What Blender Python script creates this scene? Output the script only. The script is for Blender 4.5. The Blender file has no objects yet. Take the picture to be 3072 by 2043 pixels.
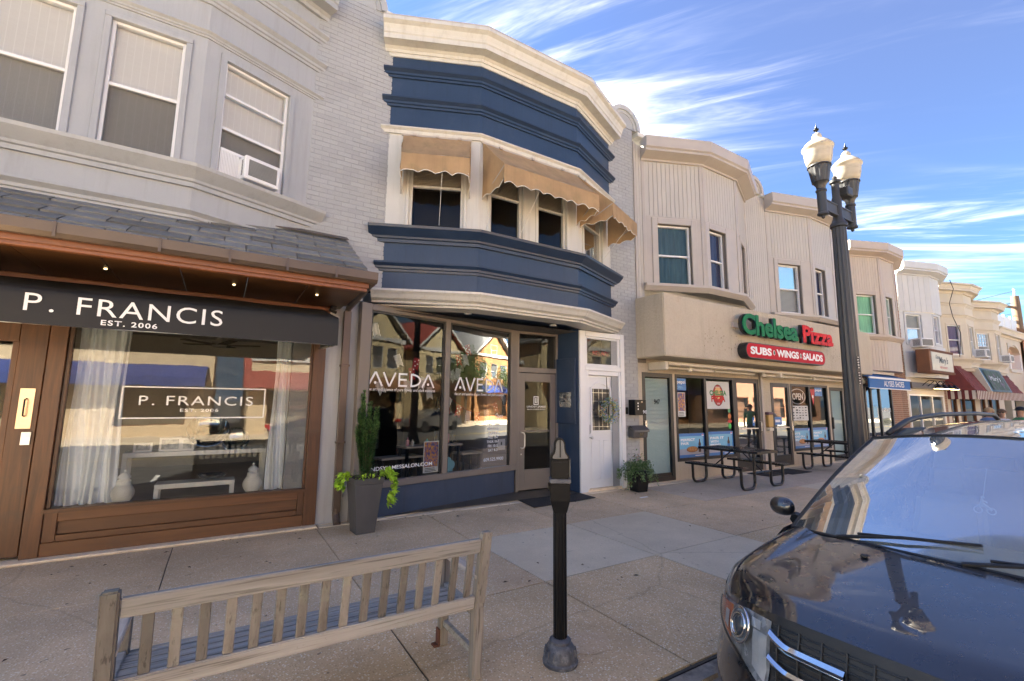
import bpy, bmesh, math, random
from mathutils import Vector, Matrix, noise as mnoise
random.seed(11)
R = math.radians
sc = bpy.context.scene
COL = sc.collection
# ------------------------------------------------------------------ camera
CAMZ = 1.70
_yaw, _tilt, _roll = R(32.0), R(7.7), R(0.6)
_w = Vector((math.sin(_yaw)*math.cos(_tilt), math.cos(_yaw)*math.cos(_tilt), math.sin(_tilt)))
_r0 = Vector((math.cos(_yaw), -math.sin(_yaw), 0)); _u0 = _r0.cross(_w)
_r = _r0*math.cos(_roll) + _u0*math.sin(_roll); _u = _u0*math.cos(_roll) - _r0*math.sin(_roll)
cd = bpy.data.cameras.new('camera'); cam = bpy.data.objects.new('camera', cd); COL.objects.link(cam)
cd.sensor_fit = 'HORIZONTAL'; cd.sensor_width = 36.0; cd.lens = 16.18; cd.clip_start = 0.05; cd.clip_end = 3000
cam.matrix_world = Matrix(((_r.x, _u.x, -_w.x, 0), (_r.y, _u.y, -_w.y, 0), (_r.z, _u.z, -_w.z, CAMZ), (0, 0, 0, 1)))
sc.camera = cam
# ------------------------------------------------------------------ sky and sun
SUN_EL, SUN_AZ = R(41), R(-24)          # azimuth from +Y towards +X; the sun stands behind the row, to the left
world = bpy.data.worlds.new('World'); sc.world = world; world.use_nodes = True
wn = world.node_tree.nodes; wl = world.node_tree.links; wn.clear()
wo = wn.new('ShaderNodeOutputWorld'); bg = wn.new('ShaderNodeBackground'); bg.inputs['Strength'].default_value = 0.05
sky = wn.new('ShaderNodeTexSky'); sky.sky_type = 'NISHITA'; sky.sun_disc = False
sky.sun_elevation = SUN_EL; sky.sun_rotation = SUN_AZ
sky.air_density = 1.0; sky.dust_density = 0.15; sky.ozone_density = 3.0
tc = wn.new('ShaderNodeTexCoord'); sep = wn.new('ShaderNodeSeparateXYZ'); wl.new(tc.outputs['Generated'], sep.inputs[0])
def wmath(op, a, b=None):
    n = wn.new('ShaderNodeMath'); n.operation = op
    for i, v in enumerate((a, b)):
        if v is None: continue
        if isinstance(v, (int, float)): n.inputs[i].default_value = v
        else: wl.new(v, n.inputs[i])
    return n.outputs[0]
zc = wmath('ADD', wmath('MAXIMUM', sep.outputs[2], 0.0), 0.16)
cx = wmath('DIVIDE', sep.outputs[0], zc); cy = wmath('DIVIDE', sep.outputs[1], zc)
comb = wn.new('ShaderNodeCombineXYZ'); wl.new(cx, comb.inputs[0]); wl.new(cy, comb.inputs[1])
def cloud(rot, scl, detail, lo, hi, dist, off):
    mp = wn.new('ShaderNodeMapping'); mp.vector_type = 'TEXTURE'; mp.inputs['Rotation'].default_value = (0, 0, R(rot)); mp.inputs['Scale'].default_value = (1/scl[0], 1/scl[1], 1)
    mp.inputs['Location'].default_value = off
    wl.new(comb.outputs[0], mp.inputs[0])
    nz = wn.new('ShaderNodeTexNoise'); nz.inputs['Scale'].default_value = 1.0; nz.inputs['Detail'].default_value = detail
    nz.inputs['Roughness'].default_value = 0.62; nz.inputs['Distortion'].default_value = dist
    wl.new(mp.outputs[0], nz.inputs['Vector'])
    mr = wn.new('ShaderNodeMapRange'); mr.inputs[1].default_value = lo; mr.inputs[2].default_value = hi
    mr.interpolation_type = 'SMOOTHSTEP'
    wl.new(nz.outputs[0], mr.inputs[0]); return mr.outputs[0]
c1 = cloud(-50, (0.34, 2.5, 1), 7, 0.47, 1.05, 1.1, (3.1, 1.7, 0))
c2 = cloud(-40, (0.25, 0.8, 1), 3, 0.40, 0.68, 0.6, (2.4, 9.2, 0))
c3 = cloud(-56, (0.9, 7.0, 1), 6, 0.46, 0.95, 1.0, (7.0, 2.0, 0))
streak = wmath('MAXIMUM', c1, wmath('MULTIPLY', c3, 0.32))
dens = wmath('ADD', wmath('MULTIPLY', wmath('POWER', wmath('MULTIPLY', streak, c2), 1.2), 0.66), 0.0085)
sc3 = wn.new('ShaderNodeSeparateColor'); wl.new(sky.outputs[0], sc3.inputs[0]); cc3 = wn.new('ShaderNodeCombineColor')
for i_, (k_, g_, cl_) in enumerate(((2.7, 2.2, 3.2), (2.6, 1.5, 4.2), (2.95, 1.2, 5.2))):     # the vivid, polarised-looking blue of the picture, paling to the horizon
    wl.new(wmath('MULTIPLY', wmath('POWER', wmath('MULTIPLY', wmath('MINIMUM', sc3.outputs[i_], cl_), 1/6.0), g_), k_), cc3.inputs[i_])
mixc = wn.new('ShaderNodeMixRGB'); mixc.inputs[2].default_value = (50.0, 45.0, 37.0, 1)
wl.new(dens, mixc.inputs[0]); wl.new(cc3.outputs[0], mixc.inputs[1]); wl.new(mixc.outputs[0], bg.inputs['Color'])
wl.new(bg.outputs[0], wo.inputs['Surface'])
sd = bpy.data.lights.new('sun', 'SUN'); sd.energy = 5.0; sd.angle = R(0.53); sd.color = (1.0, 0.935, 0.80)
sun = bpy.data.objects.new('sun', sd); COL.objects.link(sun)
_sd = Vector((math.sin(SUN_AZ)*math.cos(SUN_EL), math.cos(SUN_AZ)*math.cos(SUN_EL), math.sin(SUN_EL)))
sun.rotation_euler = _sd.to_track_quat('Z', 'Y').to_euler(); sun.location = (0, 0, 30)
vs = sc.view_settings; vs.view_transform = 'Standard'; vs.look = 'None'; vs.gamma = 1.0; vs.exposure = 3.44
vs.use_curve_mapping = False
sc.cycles.max_bounces = 8; sc.cycles.transparent_max_bounces = 16; sc.cycles.diffuse_bounces = 4; sc.cycles.glossy_bounces = 4
sc.cycles.caustics_reflective = False; sc.cycles.caustics_refractive = False; sc.cycles.sample_clamp_indirect = 4.0

# ------------------------------------------------------------------ materials
def nmix(nt, fac, a, b, mode='MIX'):
    n = nt.nodes.new('ShaderNodeMixRGB'); n.blend_type = mode
    for i, v in enumerate((fac, a, b)):
        if isinstance(v, (int, float)): n.inputs[i].default_value = v if i == 0 else (v, v, v, 1)
        elif isinstance(v, tuple): n.inputs[i].default_value = (*v[:3], 1)
        else: nt.links.new(v, n.inputs[i])
    return n.outputs[0]
def nramp(nt, v, lo, hi, a=0.0, b=1.0):
    n = nt.nodes.new('ShaderNodeMapRange'); n.inputs[1].default_value = lo; n.inputs[2].default_value = hi
    n.inputs[3].default_value = a; n.inputs[4].default_value = b; nt.links.new(v, n.inputs[0]); return n.outputs[0]
def nnoise(nt, vec, scale, detail=4, rough=0.55, dist=0.0):
    n = nt.nodes.new('ShaderNodeTexNoise'); n.inputs['Scale'].default_value = scale; n.inputs['Detail'].default_value = detail
    n.inputs['Roughness'].default_value = rough; n.inputs['Distortion'].default_value = dist
    nt.links.new(vec, n.inputs['Vector']); return n.outputs[0]
def base(name):
    m = bpy.data.materials.new(name); m.use_nodes = True; nt = m.node_tree
    return m, nt, nt.nodes['Principled BSDF']
def pos(nt, stretch=(1, 1, 1)):
    g = nt.nodes.new('ShaderNodeNewGeometry'); mp = nt.nodes.new('ShaderNodeMapping'); mp.inputs['Scale'].default_value = stretch
    nt.links.new(g.outputs['Position'], mp.inputs[0]); return mp.outputs[0]
def mul(c, k): return tuple(max(0, min(1, x*k)) for x in c[:3])
def mat(name, c, rough=0.55, var=0.10, vs=2.5, fine=0.06, fs=55, bump=0.10, bs=None, stretch=(1, 1, 1), rnd=0.0, metal=0.0,
        coat=0.0, streak=0.0, c2=None, c2lo=0.52, c2hi=0.7, c2s=3.0, c2d=5, spec=0.5, dist=0.002, trans=0.0):
    m, nt, b = base(name); p = pos(nt, stretch)
    n1 = nnoise(nt, p, vs, 4); n2 = nnoise(nt, p, fs, 3)
    col = nmix(nt, nramp(nt, n1, 0.3, 0.7), mul(c, 1-var), mul(c, 1+var))
    if c2 is not None:
        k = nramp(nt, nnoise(nt, p, c2s, c2d, 0.65), c2lo, c2hi); col = nmix(nt, k, col, tuple(c2))
    if streak:
        sk_ = nramp(nt, nnoise(nt, pos(nt, (9, 9, .55)), 1.0, 6, .7), .50, .78); col = nmix(nt, sk_, col, nmix(nt, 1.0, col, (1-streak, 1-streak*1.08, 1-streak*1.2), 'MULTIPLY'))
    if fine: col = nmix(nt, 1.0, col, nmix(nt, n2, 1-fine*2, 1+fine*2), 'MULTIPLY')
    if rnd:
        oi = nt.nodes.new('ShaderNodeObjectInfo')
        col = nmix(nt, 1.0, col, nmix(nt, oi.outputs['Random'], 1-rnd, 1+rnd), 'MULTIPLY')
    nt.links.new(col, b.inputs['Base Color'])
    rr = nramp(nt, n1, 0.2, 0.8, max(0.02, rough-0.08), min(1, rough+0.08)); nt.links.new(rr, b.inputs['Roughness'])
    b.inputs['Metallic'].default_value = metal; b.inputs['Specular IOR Level'].default_value = spec
    b.inputs['Coat Weight'].default_value = coat
    if coat: b.inputs['Coat Roughness'].default_value = 0.03
    if bump:
        bn = nt.nodes.new('ShaderNodeBump'); bn.inputs['Strength'].default_value = bump; bn.inputs['Distance'].default_value = dist*5
        nt.links.new(nnoise(nt, p, bs or fs, 4), bn.inputs['Height']); nt.links.new(bn.outputs[0], b.inputs['Normal'])
    if trans:
        tr = nt.nodes.new('ShaderNodeBsdfTranslucent'); nt.links.new(col, tr.inputs[0]); ms = nt.nodes.new('ShaderNodeMixShader')
        ms.inputs[0].default_value = trans; nt.links.new(b.outputs[0], ms.inputs[1]); nt.links.new(tr.outputs[0], ms.inputs[2])
        nt.links.new(ms.outputs[0], nt.nodes['Material Output'].inputs['Surface'])
    return m
def glass(name, tint=(0.75, 0.8, 0.8), gain=1.6, add=0.03, wob=0.003, rough=0.0, dust_sheen=0.0):
    m, nt, b = base(name); nt.nodes.remove(b)
    fr = nt.nodes.new('ShaderNodeFresnel'); fr.inputs[0].default_value = 1.5
    k = nt.nodes.new('ShaderNodeMath'); k.operation = 'MULTIPLY_ADD'; k.inputs[1].default_value = gain; k.inputs[2].default_value = add
    k.use_clamp = True; nt.links.new(fr.outputs[0], k.inputs[0])
    t = nt.nodes.new('ShaderNodeBsdfTransparent'); t.inputs[0].default_value = (*tint, 1)
    g = nt.nodes.new('ShaderNodeBsdfGlossy'); g.inputs['Roughness'].default_value = rough; g.inputs[0].default_value = (1, 1, 1, 1)
    if wob:
        bn = nt.nodes.new('ShaderNodeBump'); bn.inputs['Strength'].default_value = 0.25; bn.inputs['Distance'].default_value = wob
        nt.links.new(nnoise(nt, pos(nt), 2.2, 2), bn.inputs['Height']); nt.links.new(bn.outputs[0], g.inputs['Normal'])
    if dust_sheen:  # dusty film, its pale grey colour standing in for a hazy sky's reflection
        df = nt.nodes.new('ShaderNodeBsdfDiffuse'); df.inputs[0].default_value = (.62, .67, .65, 1); md = nt.nodes.new('ShaderNodeMixShader')
        nt.links.new(nramp(nt, nnoise(nt, pos(nt), 3.0, 5), .3, .7, dust_sheen*.6, dust_sheen*1.4), md.inputs[0]); nt.links.new(t.outputs[0], md.inputs[1]); nt.links.new(df.outputs[0], md.inputs[2]); t = md
    ms = nt.nodes.new('ShaderNodeMixShader'); nt.links.new(k.outputs[0], ms.inputs[0]); nt.links.new(t.outputs[0], ms.inputs[1])
    nt.links.new(g.outputs[0], ms.inputs[2]); nt.links.new(ms.outputs[0], nt.nodes['Material Output'].inputs['Surface'])
    return m
def wood(name, c, cdark, axis, rough=0.45, wear=None, rv=0.2, cracks=0.0):
    """grain running along one world axis"""
    st = [14, 14, 14]; st[axis] = 0.9
    m, nt, b = base(name); p = pos(nt, tuple(st))
    n1 = nnoise(nt, p, 1.6, 6, 0.6, 0.6); n2 = nnoise(nt, pos(nt), 1.4, 3)
    oi = nt.nodes.new('ShaderNodeObjectInfo')
    col = nmix(nt, nramp(nt, n1, 0.32, 0.68), cdark, c); col = nmix(nt, nramp(nt, n2, 0.35, 0.7), col, mul(c, 0.72))
    if wear: col = nmix(nt, nramp(nt, nnoise(nt, pos(nt, (1, 1, 2.5)), 1.9, 6, 0.7), 0.55, 0.75), col, wear)
    if cracks:
        st2 = [60, 60, 60]; st2[axis] = 1.6; ck_ = nramp(nt, nnoise(nt, pos(nt, tuple(st2)), 1.0, 4, .6, .3), .56, .66); col = nmix(nt, ck_, col, nmix(nt, 1.0, col, (1-cracks, 1-cracks, 1-cracks*1.05), 'MULTIPLY'))
        sp_ = nramp(nt, nnoise(nt, pos(nt), 38, 5, .75), .62, .72); col = nmix(nt, sp_, col, nmix(nt, 1.0, col, (.62, .66, .52), 'MULTIPLY'))
    col = nmix(nt, 1.0, col, nmix(nt, oi.outputs['Random'], 1-rv, 1+rv*.85), 'MULTIPLY')
    nt.links.new(col, b.inputs['Base Color']); b.inputs['Roughness'].default_value = rough
    bn = nt.nodes.new('ShaderNodeBump'); bn.inputs['Strength'].default_value = 0.3; bn.inputs['Distance'].default_value = 0.004
    nt.links.new(n1, bn.inputs['Height']); nt.links.new(bn.outputs[0], b.inputs['Normal'])
    return m
def aggregate(name, mortar, stones, amount, scale=68.0, stain=0.25, rnd=0.08):
    """exposed-aggregate concrete"""
    m, nt, b = base(name); p = pos(nt, (1, 1, 1))
    vo = nt.nodes.new('ShaderNodeTexVoronoi'); vo.inputs['Scale'].default_value = scale; nt.links.new(p, vo.inputs['Vector'])
    sepc = nt.nodes.new('ShaderNodeSeparateColor'); nt.links.new(vo.outputs['Color'], sepc.inputs[0])
    st = nmix(nt, nramp(nt, sepc.outputs[0], 0.0, 1.0), stones[0], stones[1])
    st = nmix(nt, nramp(nt, sepc.outputs[1], 0.72, 0.78), st, stones[2])
    k = nramp(nt, vo.outputs['Distance'], 0.28, 0.46, 1.0, 0.0)
    kk = nt.nodes.new('ShaderNodeMath'); kk.operation = 'MULTIPLY'; kk.inputs[1].default_value = amount; nt.links.new(k, kk.inputs[0])
    col = nmix(nt, kk.outputs[0], mortar, st)
    big = nnoise(nt, p, 0.9, 6, 0.65); col = nmix(nt, 1.0, col, nmix(nt, nramp(nt, big, 0.3, 0.72), 1-stain, 1+stain*0.7), 'MULTIPLY')
    blot = nramp(nt, nnoise(nt, p, 5.5, 5, 0.7), 0.62, 0.74); col = nmix(nt, blot, col, nmix(nt, 1.0, col, (0.60, 0.585, 0.57), 'MULTIPLY'))
    wp = nt.nodes.new('ShaderNodeMixRGB'); wp.blend_type = 'ADD'; wp.inputs[0].default_value = .22; nt.links.new(p, wp.inputs[1]); nzc = nt.nodes.new('ShaderNodeTexNoise'); nzc.inputs['Scale'].default_value = 2.6; nzc.inputs['Detail'].default_value = 6; nt.links.new(p, nzc.inputs['Vector']); nt.links.new(nzc.outputs['Color'], wp.inputs[2])
    ve = nt.nodes.new('ShaderNodeTexVoronoi'); ve.feature = 'DISTANCE_TO_EDGE'; ve.inputs['Scale'].default_value = .22; nt.links.new(wp.outputs[0], ve.inputs['Vector']); crk = nramp(nt, ve.outputs['Distance'], .0012, .0035, .22, .0); col = nmix(nt, crk, col, nmix(nt, 1.0, col, (.3, .28, .25), 'MULTIPLY'))
    spot = nramp(nt, nnoise(nt, p, 15, 2, 0.5), 0.71, 0.74); col = nmix(nt, spot, col, nmix(nt, 1.0, col, (0.4, 0.4, 0.41), 'MULTIPLY'))
    oi = nt.nodes.new('ShaderNodeObjectInfo'); col = nmix(nt, 1.0, col, nmix(nt, oi.outputs['Random'], 1-rnd, 1+rnd), 'MULTIPLY')
    nt.links.new(col, b.inputs['Base Color']); b.inputs['Roughness'].default_value = 0.85
    bn = nt.nodes.new('ShaderNodeBump'); bn.inputs['Strength'].default_value = 0.5; bn.inputs['Distance'].default_value = 0.004
    nt.links.new(k, bn.inputs['Height']); nt.links.new(bn.outputs[0], b.inputs['Normal'])
    return m
def emis(name, c, s):
    m, nt, b = base(name); b.inputs['Base Color'].default_value = (*c, 1); b.inputs['Emission Color'].default_value = (*c, 1)
    b.inputs['Emission Strength'].default_value = s; return m

# ------------------------------------------------------------------ mesh builder and scene tree
V = Vector
class Fr:
    """frame of a vertical facade plane: s along it, d out of it towards the street, z up"""
    def __init__(self, A, B):
        self.A = V((A[0], A[1], 0)); e = V((B[0]-A[0], B[1]-A[1], 0)); self.L = e.length; self.e = e.normalized()
        self.n = V((self.e.y, -self.e.x, 0))
    def p(self, s, d, z): q = self.A + self.e*s + self.n*d; return V((q.x, q.y, z))
class MB:
    def __init__(self): self.v = []; self.f = []; self.mi = []; self.cur = 0
    def add(self, vs, fs):
        o = len(self.v); self.v += [tuple(x) for x in vs]
        for f in fs: self.f.append(tuple(i+o for i in f)); self.mi.append(self.cur)
        return self
    def hexa(self, p):   # 8 points: bottom ring, top ring
        return self.add(p, [(3, 2, 1, 0), (4, 5, 6, 7), (0, 1, 5, 4), (1, 2, 6, 5), (2, 3, 7, 6), (3, 0, 4, 7)])
    def box(self, x0, y0, z0, x1, y1, z1):
        return self.hexa([(x0, y0, z0), (x1, y0, z0), (x1, y1, z0), (x0, y1, z0), (x0, y0, z1), (x1, y0, z1), (x1, y1, z1), (x0, y1, z1)])
    def fbox(self, fr, s0, s1, d0, d1, z0, z1):   # d1 = outer
        p = fr.p
        return self.hexa([p(s0, d1, z0), p(s1, d1, z0), p(s1, d0, z0), p(s0, d0, z0), p(s0, d1, z1), p(s1, d1, z1), p(s1, d0, z1), p(s0, d0, z1)])
    def quad(self, a, b, c, d): return self.add([a, b, c, d], [(0, 1, 2, 3)])
    def fquad(self, fr, s0, s1, d, z0, z1): p = fr.p; return self.quad(p(s0, d, z0), p(s1, d, z0), p(s1, d, z1), p(s0, d, z1))
    def bar(self, a, b, w, h, up=(0, 0, 1)):
        a, b = V(a), V(b); e = (b-a).normalized(); s = e.cross(V(up))
        if s.length < 1e-4: s = e.cross(V((0, 1, 0)))
        s = s.normalized()*w/2; u = s.cross(e).normalized()*h/2
        return self.hexa([a-s-u, a+s-u, a+s+u, a-s+u, b-s-u, b+s-u, b+s+u, b-s+u])
    def prism(self, poly, vec):
        n = len(poly); vec = V(vec); a = [V(p) for p in poly]
        return self.add(a+[p+vec for p in a], [tuple(range(n))[::-1], tuple(range(n, 2*n))] + [(i, (i+1) % n, n+(i+1) % n, n+i) for i in range(n)])
    def tube(self, pts, r, n=8, closed=False, caps=True):
        pts = [V(p) for p in pts]; m = len(pts); rs = r if isinstance(r, (list, tuple)) else [r]*m; o = []
        ref = None
        for i, p in enumerate(pts):
            if closed: t = (pts[(i+1) % m]-pts[i-1]).normalized()
            else: t = (pts[min(i+1, m-1)]-pts[max(i-1, 0)]).normalized()
            if ref is None: ref = t.orthogonal().normalized()
            ref = (ref - t*ref.dot(t)); ref = ref.normalized() if ref.length > 1e-6 else t.orthogonal().normalized()
            bt = t.cross(ref)
            for k in range(n):
                a = 2*math.pi*k/n; o.append(p + ref*math.cos(a)*rs[i] + bt*math.sin(a)*rs[i])
        fs = []
        for i in range(m if closed else m-1):
            for k in range(n):
                a = i*n+k; b = i*n+(k+1) % n; j = ((i+1) % m)*n; fs.append((a, b, j+(k+1) % n, j+k))
        if not closed and caps: fs += [tuple(range(n))[::-1], tuple(range((m-1)*n, m*n))]
        return self.add(o, fs)
    def lathe(self, c, prof, n=20, flute=0.0, axis=None):
        c = V(c); o = []; m = len(prof)
        for r, z in prof:
            for k in range(n):
                a = 2*math.pi*k/n; rr = r*(1 - flute*(k % 2)); o.append(c + V((rr*math.cos(a), rr*math.sin(a), z)))
        fs = [(i*n+k, i*n+(k+1) % n, (i+1)*n+(k+1) % n, (i+1)*n+k) for i in range(m-1) for k in range(n)]
        fs += [tuple(range(n))[::-1], tuple(range((m-1)*n, m*n))]
        return self.add(o, fs)
    def grid(self, fn, nu, nv, flip=False):
        o = [fn(i/nu, j/nv) for j in range(nv+1) for i in range(nu+1)]; fs = []
        for j in range(nv):
            for i in range(nu):
                a = j*(nu+1)+i; q = (a, a+1, a+nu+2, a+nu+1); fs.append(q[::-1] if flip else q)
        return self.add(o, fs)
    def sweep(self, path, prof):
        """closed moulding profile [(out, z)] swept along an XY polyline, mitred, outward = right of travel"""
        P = [V((a, b, 0)) for a, b in path]; m = len(P); n = len(prof); o = []
        for i in range(m):
            e1 = (P[i]-P[i-1]).normalized() if i else None; e2 = (P[i+1]-P[i]).normalized() if i < m-1 else None
            e1 = e1 or e2; e2 = e2 or e1
            n1 = V((e1.y, -e1.x, 0)); n2 = V((e2.y, -e2.x, 0)); b = (n1+n2).normalized(); k = 1/max(0.3, b.dot(n1))
            for d, z in prof: o.append(P[i] + b*d*k + V((0, 0, z)))
        fs = [(i*n+k, i*n+(k+1) % n, (i+1)*n+(k+1) % n, (i+1)*n+k) for i in range(m-1) for k in range(n)]
        fs += [tuple(range(n))[::-1], tuple(range((m-1)*n, m*n))]
        return self.add(o, fs)
    def fwall(self, fr, z0, z1, opens=(), depth=0.12, s0=0.0, s1=None, d=0.0):
        """sheet wall with rectangular openings (s0,s1,z0,z1) and their reveals"""
        s1 = fr.L if s1 is None else s1
        S = sorted(set([s0, s1]+[x for o in opens for x in o[:2]])); Z = sorted(set([z0, z1]+[x for o in opens for x in o[2:]]))
        for a, b in zip(S, S[1:]):
            for c, e in zip(Z, Z[1:]):
                ms, mz = (a+b)/2, (c+e)/2
                if any(o[0] < ms < o[1] and o[2] < mz < o[3] for o in opens): continue
                self.fquad(fr, a, b, d, c, e)
        p = fr.p
        for a, b, c, e in opens:
            q = [(a, c), (b, c), (b, e), (a, e)]
            for (x, y), (x2, y2) in zip(q, q[1:]+q[:1]): self.quad(p(x, d, y), p(x2, d, y2), p(x2, d-depth, y2), p(x, d-depth, y))
        return self
    def mesh(self, name, mats, smooth=False, bevel=0.0, segs=1, merge=False):
        me = bpy.data.meshes.new(name); me.from_pydata(self.v, [], self.f)
        for m in (mats if isinstance(mats, (list, tuple)) else [mats]): me.materials.append(m)
        if any(self.mi): me.polygons.foreach_set('material_index', self.mi)
        bm = bmesh.new(); bm.from_mesh(me)
        if merge: bmesh.ops.remove_doubles(bm, verts=bm.verts, dist=0.0004)
        if bevel:
            bmesh.ops.remove_doubles(bm, verts=bm.verts, dist=0.0002)
            es = [e for e in bm.edges if len(e.link_faces) == 2 and e.calc_face_angle(0) > R(25)]
            bmesh.ops.bevel(bm, geom=es, offset=bevel, segments=segs, affect='EDGES', clamp_overlap=True)
        bmesh.ops.recalc_face_normals(bm, faces=bm.faces); bm.to_mesh(me); bm.free()
        if smooth:
            for pl in me.polygons: pl.use_smooth = True
            if smooth != 'all': me.set_sharp_from_angle(angle=R(38))
        me.update(); return me
    def make(self, name, mats, parent=None, smooth=False, bevel=0.0, segs=1, merge=False):
        return link(bpy.data.objects.new(name, self.mesh(name, mats, smooth, bevel, segs, merge)), parent)
WM = {}
def link(o, parent=None, local=Matrix.Identity(4)):
    COL.objects.link(o); o.matrix_basis = local
    if parent is not None:
        o.parent = parent; o.matrix_parent_inverse = WM[parent.name].inverted()
    WM[o.name] = local.copy()
    return o
def tag(o, label, cat=None, group=None, kind=None):
    if label: o['label'] = label
    if cat: o['category'] = cat
    if group: o['group'] = group
    if kind: o['kind'] = kind
    return o
def thing(name, label, cat, loc=(0, 0, 0), group=None):
    o = bpy.data.objects.new(name, None); o.empty_display_size = 0.2
    link(o, None, Matrix.Translation(V(loc))); return tag(o, label, cat, group)
def struct(o): o['kind'] = 'structure'; return o
def inst(name, me, M4, parent): return link(bpy.data.objects.new(name, me), parent, M4)
def dup(root, M4, label=None, group=None):
    """copy a thing with its parts and sub-parts, moved by the world matrix M4"""
    def rec(o, par):
        c = o.copy(); COL.objects.link(c); WM[c.name] = M4 @ WM[o.name]
        if par is None: c.parent = None; c.matrix_basis = WM[c.name]
        else: c.parent = par; c.matrix_parent_inverse = WM[par.name].inverted(); c.matrix_basis = WM[c.name]
        for ch in list(o.children): rec(ch, c)
        return c
    r = rec(root, None)
    if label: r['label'] = label
    if group: r['group'] = group
    return r
_ub = {}
def unit_box(m, bev=0.0):
    k = (m.name, bev)
    if k not in _ub: _ub[k] = MB().box(-.5, -.5, -.5, .5, .5, .5).mesh('piece_'+m.name, m)
    return _ub[k]
def fpiece(name, m, fr, s0, s1, d0, d1, z0, z1, parent):
    """one board / brick / panel: a shared unit box stretched into place"""
    c = fr.p((s0+s1)/2, (d0+d1)/2, (z0+z1)/2)
    M4 = Matrix(((fr.e.x*(s1-s0), fr.n.x*(d1-d0), 0, c.x), (fr.e.y*(s1-s0), fr.n.y*(d1-d0), 0, c.y), (0, 0, z1-z0, c.z), (0, 0, 0, 1)))
    # keep it right-handed
    M4 = M4 @ Matrix.Diagonal((1, -1, 1, 1))
    return inst(name, unit_box(m), M4, parent)
def text(s, name, m, parent, org, ex, ez, w, h, ext=0.0, off=0.0, shear=0.0, space=1.0, bevel=0.0):
    """lettering fitted into w x h with its lower-left corner at org"""
    cu = bpy.data.curves.new(name, 'FONT'); cu.body = s; cu.size = 1; cu.offset = off; cu.shear = shear; cu.space_character = space
    cu.resolution_u = 4; cu.extrude = 0.1 if ext else 0.0; cu.fill_mode = 'BOTH' if ext else 'FRONT'
    to = bpy.data.objects.new(name, cu); COL.objects.link(to); bpy.context.view_layer.update()
    me = bpy.data.meshes.new_from_object(to.evaluated_get(bpy.context.evaluated_depsgraph_get()))
    bpy.data.objects.remove(to); bpy.data.curves.remove(cu)
    xs = [v.co.x for v in me.vertices]; ys = [v.co.y for v in me.vertices]
    x0, x1, y0, y1 = min(xs), max(xs), min(ys), max(ys)
    ex, ez = V(ex).normalized(), V(ez).normalized(); n = ex.cross(ez); org = V(org)
    kx = w/(x1-x0); ky = h/(y1-y0)
    for v in me.vertices:
        c = v.co.copy(); v.co = org + ex*(c.x-x0)*kx + ez*(c.y-y0)*ky + n*(c.z*ext*5)
    me.materials.clear(); me.materials.append(m); me.name = name
    return link(bpy.data.objects.new(name, me), parent)
def ftext(s, name, m, parent, fr, s0, d, z0, w, h, **k): return text(s, name, m, parent, fr.p(s0, d, z0), fr.e, (0, 0, 1), w, h, **k)
def disc(mb, c, ex, ez, rx, rz, n=20):
    c, ex, ez = V(c), V(ex), V(ez); mb.add([c+ex*rx*math.cos(2*math.pi*i/n)+ez*rz*math.sin(2*math.pi*i/n) for i in range(n)], [tuple(range(n))]); return mb
# ------------------------------------------------------------------ palette
m_grey = mat('grey_paint', (0.375, 0.385, 0.40), streak=.16, rough=0.5, var=0.05, vs=1.2, fine=0.015, bump=0.06, bs=25, c2=(0.40, 0.385, 0.39), c2lo=0.60, c2hi=0.85, c2s=2.4)
m_greybrick = mat('grey_brick_paint', (0.352, 0.36, 0.368), rough=0.55, var=0.06, vs=1.5, fine=0.04, bump=0.25, bs=70, rnd=0.06)
m_mortar = mat('grey_mortar_paint', (0.315, 0.32, 0.328), rough=0.7, var=0.06)
m_navy = mat('navy_paint', (0.023, 0.045, 0.092), streak=.22, rough=0.42, var=0.10, vs=1.0, fine=0.03, bump=0.10, bs=30, c2=(0.045, 0.066, 0.115), c2lo=0.55, c2hi=0.85, c2s=2.2)
m_navydark = mat('navy_trim', (0.018, 0.035, 0.074), rough=0.36, var=0.10, fine=0.02, bump=0.05)
m_white = mat('white_trim', (0.575, 0.565, 0.53), streak=.22, rough=0.45, var=0.05, vs=1.5, fine=0.02, bump=0.06, c2=(0.55, 0.49, 0.41), c2lo=0.60, c2hi=0.85, c2s=3)
m_purewhite = mat('white_vinyl', (0.76, 0.76, 0.76), rough=0.38, var=0.03, fine=0.01, bump=0.0)
m_doorwhite = mat('white_door_paint', (0.72, 0.73, 0.75), rough=0.35, var=0.03, fine=0.01, bump=0.03)
m_tan = mat('tan_canvas', (0.49, 0.325, 0.175), streak=.18, rough=0.85, var=0.12, vs=3, fine=0.05, fs=160, bump=0.15, c2=(0.40, 0.29, 0.15), c2lo=0.5, c2hi=0.75, c2s=4, trans=0.25)
m_pipe = mat('white_piping', (0.75, 0.72, 0.66), rough=0.7, bump=0)
m_siding = mat('beige_siding', (0.46, 0.43, 0.39), streak=.10, rough=0.5, var=0.035, vs=1.5, fine=0.015, bump=0.05, rnd=0.025)
m_siding_gap = mat('siding_groove', (0.17, 0.145, 0.125), rough=0.7, bump=0)
m_beigetrim = mat('beige_trim_metal', (0.43, 0.385, 0.345), rough=0.38, var=0.05, fine=0.01, bump=0.02)
m_stucco = mat('beige_stucco', (0.485, 0.425, 0.335), streak=.16, rough=0.85, var=0.07, vs=0.9, fine=0.06, fs=30, bump=0.55, bs=22, c2=(0.45, 0.355, 0.27), c2lo=0.58, c2hi=0.85, c2s=2, dist=0.004)
m_woodx = wood('mahogany_rails', (0.150, 0.064, 0.023), (0.062, 0.027, 0.011), 0, wear=(0.075, 0.04, 0.024))
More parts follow.
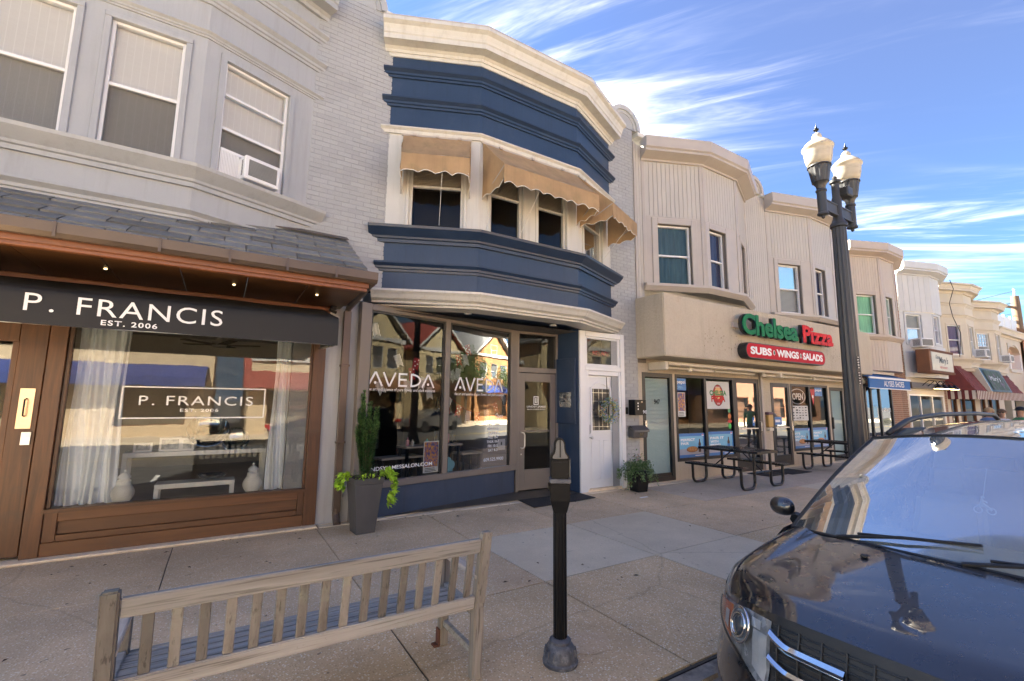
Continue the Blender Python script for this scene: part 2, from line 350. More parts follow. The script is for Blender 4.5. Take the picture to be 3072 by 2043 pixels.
m_woodz = wood('mahogany_posts', (0.130, 0.054, 0.020), (0.054, 0.023, 0.010), 2, wear=(0.07, 0.038, 0.022))
m_copper = wood('varnished_soffit', (0.26, 0.095, 0.042), (0.15, 0.055, 0.024), 0, rough=0.35)
m_slate = mat('roof_slate', (0.165, 0.168, 0.165), rough=0.55, var=0.16, vs=5, fine=0.07, bump=0.35, bs=30, rnd=0.30, c2=(0.30, 0.19, 0.09), c2lo=0.74, c2hi=0.82, c2s=4)
m_bronze = mat('bronze_gutter', (0.105, 0.078, 0.062), rough=0.38, var=0.12, fine=0.02, bump=0.05, metal=0.35)
m_blackcanvas = mat('black_canvas', (0.017, 0.017, 0.019), rough=0.75, var=0.2, vs=2, fine=0.1, fs=220, bump=0.2)
m_lettering = mat('white_lettering', (0.80, 0.80, 0.80), rough=0.5, var=0.02, fine=0, bump=0)
m_black = mat('black_metal', (0.009, 0.009, 0.010), spec=.28, rough=0.36, var=0.15, fine=0.04, bump=0.04)
m_blackframe = mat('black_aluminium', (0.018, 0.018, 0.019), rough=0.4, var=0.12, fine=0.02, bump=0)
m_taupe = mat('taupe_aluminium', (0.175, 0.150, 0.132), rough=0.42, var=0.06, fine=0.015, bump=0.02)
m_steel = mat('brushed_steel', (0.58, 0.58, 0.58), rough=0.28, var=0.05, metal=1.0, bump=0)
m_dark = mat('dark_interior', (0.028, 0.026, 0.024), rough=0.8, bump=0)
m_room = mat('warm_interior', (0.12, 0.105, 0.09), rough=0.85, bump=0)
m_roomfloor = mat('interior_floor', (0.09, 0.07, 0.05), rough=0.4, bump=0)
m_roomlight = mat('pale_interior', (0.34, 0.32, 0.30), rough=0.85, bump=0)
m_brownbrick = mat('brown_brick', (0.25, 0.135, 0.085), rough=0.8, var=0.2, vs=4, fine=0.08, bump=0.25, rnd=0.25)
m_brownmortar = mat('pale_mortar', (0.42, 0.36, 0.30), rough=0.9, bump=0.1)
m_cream = mat('cream_paint', (0.575, 0.515, 0.405), rough=0.55, var=0.05, fine=0.02, bump=0.06)
m_creamtrim = mat('cream_trim', (0.59, 0.53, 0.43), rough=0.5, var=0.05, fine=0.02, bump=0.04)
m_paleblue = mat('pale_grey_panel', (0.55, 0.56, 0.57), rough=0.5, var=0.05, fine=0.015, bump=0.05)
m_glass = glass('shop_glass', (0.86, 0.88, 0.87), gain=1.0, add=0.015)
m_glassdark = glass('tinted_glass', (0.70, 0.71, 0.70), gain=0.42, add=0.0)
m_glassup = glass('window_glass', (0.90, 0.92, 0.92), gain=0.6, add=0.0, wob=0.003)
m_glassc = glass('pizza_glass', (0.80, 0.82, 0.81), gain=0.36, add=0.0)
g_glass = m_glass
# ------------------------------------------------------------------ ground
FY = 7.05     # line of the shop fronts
KY = 1.985     # kerb line
m_asph = mat('asphalt', (0.085, 0.083, 0.080), rough=0.9, var=0.18, vs=1.2, fine=0.16, fs=140, bump=0.5, bs=160)
rd = MB(); rd.quad((-900, -900, -0.14), (900, -900, -0.14), (900, 900, -0.14), (-900, 900, -0.14))
struct(rd.make('road', m_asph))
m_line = mat('road_paint', (0.72, 0.70, 0.66), rough=0.7, var=0.1, c2=(0.25, 0.25, 0.24), c2lo=0.6, c2hi=0.75, c2s=9)
for i, x in enumerate((-1.2, 5.6, 12.4, 19.2)):
    mk = MB().quad((x, -0.25, -0.136), (x+0.1, -0.25, -0.136), (x+0.1, 1.9, -0.136), (x, 1.9, -0.136)); struct(mk.make('parking_line', m_line))
m_yellow = mat('yellow_road_paint', (0.62, 0.42, 0.06), rough=0.7, var=0.1)
mk = MB().quad((-60, -4.2, -0.136), (120, -4.2, -0.136), (120, -4.08, -0.136), (-60, -4.08, -0.136)); struct(mk.make('centre_line', m_yellow))
m_agg = aggregate('tan_aggregate', (0.64, 0.475, 0.30), ((0.46, 0.31, 0.17), (0.80, 0.66, 0.44), (0.85, 0.80, 0.66)), 0.85)
m_agg2 = aggregate('brown_aggregate', (0.60, 0.44, 0.26), ((0.36, 0.245, 0.13), (0.82, 0.66, 0.43), (0.85, 0.82, 0.68)), 0.9, stain=0.26)
m_aggrey = aggregate('grey_aggregate', (0.63, 0.54, 0.40), ((0.51, 0.43, 0.31), (0.75, 0.65, 0.48), (0.79, 0.71, 0.56)), 0.55, stain=0.16)
m_aggdark = aggregate('dark_grey_aggregate', (0.512, 0.421, 0.325), ((0.385, 0.312, 0.233), (0.749, 0.603, 0.449), (0.800, 0.800, 0.615)), 0.65, stain=0.2)
m_conc = mat('plain_concrete', (0.800, 0.653, 0.465), rough=0.88, var=0.14, vs=2.2, fine=0.09, fs=70, bump=0.3, c2=(0.545, 0.433, 0.308), c2lo=0.54, c2hi=0.74, c2s=4)
m_joint = mat('joint_dirt', (0.075, 0.066, 0.055), rough=0.95, fine=0.2, bump=0.3)
sw = MB().box(-14, KY+0.16, -0.16, 90, 8.6, -0.014); sidewalk = struct(sw.make('sidewalk', m_joint))
PX, PY = 1.56, (KY+0.17, 3.80, 5.36, 6.86)
def slab_mesh(x0, y0, x1, y1, m, tilt):
    b = MB(); nx, ny = 6, 6
    def fn(u, v): return (x0+(x1-x0)*u, y0+(y1-y0)*v, tilt[0]*(u-.5)+tilt[1]*(v-.5)+tilt[2])
    # gently uneven edge so that the joints are not ruled
    def edge(u, v):
        p = V(fn(u, v)); k = 0.0035
        if u in (0, 1): p.x += k*(mnoise.noise((p.x*3, p.y*4, 1.3)))
        if v in (0, 1): p.y += k*(mnoise.noise((p.x*4, p.y*3, 7.7)))
        return p
    b.grid(edge, nx, ny); n0 = len(b.v); ring = [i for i in range(nx+1)] + [(nx+1)*j+nx for j in range(1, ny+1)] + [(nx+1)*ny+i for i in range(nx-1, -1, -1)] + [(nx+1)*j for j in range(ny-1, 0, -1)]
    low = [(b.v[i][0], b.v[i][1], -0.05) for i in ring]; k = len(ring)
    b.add([b.v[i] for i in ring]+low, [(i, (i+1) % k, k+(i+1) % k, k+i) for i in range(k)])
    return b.make('paving_slab', m, sidewalk)
for i in range(-9, 52):
    x0 = 1.22 + PX*i; x1 = x0 + PX
    if x0 < -13: continue
    for j in range(3):
        g = random.choice((.005, .006, .008, .011))
        y0, y1 = PY[j], PY[j+1]
        m = m_agg if j else m_agg2
        if (i, j) in ((1, 1), (2, 1)): m = m_aggrey
        if (i, j) in ((0, 1),): m = m_agg
        if i >= 4 and j == 2: m = m_aggdark
        if i >= 4 and j == 1: m = random.choice((m_agg, m_aggdark, m_aggdark, m_aggrey))
        if (i, j) in ((2, 0),): m = m_aggrey
        if (i, j) in ((3, 1), (3, 2), (2, 2), (1, 2)): m = m_agg
        slab_mesh(x0+g, y0+g, x1-g, y1-g, m, (random.uniform(-.003, .003), random.uniform(-.003, .003), random.uniform(-.003, .001)))
# narrow concrete strip along the shop fronts and the concrete patch at the salon door
st = MB()
for x0, x1, y0, y1 in ((-13, 1.24, 6.872, 7.3), (1.26, 4.5, 6.872, 7.75), (4.515, 6.0, 6.872, 8.1), (6.015, 7.6, 6.872, 7.4), (7.615, 12.2, 6.872, 7.5), (12.215, 17.5, 6.872, 7.5), (17.515, 40, 6.872, 7.6), (40.015, 89, 6.872, 7.6)):
    s_ = MB().box(x0, y0, -0.05, x1, y1, 0.001+0.002*random.random()); s_.make('paving_slab', m_conc, sidewalk, bevel=0.004)
m_kerb = mat('old_kerb', (.24, .215, .185), rough=.9, var=.25, vs=6, fine=.15, bump=.6, bs=18, c2=(.12, .105, .09), c2lo=.5, c2hi=.68, c2s=7)
for x0 in range(-8, 58):
    o = MB().box(x0*1.53+0.006, KY, -0.16, x0*1.53+1.53-0.006, KY+0.165, -0.004); o.make('kerb_stone', m_kerb, sidewalk, bevel=0.03, segs=2)
# litter
m_leaf = mat('dry_leaf', (0.07, 0.045, 0.025), rough=0.8, bump=0, rnd=0.4)
lf = MB()
for k in range(90):
    x, y = random.uniform(-2.2, 8), random.uniform(2.6, 6.95); a = random.uniform(0, 6.28); l = random.uniform(.01, .035); w_ = l*random.uniform(.25, .5)
    if random.random() < .5: y = random.uniform(6.4, 6.95)
    c, s = math.cos(a), math.sin(a); lf.add([(x-l*c, y-l*s, .004), (x+w_*s, y-w_*c, .012), (x+l*c, y+l*s, .005), (x-w_*s, y+w_*c, .007)], [(0, 1, 2, 3)])
tag(lf.make('leaf_litter', m_leaf), 'scattered small dry leaves and specks on the pavement', 'litter', kind='stuff')
pp = MB().box(6.62, 6.10, .004, 6.80, 6.14, .012); pp.make('x', m_lettering).name = 'paper_scrap'
tag(bpy.data.objects['paper_scrap'], 'small white scrap of paper on the pavement by the leafy pot', 'litter')
# footing patch beside the meter
pt = MB(); pt.add([(2.36+0.19*math.cos(a)*(1+.1*math.sin(3*a)), 2.72+0.15*math.sin(a), 0.0035) for a in [i*math.pi/10 for i in range(20)]], [tuple(range(20))])
struct(pt.make('mortar_patch', m_agg))
# ------------------------------------------------------------------ shared building pieces
def brick_field(fr, s0, s1, z0, z1, parent, mb_brick, m_m, nobj, bw=0.205, bh=0.062, j=0.011, proud=0.005, skip=None, d=0.0):
    """backing sheet plus running-bond bricks; the first nobj nearest the camera are objects, the rest one joined part"""
    MB().fquad(fr, s0, s1, d, z0, z1).make('mortar_bed', m_m, parent)
    L = []; r = 0; z = z0
    while z < z1-0.02:
        x = s0 - (0.5*(bw+j) if r % 2 else 0)
        zt = min(z+bh, z1)
        while x < s1-0.01:
            a, b = max(x, s0+0.001), min(x+bw, s1-0.001)
            if b-a > 0.03 and not (skip and skip((a+b)/2, (z+zt)/2)): L.append((a, b, z, zt))
            x += bw+j
        z += bh+j; r += 1
    cpos = V((0, 0, CAMZ)); L.sort(key=lambda q: (fr.p((q[0]+q[1])/2, 0, (q[2]+q[3])/2)-cpos).length)
    rest = MB()
    for k, (a, b, z, zt) in enumerate(L):
        pr = proud*random.uniform(.5, 1.35)
        if k < nobj: fpiece('brick', mb_brick, fr, a, b, d-0.02, d+pr, z, zt, parent)
        else: rest.fbox(fr, a, b, d-0.02, d+pr, z, zt)
    if rest.v: tag(rest.make('bricks', mb_brick, parent), None, kind='stuff')
def window(fr, s0, s1, z0, z1, parent, wm, pane, rail=0.5, rec=0.05, fw=0.045, back=None, backd=0.09, room=None, low=None, grid=None, label=None):
    """sash window: frame > panes, backing blind or dark room"""
    zr = z0+(z1-z0)*rail; b = MB()
    b.fbox(fr, s0, s0+fw, -rec-.05, -rec+.02, z0, z1); b.fbox(fr, s1-fw, s1, -rec-.05, -rec+.02, z0, z1)
    b.fbox(fr, s0+fw, s1-fw, -rec-.05, -rec+.019, z1-fw, z1); b.fbox(fr, s0+fw, s1-fw, -rec-.05, -rec+.021, z0, z0+fw*1.1)
    b.fbox(fr, s0+fw, s1-fw, -rec-.045, -rec+.012, zr-.02, zr+.02)
    if grid:
        nx, nz = grid
        for i in range(1, nx): x = s0+fw+(s1-s0-2*fw)*i/nx; b.fbox(fr, x-.009, x+.009, -rec-.03, -rec+.004, zr+.02, z1-fw)
        for i in range(1, nz): z = zr+(z1-fw-zr)*i/nz; b.fbox(fr, s0+fw, s1-fw, -rec-.03, -rec+.003, z-.009, z+.009)
    w = b.make('window', wm, parent, bevel=0.004)
    if label: w['label'] = label
    MB().fquad(fr, s0+fw, s1-fw, -rec-.012, zr+.02, z1-fw).make('pane', pane, w)
    MB().fquad(fr, s0+fw, s1-fw, -rec-.03, z0+fw, zr-.02).make('pane', pane, w)
    if low is not None: MB().fquad(fr, s0+fw, s1-fw, -rec-.002, z0+fw, zr-.02).make('insect_screen', low, w)
    if back is not None:
        if isinstance(back, tuple): back, folds = back
        else: folds = 0
        q = MB(); n = 40 if folds else 1
        def fn(u, v): return fr.p(s0+(s1-s0)*u, -rec-backd-(.018*math.sin(u*folds*6.283)+.008*math.sin(u*folds*14+2) if folds else 0), z0+(z1-z0)*v)
        q.grid(fn, n, 1); q.make('curtain' if folds else 'blind', back, w, smooth=bool(folds) and 'all')
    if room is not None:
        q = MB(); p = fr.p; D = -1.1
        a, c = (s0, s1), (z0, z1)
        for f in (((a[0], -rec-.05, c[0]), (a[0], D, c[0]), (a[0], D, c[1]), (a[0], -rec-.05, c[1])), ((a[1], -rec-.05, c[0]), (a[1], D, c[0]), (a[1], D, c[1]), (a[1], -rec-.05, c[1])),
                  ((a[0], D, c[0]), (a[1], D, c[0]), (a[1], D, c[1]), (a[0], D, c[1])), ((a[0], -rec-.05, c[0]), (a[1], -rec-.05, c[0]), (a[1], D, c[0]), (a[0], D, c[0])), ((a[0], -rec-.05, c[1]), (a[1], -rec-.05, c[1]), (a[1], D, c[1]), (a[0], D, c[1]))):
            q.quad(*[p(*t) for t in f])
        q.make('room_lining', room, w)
    return w
def casing(fr, s0, s1, z0, z1, parent, m, w=0.07, d=0.025, sill=True, mitre=False):
    b = MB()
    b.fbox(fr, s0-w, s0, 0, d, z0, z1); b.fbox(fr, s1, s1+w, 0, d, z0, z1); b.fbox(fr, s0-w, s1+w, 0, d+.002, z1, z1+w)
    if sill: b.fbox(fr, s0-w, s1+w, 0, d+.004, z0-w, z0)
    return b.make('window_casing', m, parent, bevel=0.006)
def moulding(path, prof, z, parent, m, name='moulding', smooth=False, ext=.12):
    if len(path) == 4:      # run the ends on into the wall so that the profile dies into it
        a0, a1, a2, a3 = [V((x, y, 0)) for x, y in path]; a0 = a0-(a1-a0).normalized()*ext; a3 = a3+(a3-a2).normalized()*ext; path = [(p.x, p.y) for p in (a0, a1, a2, a3)]
    b = MB(); b.sweep(path, [(d, z+h) for d, h in prof]); return b.make(name, m, parent, smooth=smooth, merge=False)
CORN = [(-.02, 0), (.05, 0), (.06, .05), (.10, .085), (.265, .09), (.27, .17), (.29, .19), (.29, .205), (.30, .235), (.335, .30), (.40, .34), (.40, .40), (-.02, .40)]
BAND = [(-.01, 0), (.025, 0), (.03, .035), (.05, .045), (.055, .08), (.10, .12), (.10, .145), (-.01, .145)]
SILLP = [(-.01, 0), (.04, 0), (.045, .05), (.07, .06), (.08, .09), (.13, .14), (.19, .20), (.20, .24), (-.01, .24)]
def cap_arch(fr, s, z, r, parent, m_ring, m_fill, thick=0.30):
    """round-headed parapet cap on a party wall"""
    b = MB(); n = 22
    for k, (r0, r1, d) in enumerate(((r*.80, r, .06), (r*.66, r*.80, .02))):
        pr = []
        for i in range(n+1):
            a = math.pi*i/n
            pr.append((a,))
        for i in range(n):
            a0, a1 = math.pi*i/n, math.pi*(i+1)/n
            P = [fr.p(s+rr*math.cos(a), dd, z+rr*math.sin(a)) for dd in (d, -thick) for (rr, a) in ((r0, a0), (r1, a0), (r1, a1), (r0, a1))]
            b.hexa(P)
    o = b.make('arch_cap', m_ring, parent)
    f = MB(); f.prism([fr.p(s+r*.67*math.cos(math.pi*i/n), 0.005, z+r*.67*math.sin(math.pi*i/n)) for i in range(n+1)], -fr.n*(thick-.02)); f.make('arch_fill', m_fill, parent)
    return o
FRONT = Fr((0, FY), (1, FY))
# ------------------------------------------------------------------ grey boutique building
GX0, GX1 = -4.3, 1.30
gb = thing('shop_building', 'light grey two-storey building with boutique under a slate pent roof', 'building', (-1.5, 8.0, 0))
GP = [(-3.98, FY), (-2.65, 6.5), (-0.5, 6.5), (0.83, FY)]
segs = [Fr(GP[i], GP[i+1]) for i in range(3)]
bay = MB(); zb, zt = 3.80, 7.62
wz0, wz1 = 4.50, 6.05
copen = [(0.24, 0.94, wz0, wz1), (1.24, 1.94, wz0, wz1)]
bay.fwall(segs[1], zb, zt, copen)
ropen = [(0.23, 1.07, wz0, wz1)]
bay.fwall(segs[2], zb, zt, ropen); bay.fwall(segs[0], zb, zt, [(segs[0].L-1.07, segs[0].L-0.23, wz0, wz1)])
b_o = bay.make('bay_wall', m_grey, gb)
bt = MB(); bt.add([V((x, y, zb)) for x, y in GP], [(0, 1, 2, 3)]); bt.make('bay_soffit', m_grey, gb)
m_lace, nt, b_ = base('lace_curtain'); p_ = pos(nt)
wv = nt.nodes.new('ShaderNodeTexBrick'); wv.inputs['Scale'].default_value = 1; wv.offset = 0; wv.inputs['Brick Width'].default_value = 0.075; wv.inputs['Row Height'].default_value = 0.012
wv.inputs['Mortar Size'].default_value = 0.0035; wv.inputs['Color1'].default_value = (.66, .62, .60, 1); wv.inputs['Color2'].default_value = (.61, .57, .55, 1); wv.inputs['Mortar'].default_value = (.80, .77, .75, 1)
mp_ = nt.nodes.new('ShaderNodeMapping'); mp_.inputs['Rotation'].default_value = (R(90), 0, 0); nt.links.new(p_, mp_.inputs[0]); nt.links.new(mp_.outputs[0], wv.inputs[0]); nt.links.new(wv.outputs[0], b_.inputs['Base Color']); b_.inputs['Roughness'].default_value = .9
m_screen, nt, b_ = base('insect_screen'); nt.nodes.remove(b_)
d_ = nt.nodes.new('ShaderNodeBsdfDiffuse'); d_.inputs[0].default_value = (.055, .05, .047, 1); t_ = nt.nodes.new('ShaderNodeBsdfTransparent'); x_ = nt.nodes.new('ShaderNodeMixShader'); x_.inputs[0].default_value = .45
nt.links.new(t_.outputs[0], x_.inputs[1]); nt.links.new(d_.outputs[0], x_.inputs[2]); nt.links.new(x_.outputs[0], nt.nodes['Material Output'].inputs[0])
for o_ in copen:
    window(segs[1], *o_, gb, m_purewhite, m_glassup, back=m_lace, low=m_screen, fw=.035, backd=.06)
    casing(segs[1], *o_, gb, m_grey, w=.065, sill=False)
for o_, sg in ((ropen[0], segs[2]), ((segs[0].L-1.07, segs[0].L-0.23, wz0, wz1), segs[0])):
    window(sg, *o_, gb, m_purewhite, m_glassup, rail=.43, back=m_lace, low=m_screen, fw=.035, backd=.06)
    casing(sg, *o_, gb, m_grey, w=.07, sill=False)
q = MB(); q.fbox(segs[2], .265, 1.035, -.06, -.02, 5.60, 5.63); q.make('window_rail', m_purewhite, gb)
moulding(GP, SILLP, 4.22, gb, m_grey, ext=.2); moulding(GP, BAND, 3.79, gb, m_grey); moulding(GP, [(a*.7, b*.55) for a, b in BAND], 6.21, gb, m_grey)
moulding(GP, BAND, 6.68, gb, m_grey); moulding(GP, BAND, 7.16, gb, m_grey); moulding(GP, CORN, 7.58, gb, m_grey, 'cornice')
g = MB(); g.add([V((x, y, 7.98)) for x, y in GP], [(0, 1, 2, 3)]); g.make('bay_roof', m_slate, gb)
# painted brick pier shared with the salon
bw = MB(); bw.box(.80, FY+.01, 0, 1.72, FY+.5, 8.15); brickwall = bw.make('brick_pier', m_mortar, gb)
BF = Fr((0.78, FY), (2.0, FY))
brick_field(BF, 0.0, 1.22, 3.40, 8.20, brickwall, m_greybrick, m_mortar, 300)
lw = MB(); lw.fwall(Fr((1.22, FY), (1.70, FY)), 0, 3.42); lw.make('pier_render', m_grey, gb)
cap_arch(FRONT, 1.33, 8.16, .52, gb, m_grey, m_greybrick)
cp = MB(); cp.box(1.82, FY-.06, 8.05, 2.35, FY+.34, 8.20); cp.make('parapet_coping', m_white, gb, bevel=.01)
mass = MB().box(-4.3, FY+1.2, 3.5, 1.70, 16, 7.95); mass.make('rear_block', m_grey, gb)
# --- pent roof with slates
RY0, RZ0, RX1 = 5.46, 3.19, 1.40
sl = V((0, FY-RY0, 4.12-RZ0)); SL = sl.length; su = sl.normalized(); sn = V((0, -su.z, su.y))
rf = MB(); rf.prism([(-4.4, RY0, RZ0), (RX1, RY0, RZ0), (RX1, FY, 4.12), (-4.4, FY, 4.12)], -sn*.05); roof = rf.make('pent_roof', m_bronze, gb)
me_slate = MB().hexa([(-.5, 0, -.012), (.5, 0, -.012), (.5, 1, -.004), (-.5, 1, -.004), (-.5, 0, .012), (.5, 0, .012), (.5, 1, .002), (-.5, 1, .002)]).mesh('slate', m_slate, bevel=.0)
ex_ = .255; row = 0; v = -.03
while v < SL-.02:
    x = RX1-.01 + (.02 if row % 2 == 0 else .27)
    while x > -3.2:
        w_ = .50+random.uniform(-.03, .03); a = x-w_; xr = min(x, RX1+.012)
        if xr-a > .08:
            ln = min(ex_*1.35, SL-v); c = V(((a+xr)/2, RY0, RZ0)) + su*v + sn*(.014+random.uniform(0, .004))
            tl = R(2.6); uu = (su*math.cos(tl) - sn*math.sin(tl))
            nn = V((1, 0, 0)).cross(uu); W = xr-a-.014
            M4 = Matrix(((W, uu.x*ln, nn.x, c.x), (0, uu.y*ln, nn.y, c.y), (0, uu.z*ln, nn.z, c.z+.004), (0, 0, 0, 1)))
            inst('slate', me_slate, M4, roof)
        x = a
    v += ex_; row += 1
fl = MB().fbox(FRONT, -4.4, .83, .0, .03, 4.06, 4.16); fl.prism([(-.1, FY-.02, 4.15), (1.42, FY-.02, 4.15), (1.42, FY-.16, 4.075), (-.1, FY-.16, 4.075)], (0, 0, .012)); fl.make('flashing', m_bronze, gb)
gt = MB(); gp = [(.0, .0), (.0, -.10), (-.03, -.125), (-.085, -.125), (-.12, -.09), (-.125, .0), (-.115, .0), (-.105, -.085), (-.08, -.11), (-.035, -.11), (-.012, -.09), (-.012, 0)]
gt.add([V((X, RY0+a, RZ0+.02+b)) for X in (-4.5, RX1+.06) for a, b in gp], [tuple(range(12)), tuple(range(12, 24))]+[(i, (i+1) % 12, 12+(i+1) % 12, 12+i) for i in range(12)])
for x in (-2.3, -1.35, -.62, -.05, .48, .98): gt.box(x, RY0-.131, RZ0-.11, x+.022, RY0-.124, RZ0+.025)
gt.box(RX1-.01, RY0, RZ0-.11, RX1+.06, FY-.1, RZ0-.005)
gt.make('gutter', m_bronze, gb)
sf = MB(); 
for i in range(9):
    x1 = RX1-.02-i*.62; sf.box(x1-.61, RY0+.02, 3.045+.004*(i % 2), x1, FY-.02, 3.065)
soff = sf.make('soffit', m_woodx, gb)
fa = MB(); fa.box(-4.4, RY0-.0, 3.035, RX1-.01, RY0+.03, 3.10); fa.box(-4.4, RY0+.031, 3.0, RX1-.02, RY0+.10, 3.05); fa.make('fascia', m_copper, gb, bevel=.006)
fb = MB().fbox(FRONT, -4.4, 1.24, .01, .10, 2.93, 3.045); fb.fbox(FRONT, -4.4, 1.26, .10, .14, 2.98, 3.03); fb.make('frieze_rail', m_copper, gb, bevel=.005)
m_bulb = emis('warm_downlight', (1.0, .72, .35), .9)
for x in (-1.13, .02, .93):
    e_ = MB(); e_.lathe((x, 6.2, 3.035), [(.0, 0), (.014, 0), (.014, .006), (0, .006)], 12); e_.make('downlight', m_bulb, gb)
# --- timber shopfront
fw = Fr((-1.66, FY), (1.23, FY)); S = lambda x: x+1.66
t = MB(); t.fbox(fw, 0, .15, -.02, .06, .02, 3.0); t.make('post', m_woodz, gb, bevel=.006)
t = MB(); t.fbox(fw, S(1.06), S(1.22), -.02, .06, .02, 3.0); t.make('post', m_woodz, gb, bevel=.006)
t = MB(); t.fbox(fw, .151, S(1.059), -.02, .055, .02, .165); t.make('base_rail', m_woodx, gb, bevel=.006)
t = MB(); t.fbox(fw, .151, S(-1.40), -.02, .045, .167, .47); t.make('panel_stile', m_woodz, gb, bevel=.005)
t = MB(); t.fbox(fw, S(.98), S(1.059), -.02, .045, .167, .47); t.make('panel_stile', m_woodz, gb, bevel=.005)
t = MB(); t.fbox(fw, S(-1.399), S(.979), -.02, .043, .375, .47); t.make('panel_rail', m_woodx, gb, bevel=.005)
t = MB(); t.fbox(fw, S(-1.399), S(.979), -.02, .043, .167, .235); t.make('panel_rail', m_woodx, gb, bevel=.005)
t = MB(); t.fbox(fw, S(-1.399), S(.979), -.02, .015, .236, .374); t.make('panel', m_woodx, gb, bevel=.004)
t = MB(); t.fbox(fw, .13, S(1.08), -.06, .095, .472, .515); t.make('window_sill', m_woodx, gb, bevel=.01, segs=2)
t = MB(); t.fbox(fw, .151, .19, -.03, .03, .516, 2.9); t.fbox(fw, S(1.03), S(1.059), -.03, .03, .516, 2.9); t.fbox(fw, .19, S(1.03), -.03, .03, 2.55, 2.9); t.make('window_frame', m_woodz, gb, bevel=.005)
MB().fquad(fw, .19, S(1.03), -.005, .516, 2.56).make('shop_window_pane', m_glass, gb)
pl = MB().box(-4.3, 6.86, 0, 1.23, FY+.02, .022); pl.make('plinth', m_conc, gb, bevel=.008)
# door at the left edge of the picture
dr = MB(); D0, D1 = -2.62, -1.67
dr.box(-1.90, FY-.035, .05, D1, FY+.01, 2.9); dr.box(D0, FY-.034, .05, D0+.2, FY+.01, 2.9); dr.box(D0+.2, FY-.03, .05, -1.90, FY+.01, .38); dr.box(D0+.2, FY-.03, 2.3, -1.90, FY+.01, 2.9)
door = dr.make('door', m_woodz, gb, bevel=.008)
MB().box(D0+.19, FY-.015, .37, -1.89, FY-.010, 2.31).make('pane', m_glass, door)
tm = MB(); tm.box(-1.945, FY-.03, .38, -1.90, FY-.016, 2.3); tm.make('glazing_bead', m_woodz, door)
m_brass = mat('door_brass', (0.62, .45, .30), rough=.3, metal=1, bump=0, var=.05)
hp = MB().box(-1.835, FY-.041, 1.37, -1.715, FY-.035, 1.80); hp.make('push_plate', m_brass, door, bevel=.002)
hd = MB().tube([(-1.775, FY-.04, 1.50), (-1.775, FY-.09, 1.51), (-1.775, FY-.095, 1.53), (-1.775, FY-.095, 1.66), (-1.775, FY-.09, 1.68), (-1.775, FY-.04, 1.69)], .008, 8); hd.make('handle', m_black, door, smooth=True)
lk = MB().box(-1.775, FY-.055, 1.20, -1.70, FY-.035, 1.335); lk.lathe((0, 0, 0), [(0, 0)]*2, 3) if 0 else None
for i in range(3):
    for j in range(2): lk.box(-1.765+i*.021, FY-.059, 1.285+j*.02, -1.75+i*.021, FY-.0555, 1.297+j*.02)
lk.make('keypad_lock', m_steel, door, bevel=.004)
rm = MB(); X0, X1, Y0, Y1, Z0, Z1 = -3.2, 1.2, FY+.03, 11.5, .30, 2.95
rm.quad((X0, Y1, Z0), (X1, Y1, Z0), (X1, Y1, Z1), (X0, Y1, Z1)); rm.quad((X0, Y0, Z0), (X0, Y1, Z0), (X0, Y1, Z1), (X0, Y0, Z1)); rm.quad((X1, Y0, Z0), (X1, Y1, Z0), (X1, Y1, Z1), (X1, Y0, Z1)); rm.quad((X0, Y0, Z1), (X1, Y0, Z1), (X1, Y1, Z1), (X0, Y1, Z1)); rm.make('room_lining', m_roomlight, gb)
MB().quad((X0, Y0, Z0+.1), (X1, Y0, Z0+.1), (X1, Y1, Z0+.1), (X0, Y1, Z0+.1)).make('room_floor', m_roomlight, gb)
ds = MB().box(1.44, FY-.09, .16, 1.54, FY-.005, 3.02); ds.tube([(1.49, FY-.045, .2), (1.49, FY-.05, .12), (1.49, FY-.10, .05), (1.49, FY-.16, .01)], .052, 10)
ds.tube([(1.49, FY-.05, 3.0), (1.49, FY-.09, 3.06), (1.44, RY0+.25, 3.11), (1.42, RY0-.02, 3.13)], .045, 8)
for z in (1.1, 2.2): ds.box(1.425, FY-.095, z, 1.555, FY-.004, z+.03)
ds.make('downspout', m_bronze, gb, bevel=.004)
sp = MB().box(1.22, FY-.26, 2.99, 1.29, FY-.12, 3.04); sp.tube([(1.20, FY-.22, 2.985), (1.30, FY-.20, 2.955)], .022, 10); sp.make('spotlight', m_black, gb)
# --- black awning
aw = thing('shop_awning', 'long black canvas awning with white P. FRANCIS lettering', 'awning', (-.8, FY-.7, 2.4))
AX0, AX1, AY, AZ0, AZ1, AZT = -4.3, 1.13, 5.75, 2.36, 2.66, 3.0
sk = MB()
def awf(u, v):
    x = AX0+(AX1-AX0)*u
    pts = [(FY-.09, AZT), (AY+.06, AZ1+.05), (AY+.015, AZ1+.02), (AY, AZ1-.02), (AY-.006, AZ0+.14), (AY, AZ0)]
    k = v*5; i = min(4, int(k)); f = k-i; y = pts[i][0]*(1-f)+pts[i+1][0]*f; z = pts[i][1]*(1-f)+pts[i+1][1]*f
    z += .004*math.sin(x*5.0+y*3) - .012*(math.sin(math.pi*(x*1.1)) ** 2 if i == 0 and 0 < f < 1 else 0)
    return V((x, y+.003*math.sin(x*7), z))
sk.grid(awf, 60, 15); sk.make('canopy', m_blackcanvas, aw, smooth=True)
sd_ = MB().add([(AX1, FY-.09, AZT), (AX1, AY+.03, AZ1+.03), (AX1, AY, AZ1-.02), (AX1, AY, AZ0), (AX1, FY-.09, AZ0+.06)], [(0, 1, 2, 3, 4)]); sd_.make('side_panel', m_blackcanvas, aw)
ib = MB().tube([(AX0, AY+.02, AZ0+.01), (AX1-.01, AY+.02, AZ0+.01), (AX1-.01, FY-.09, AZ0+.07)], .013, 6); ib.make('frame', m_steel, aw)
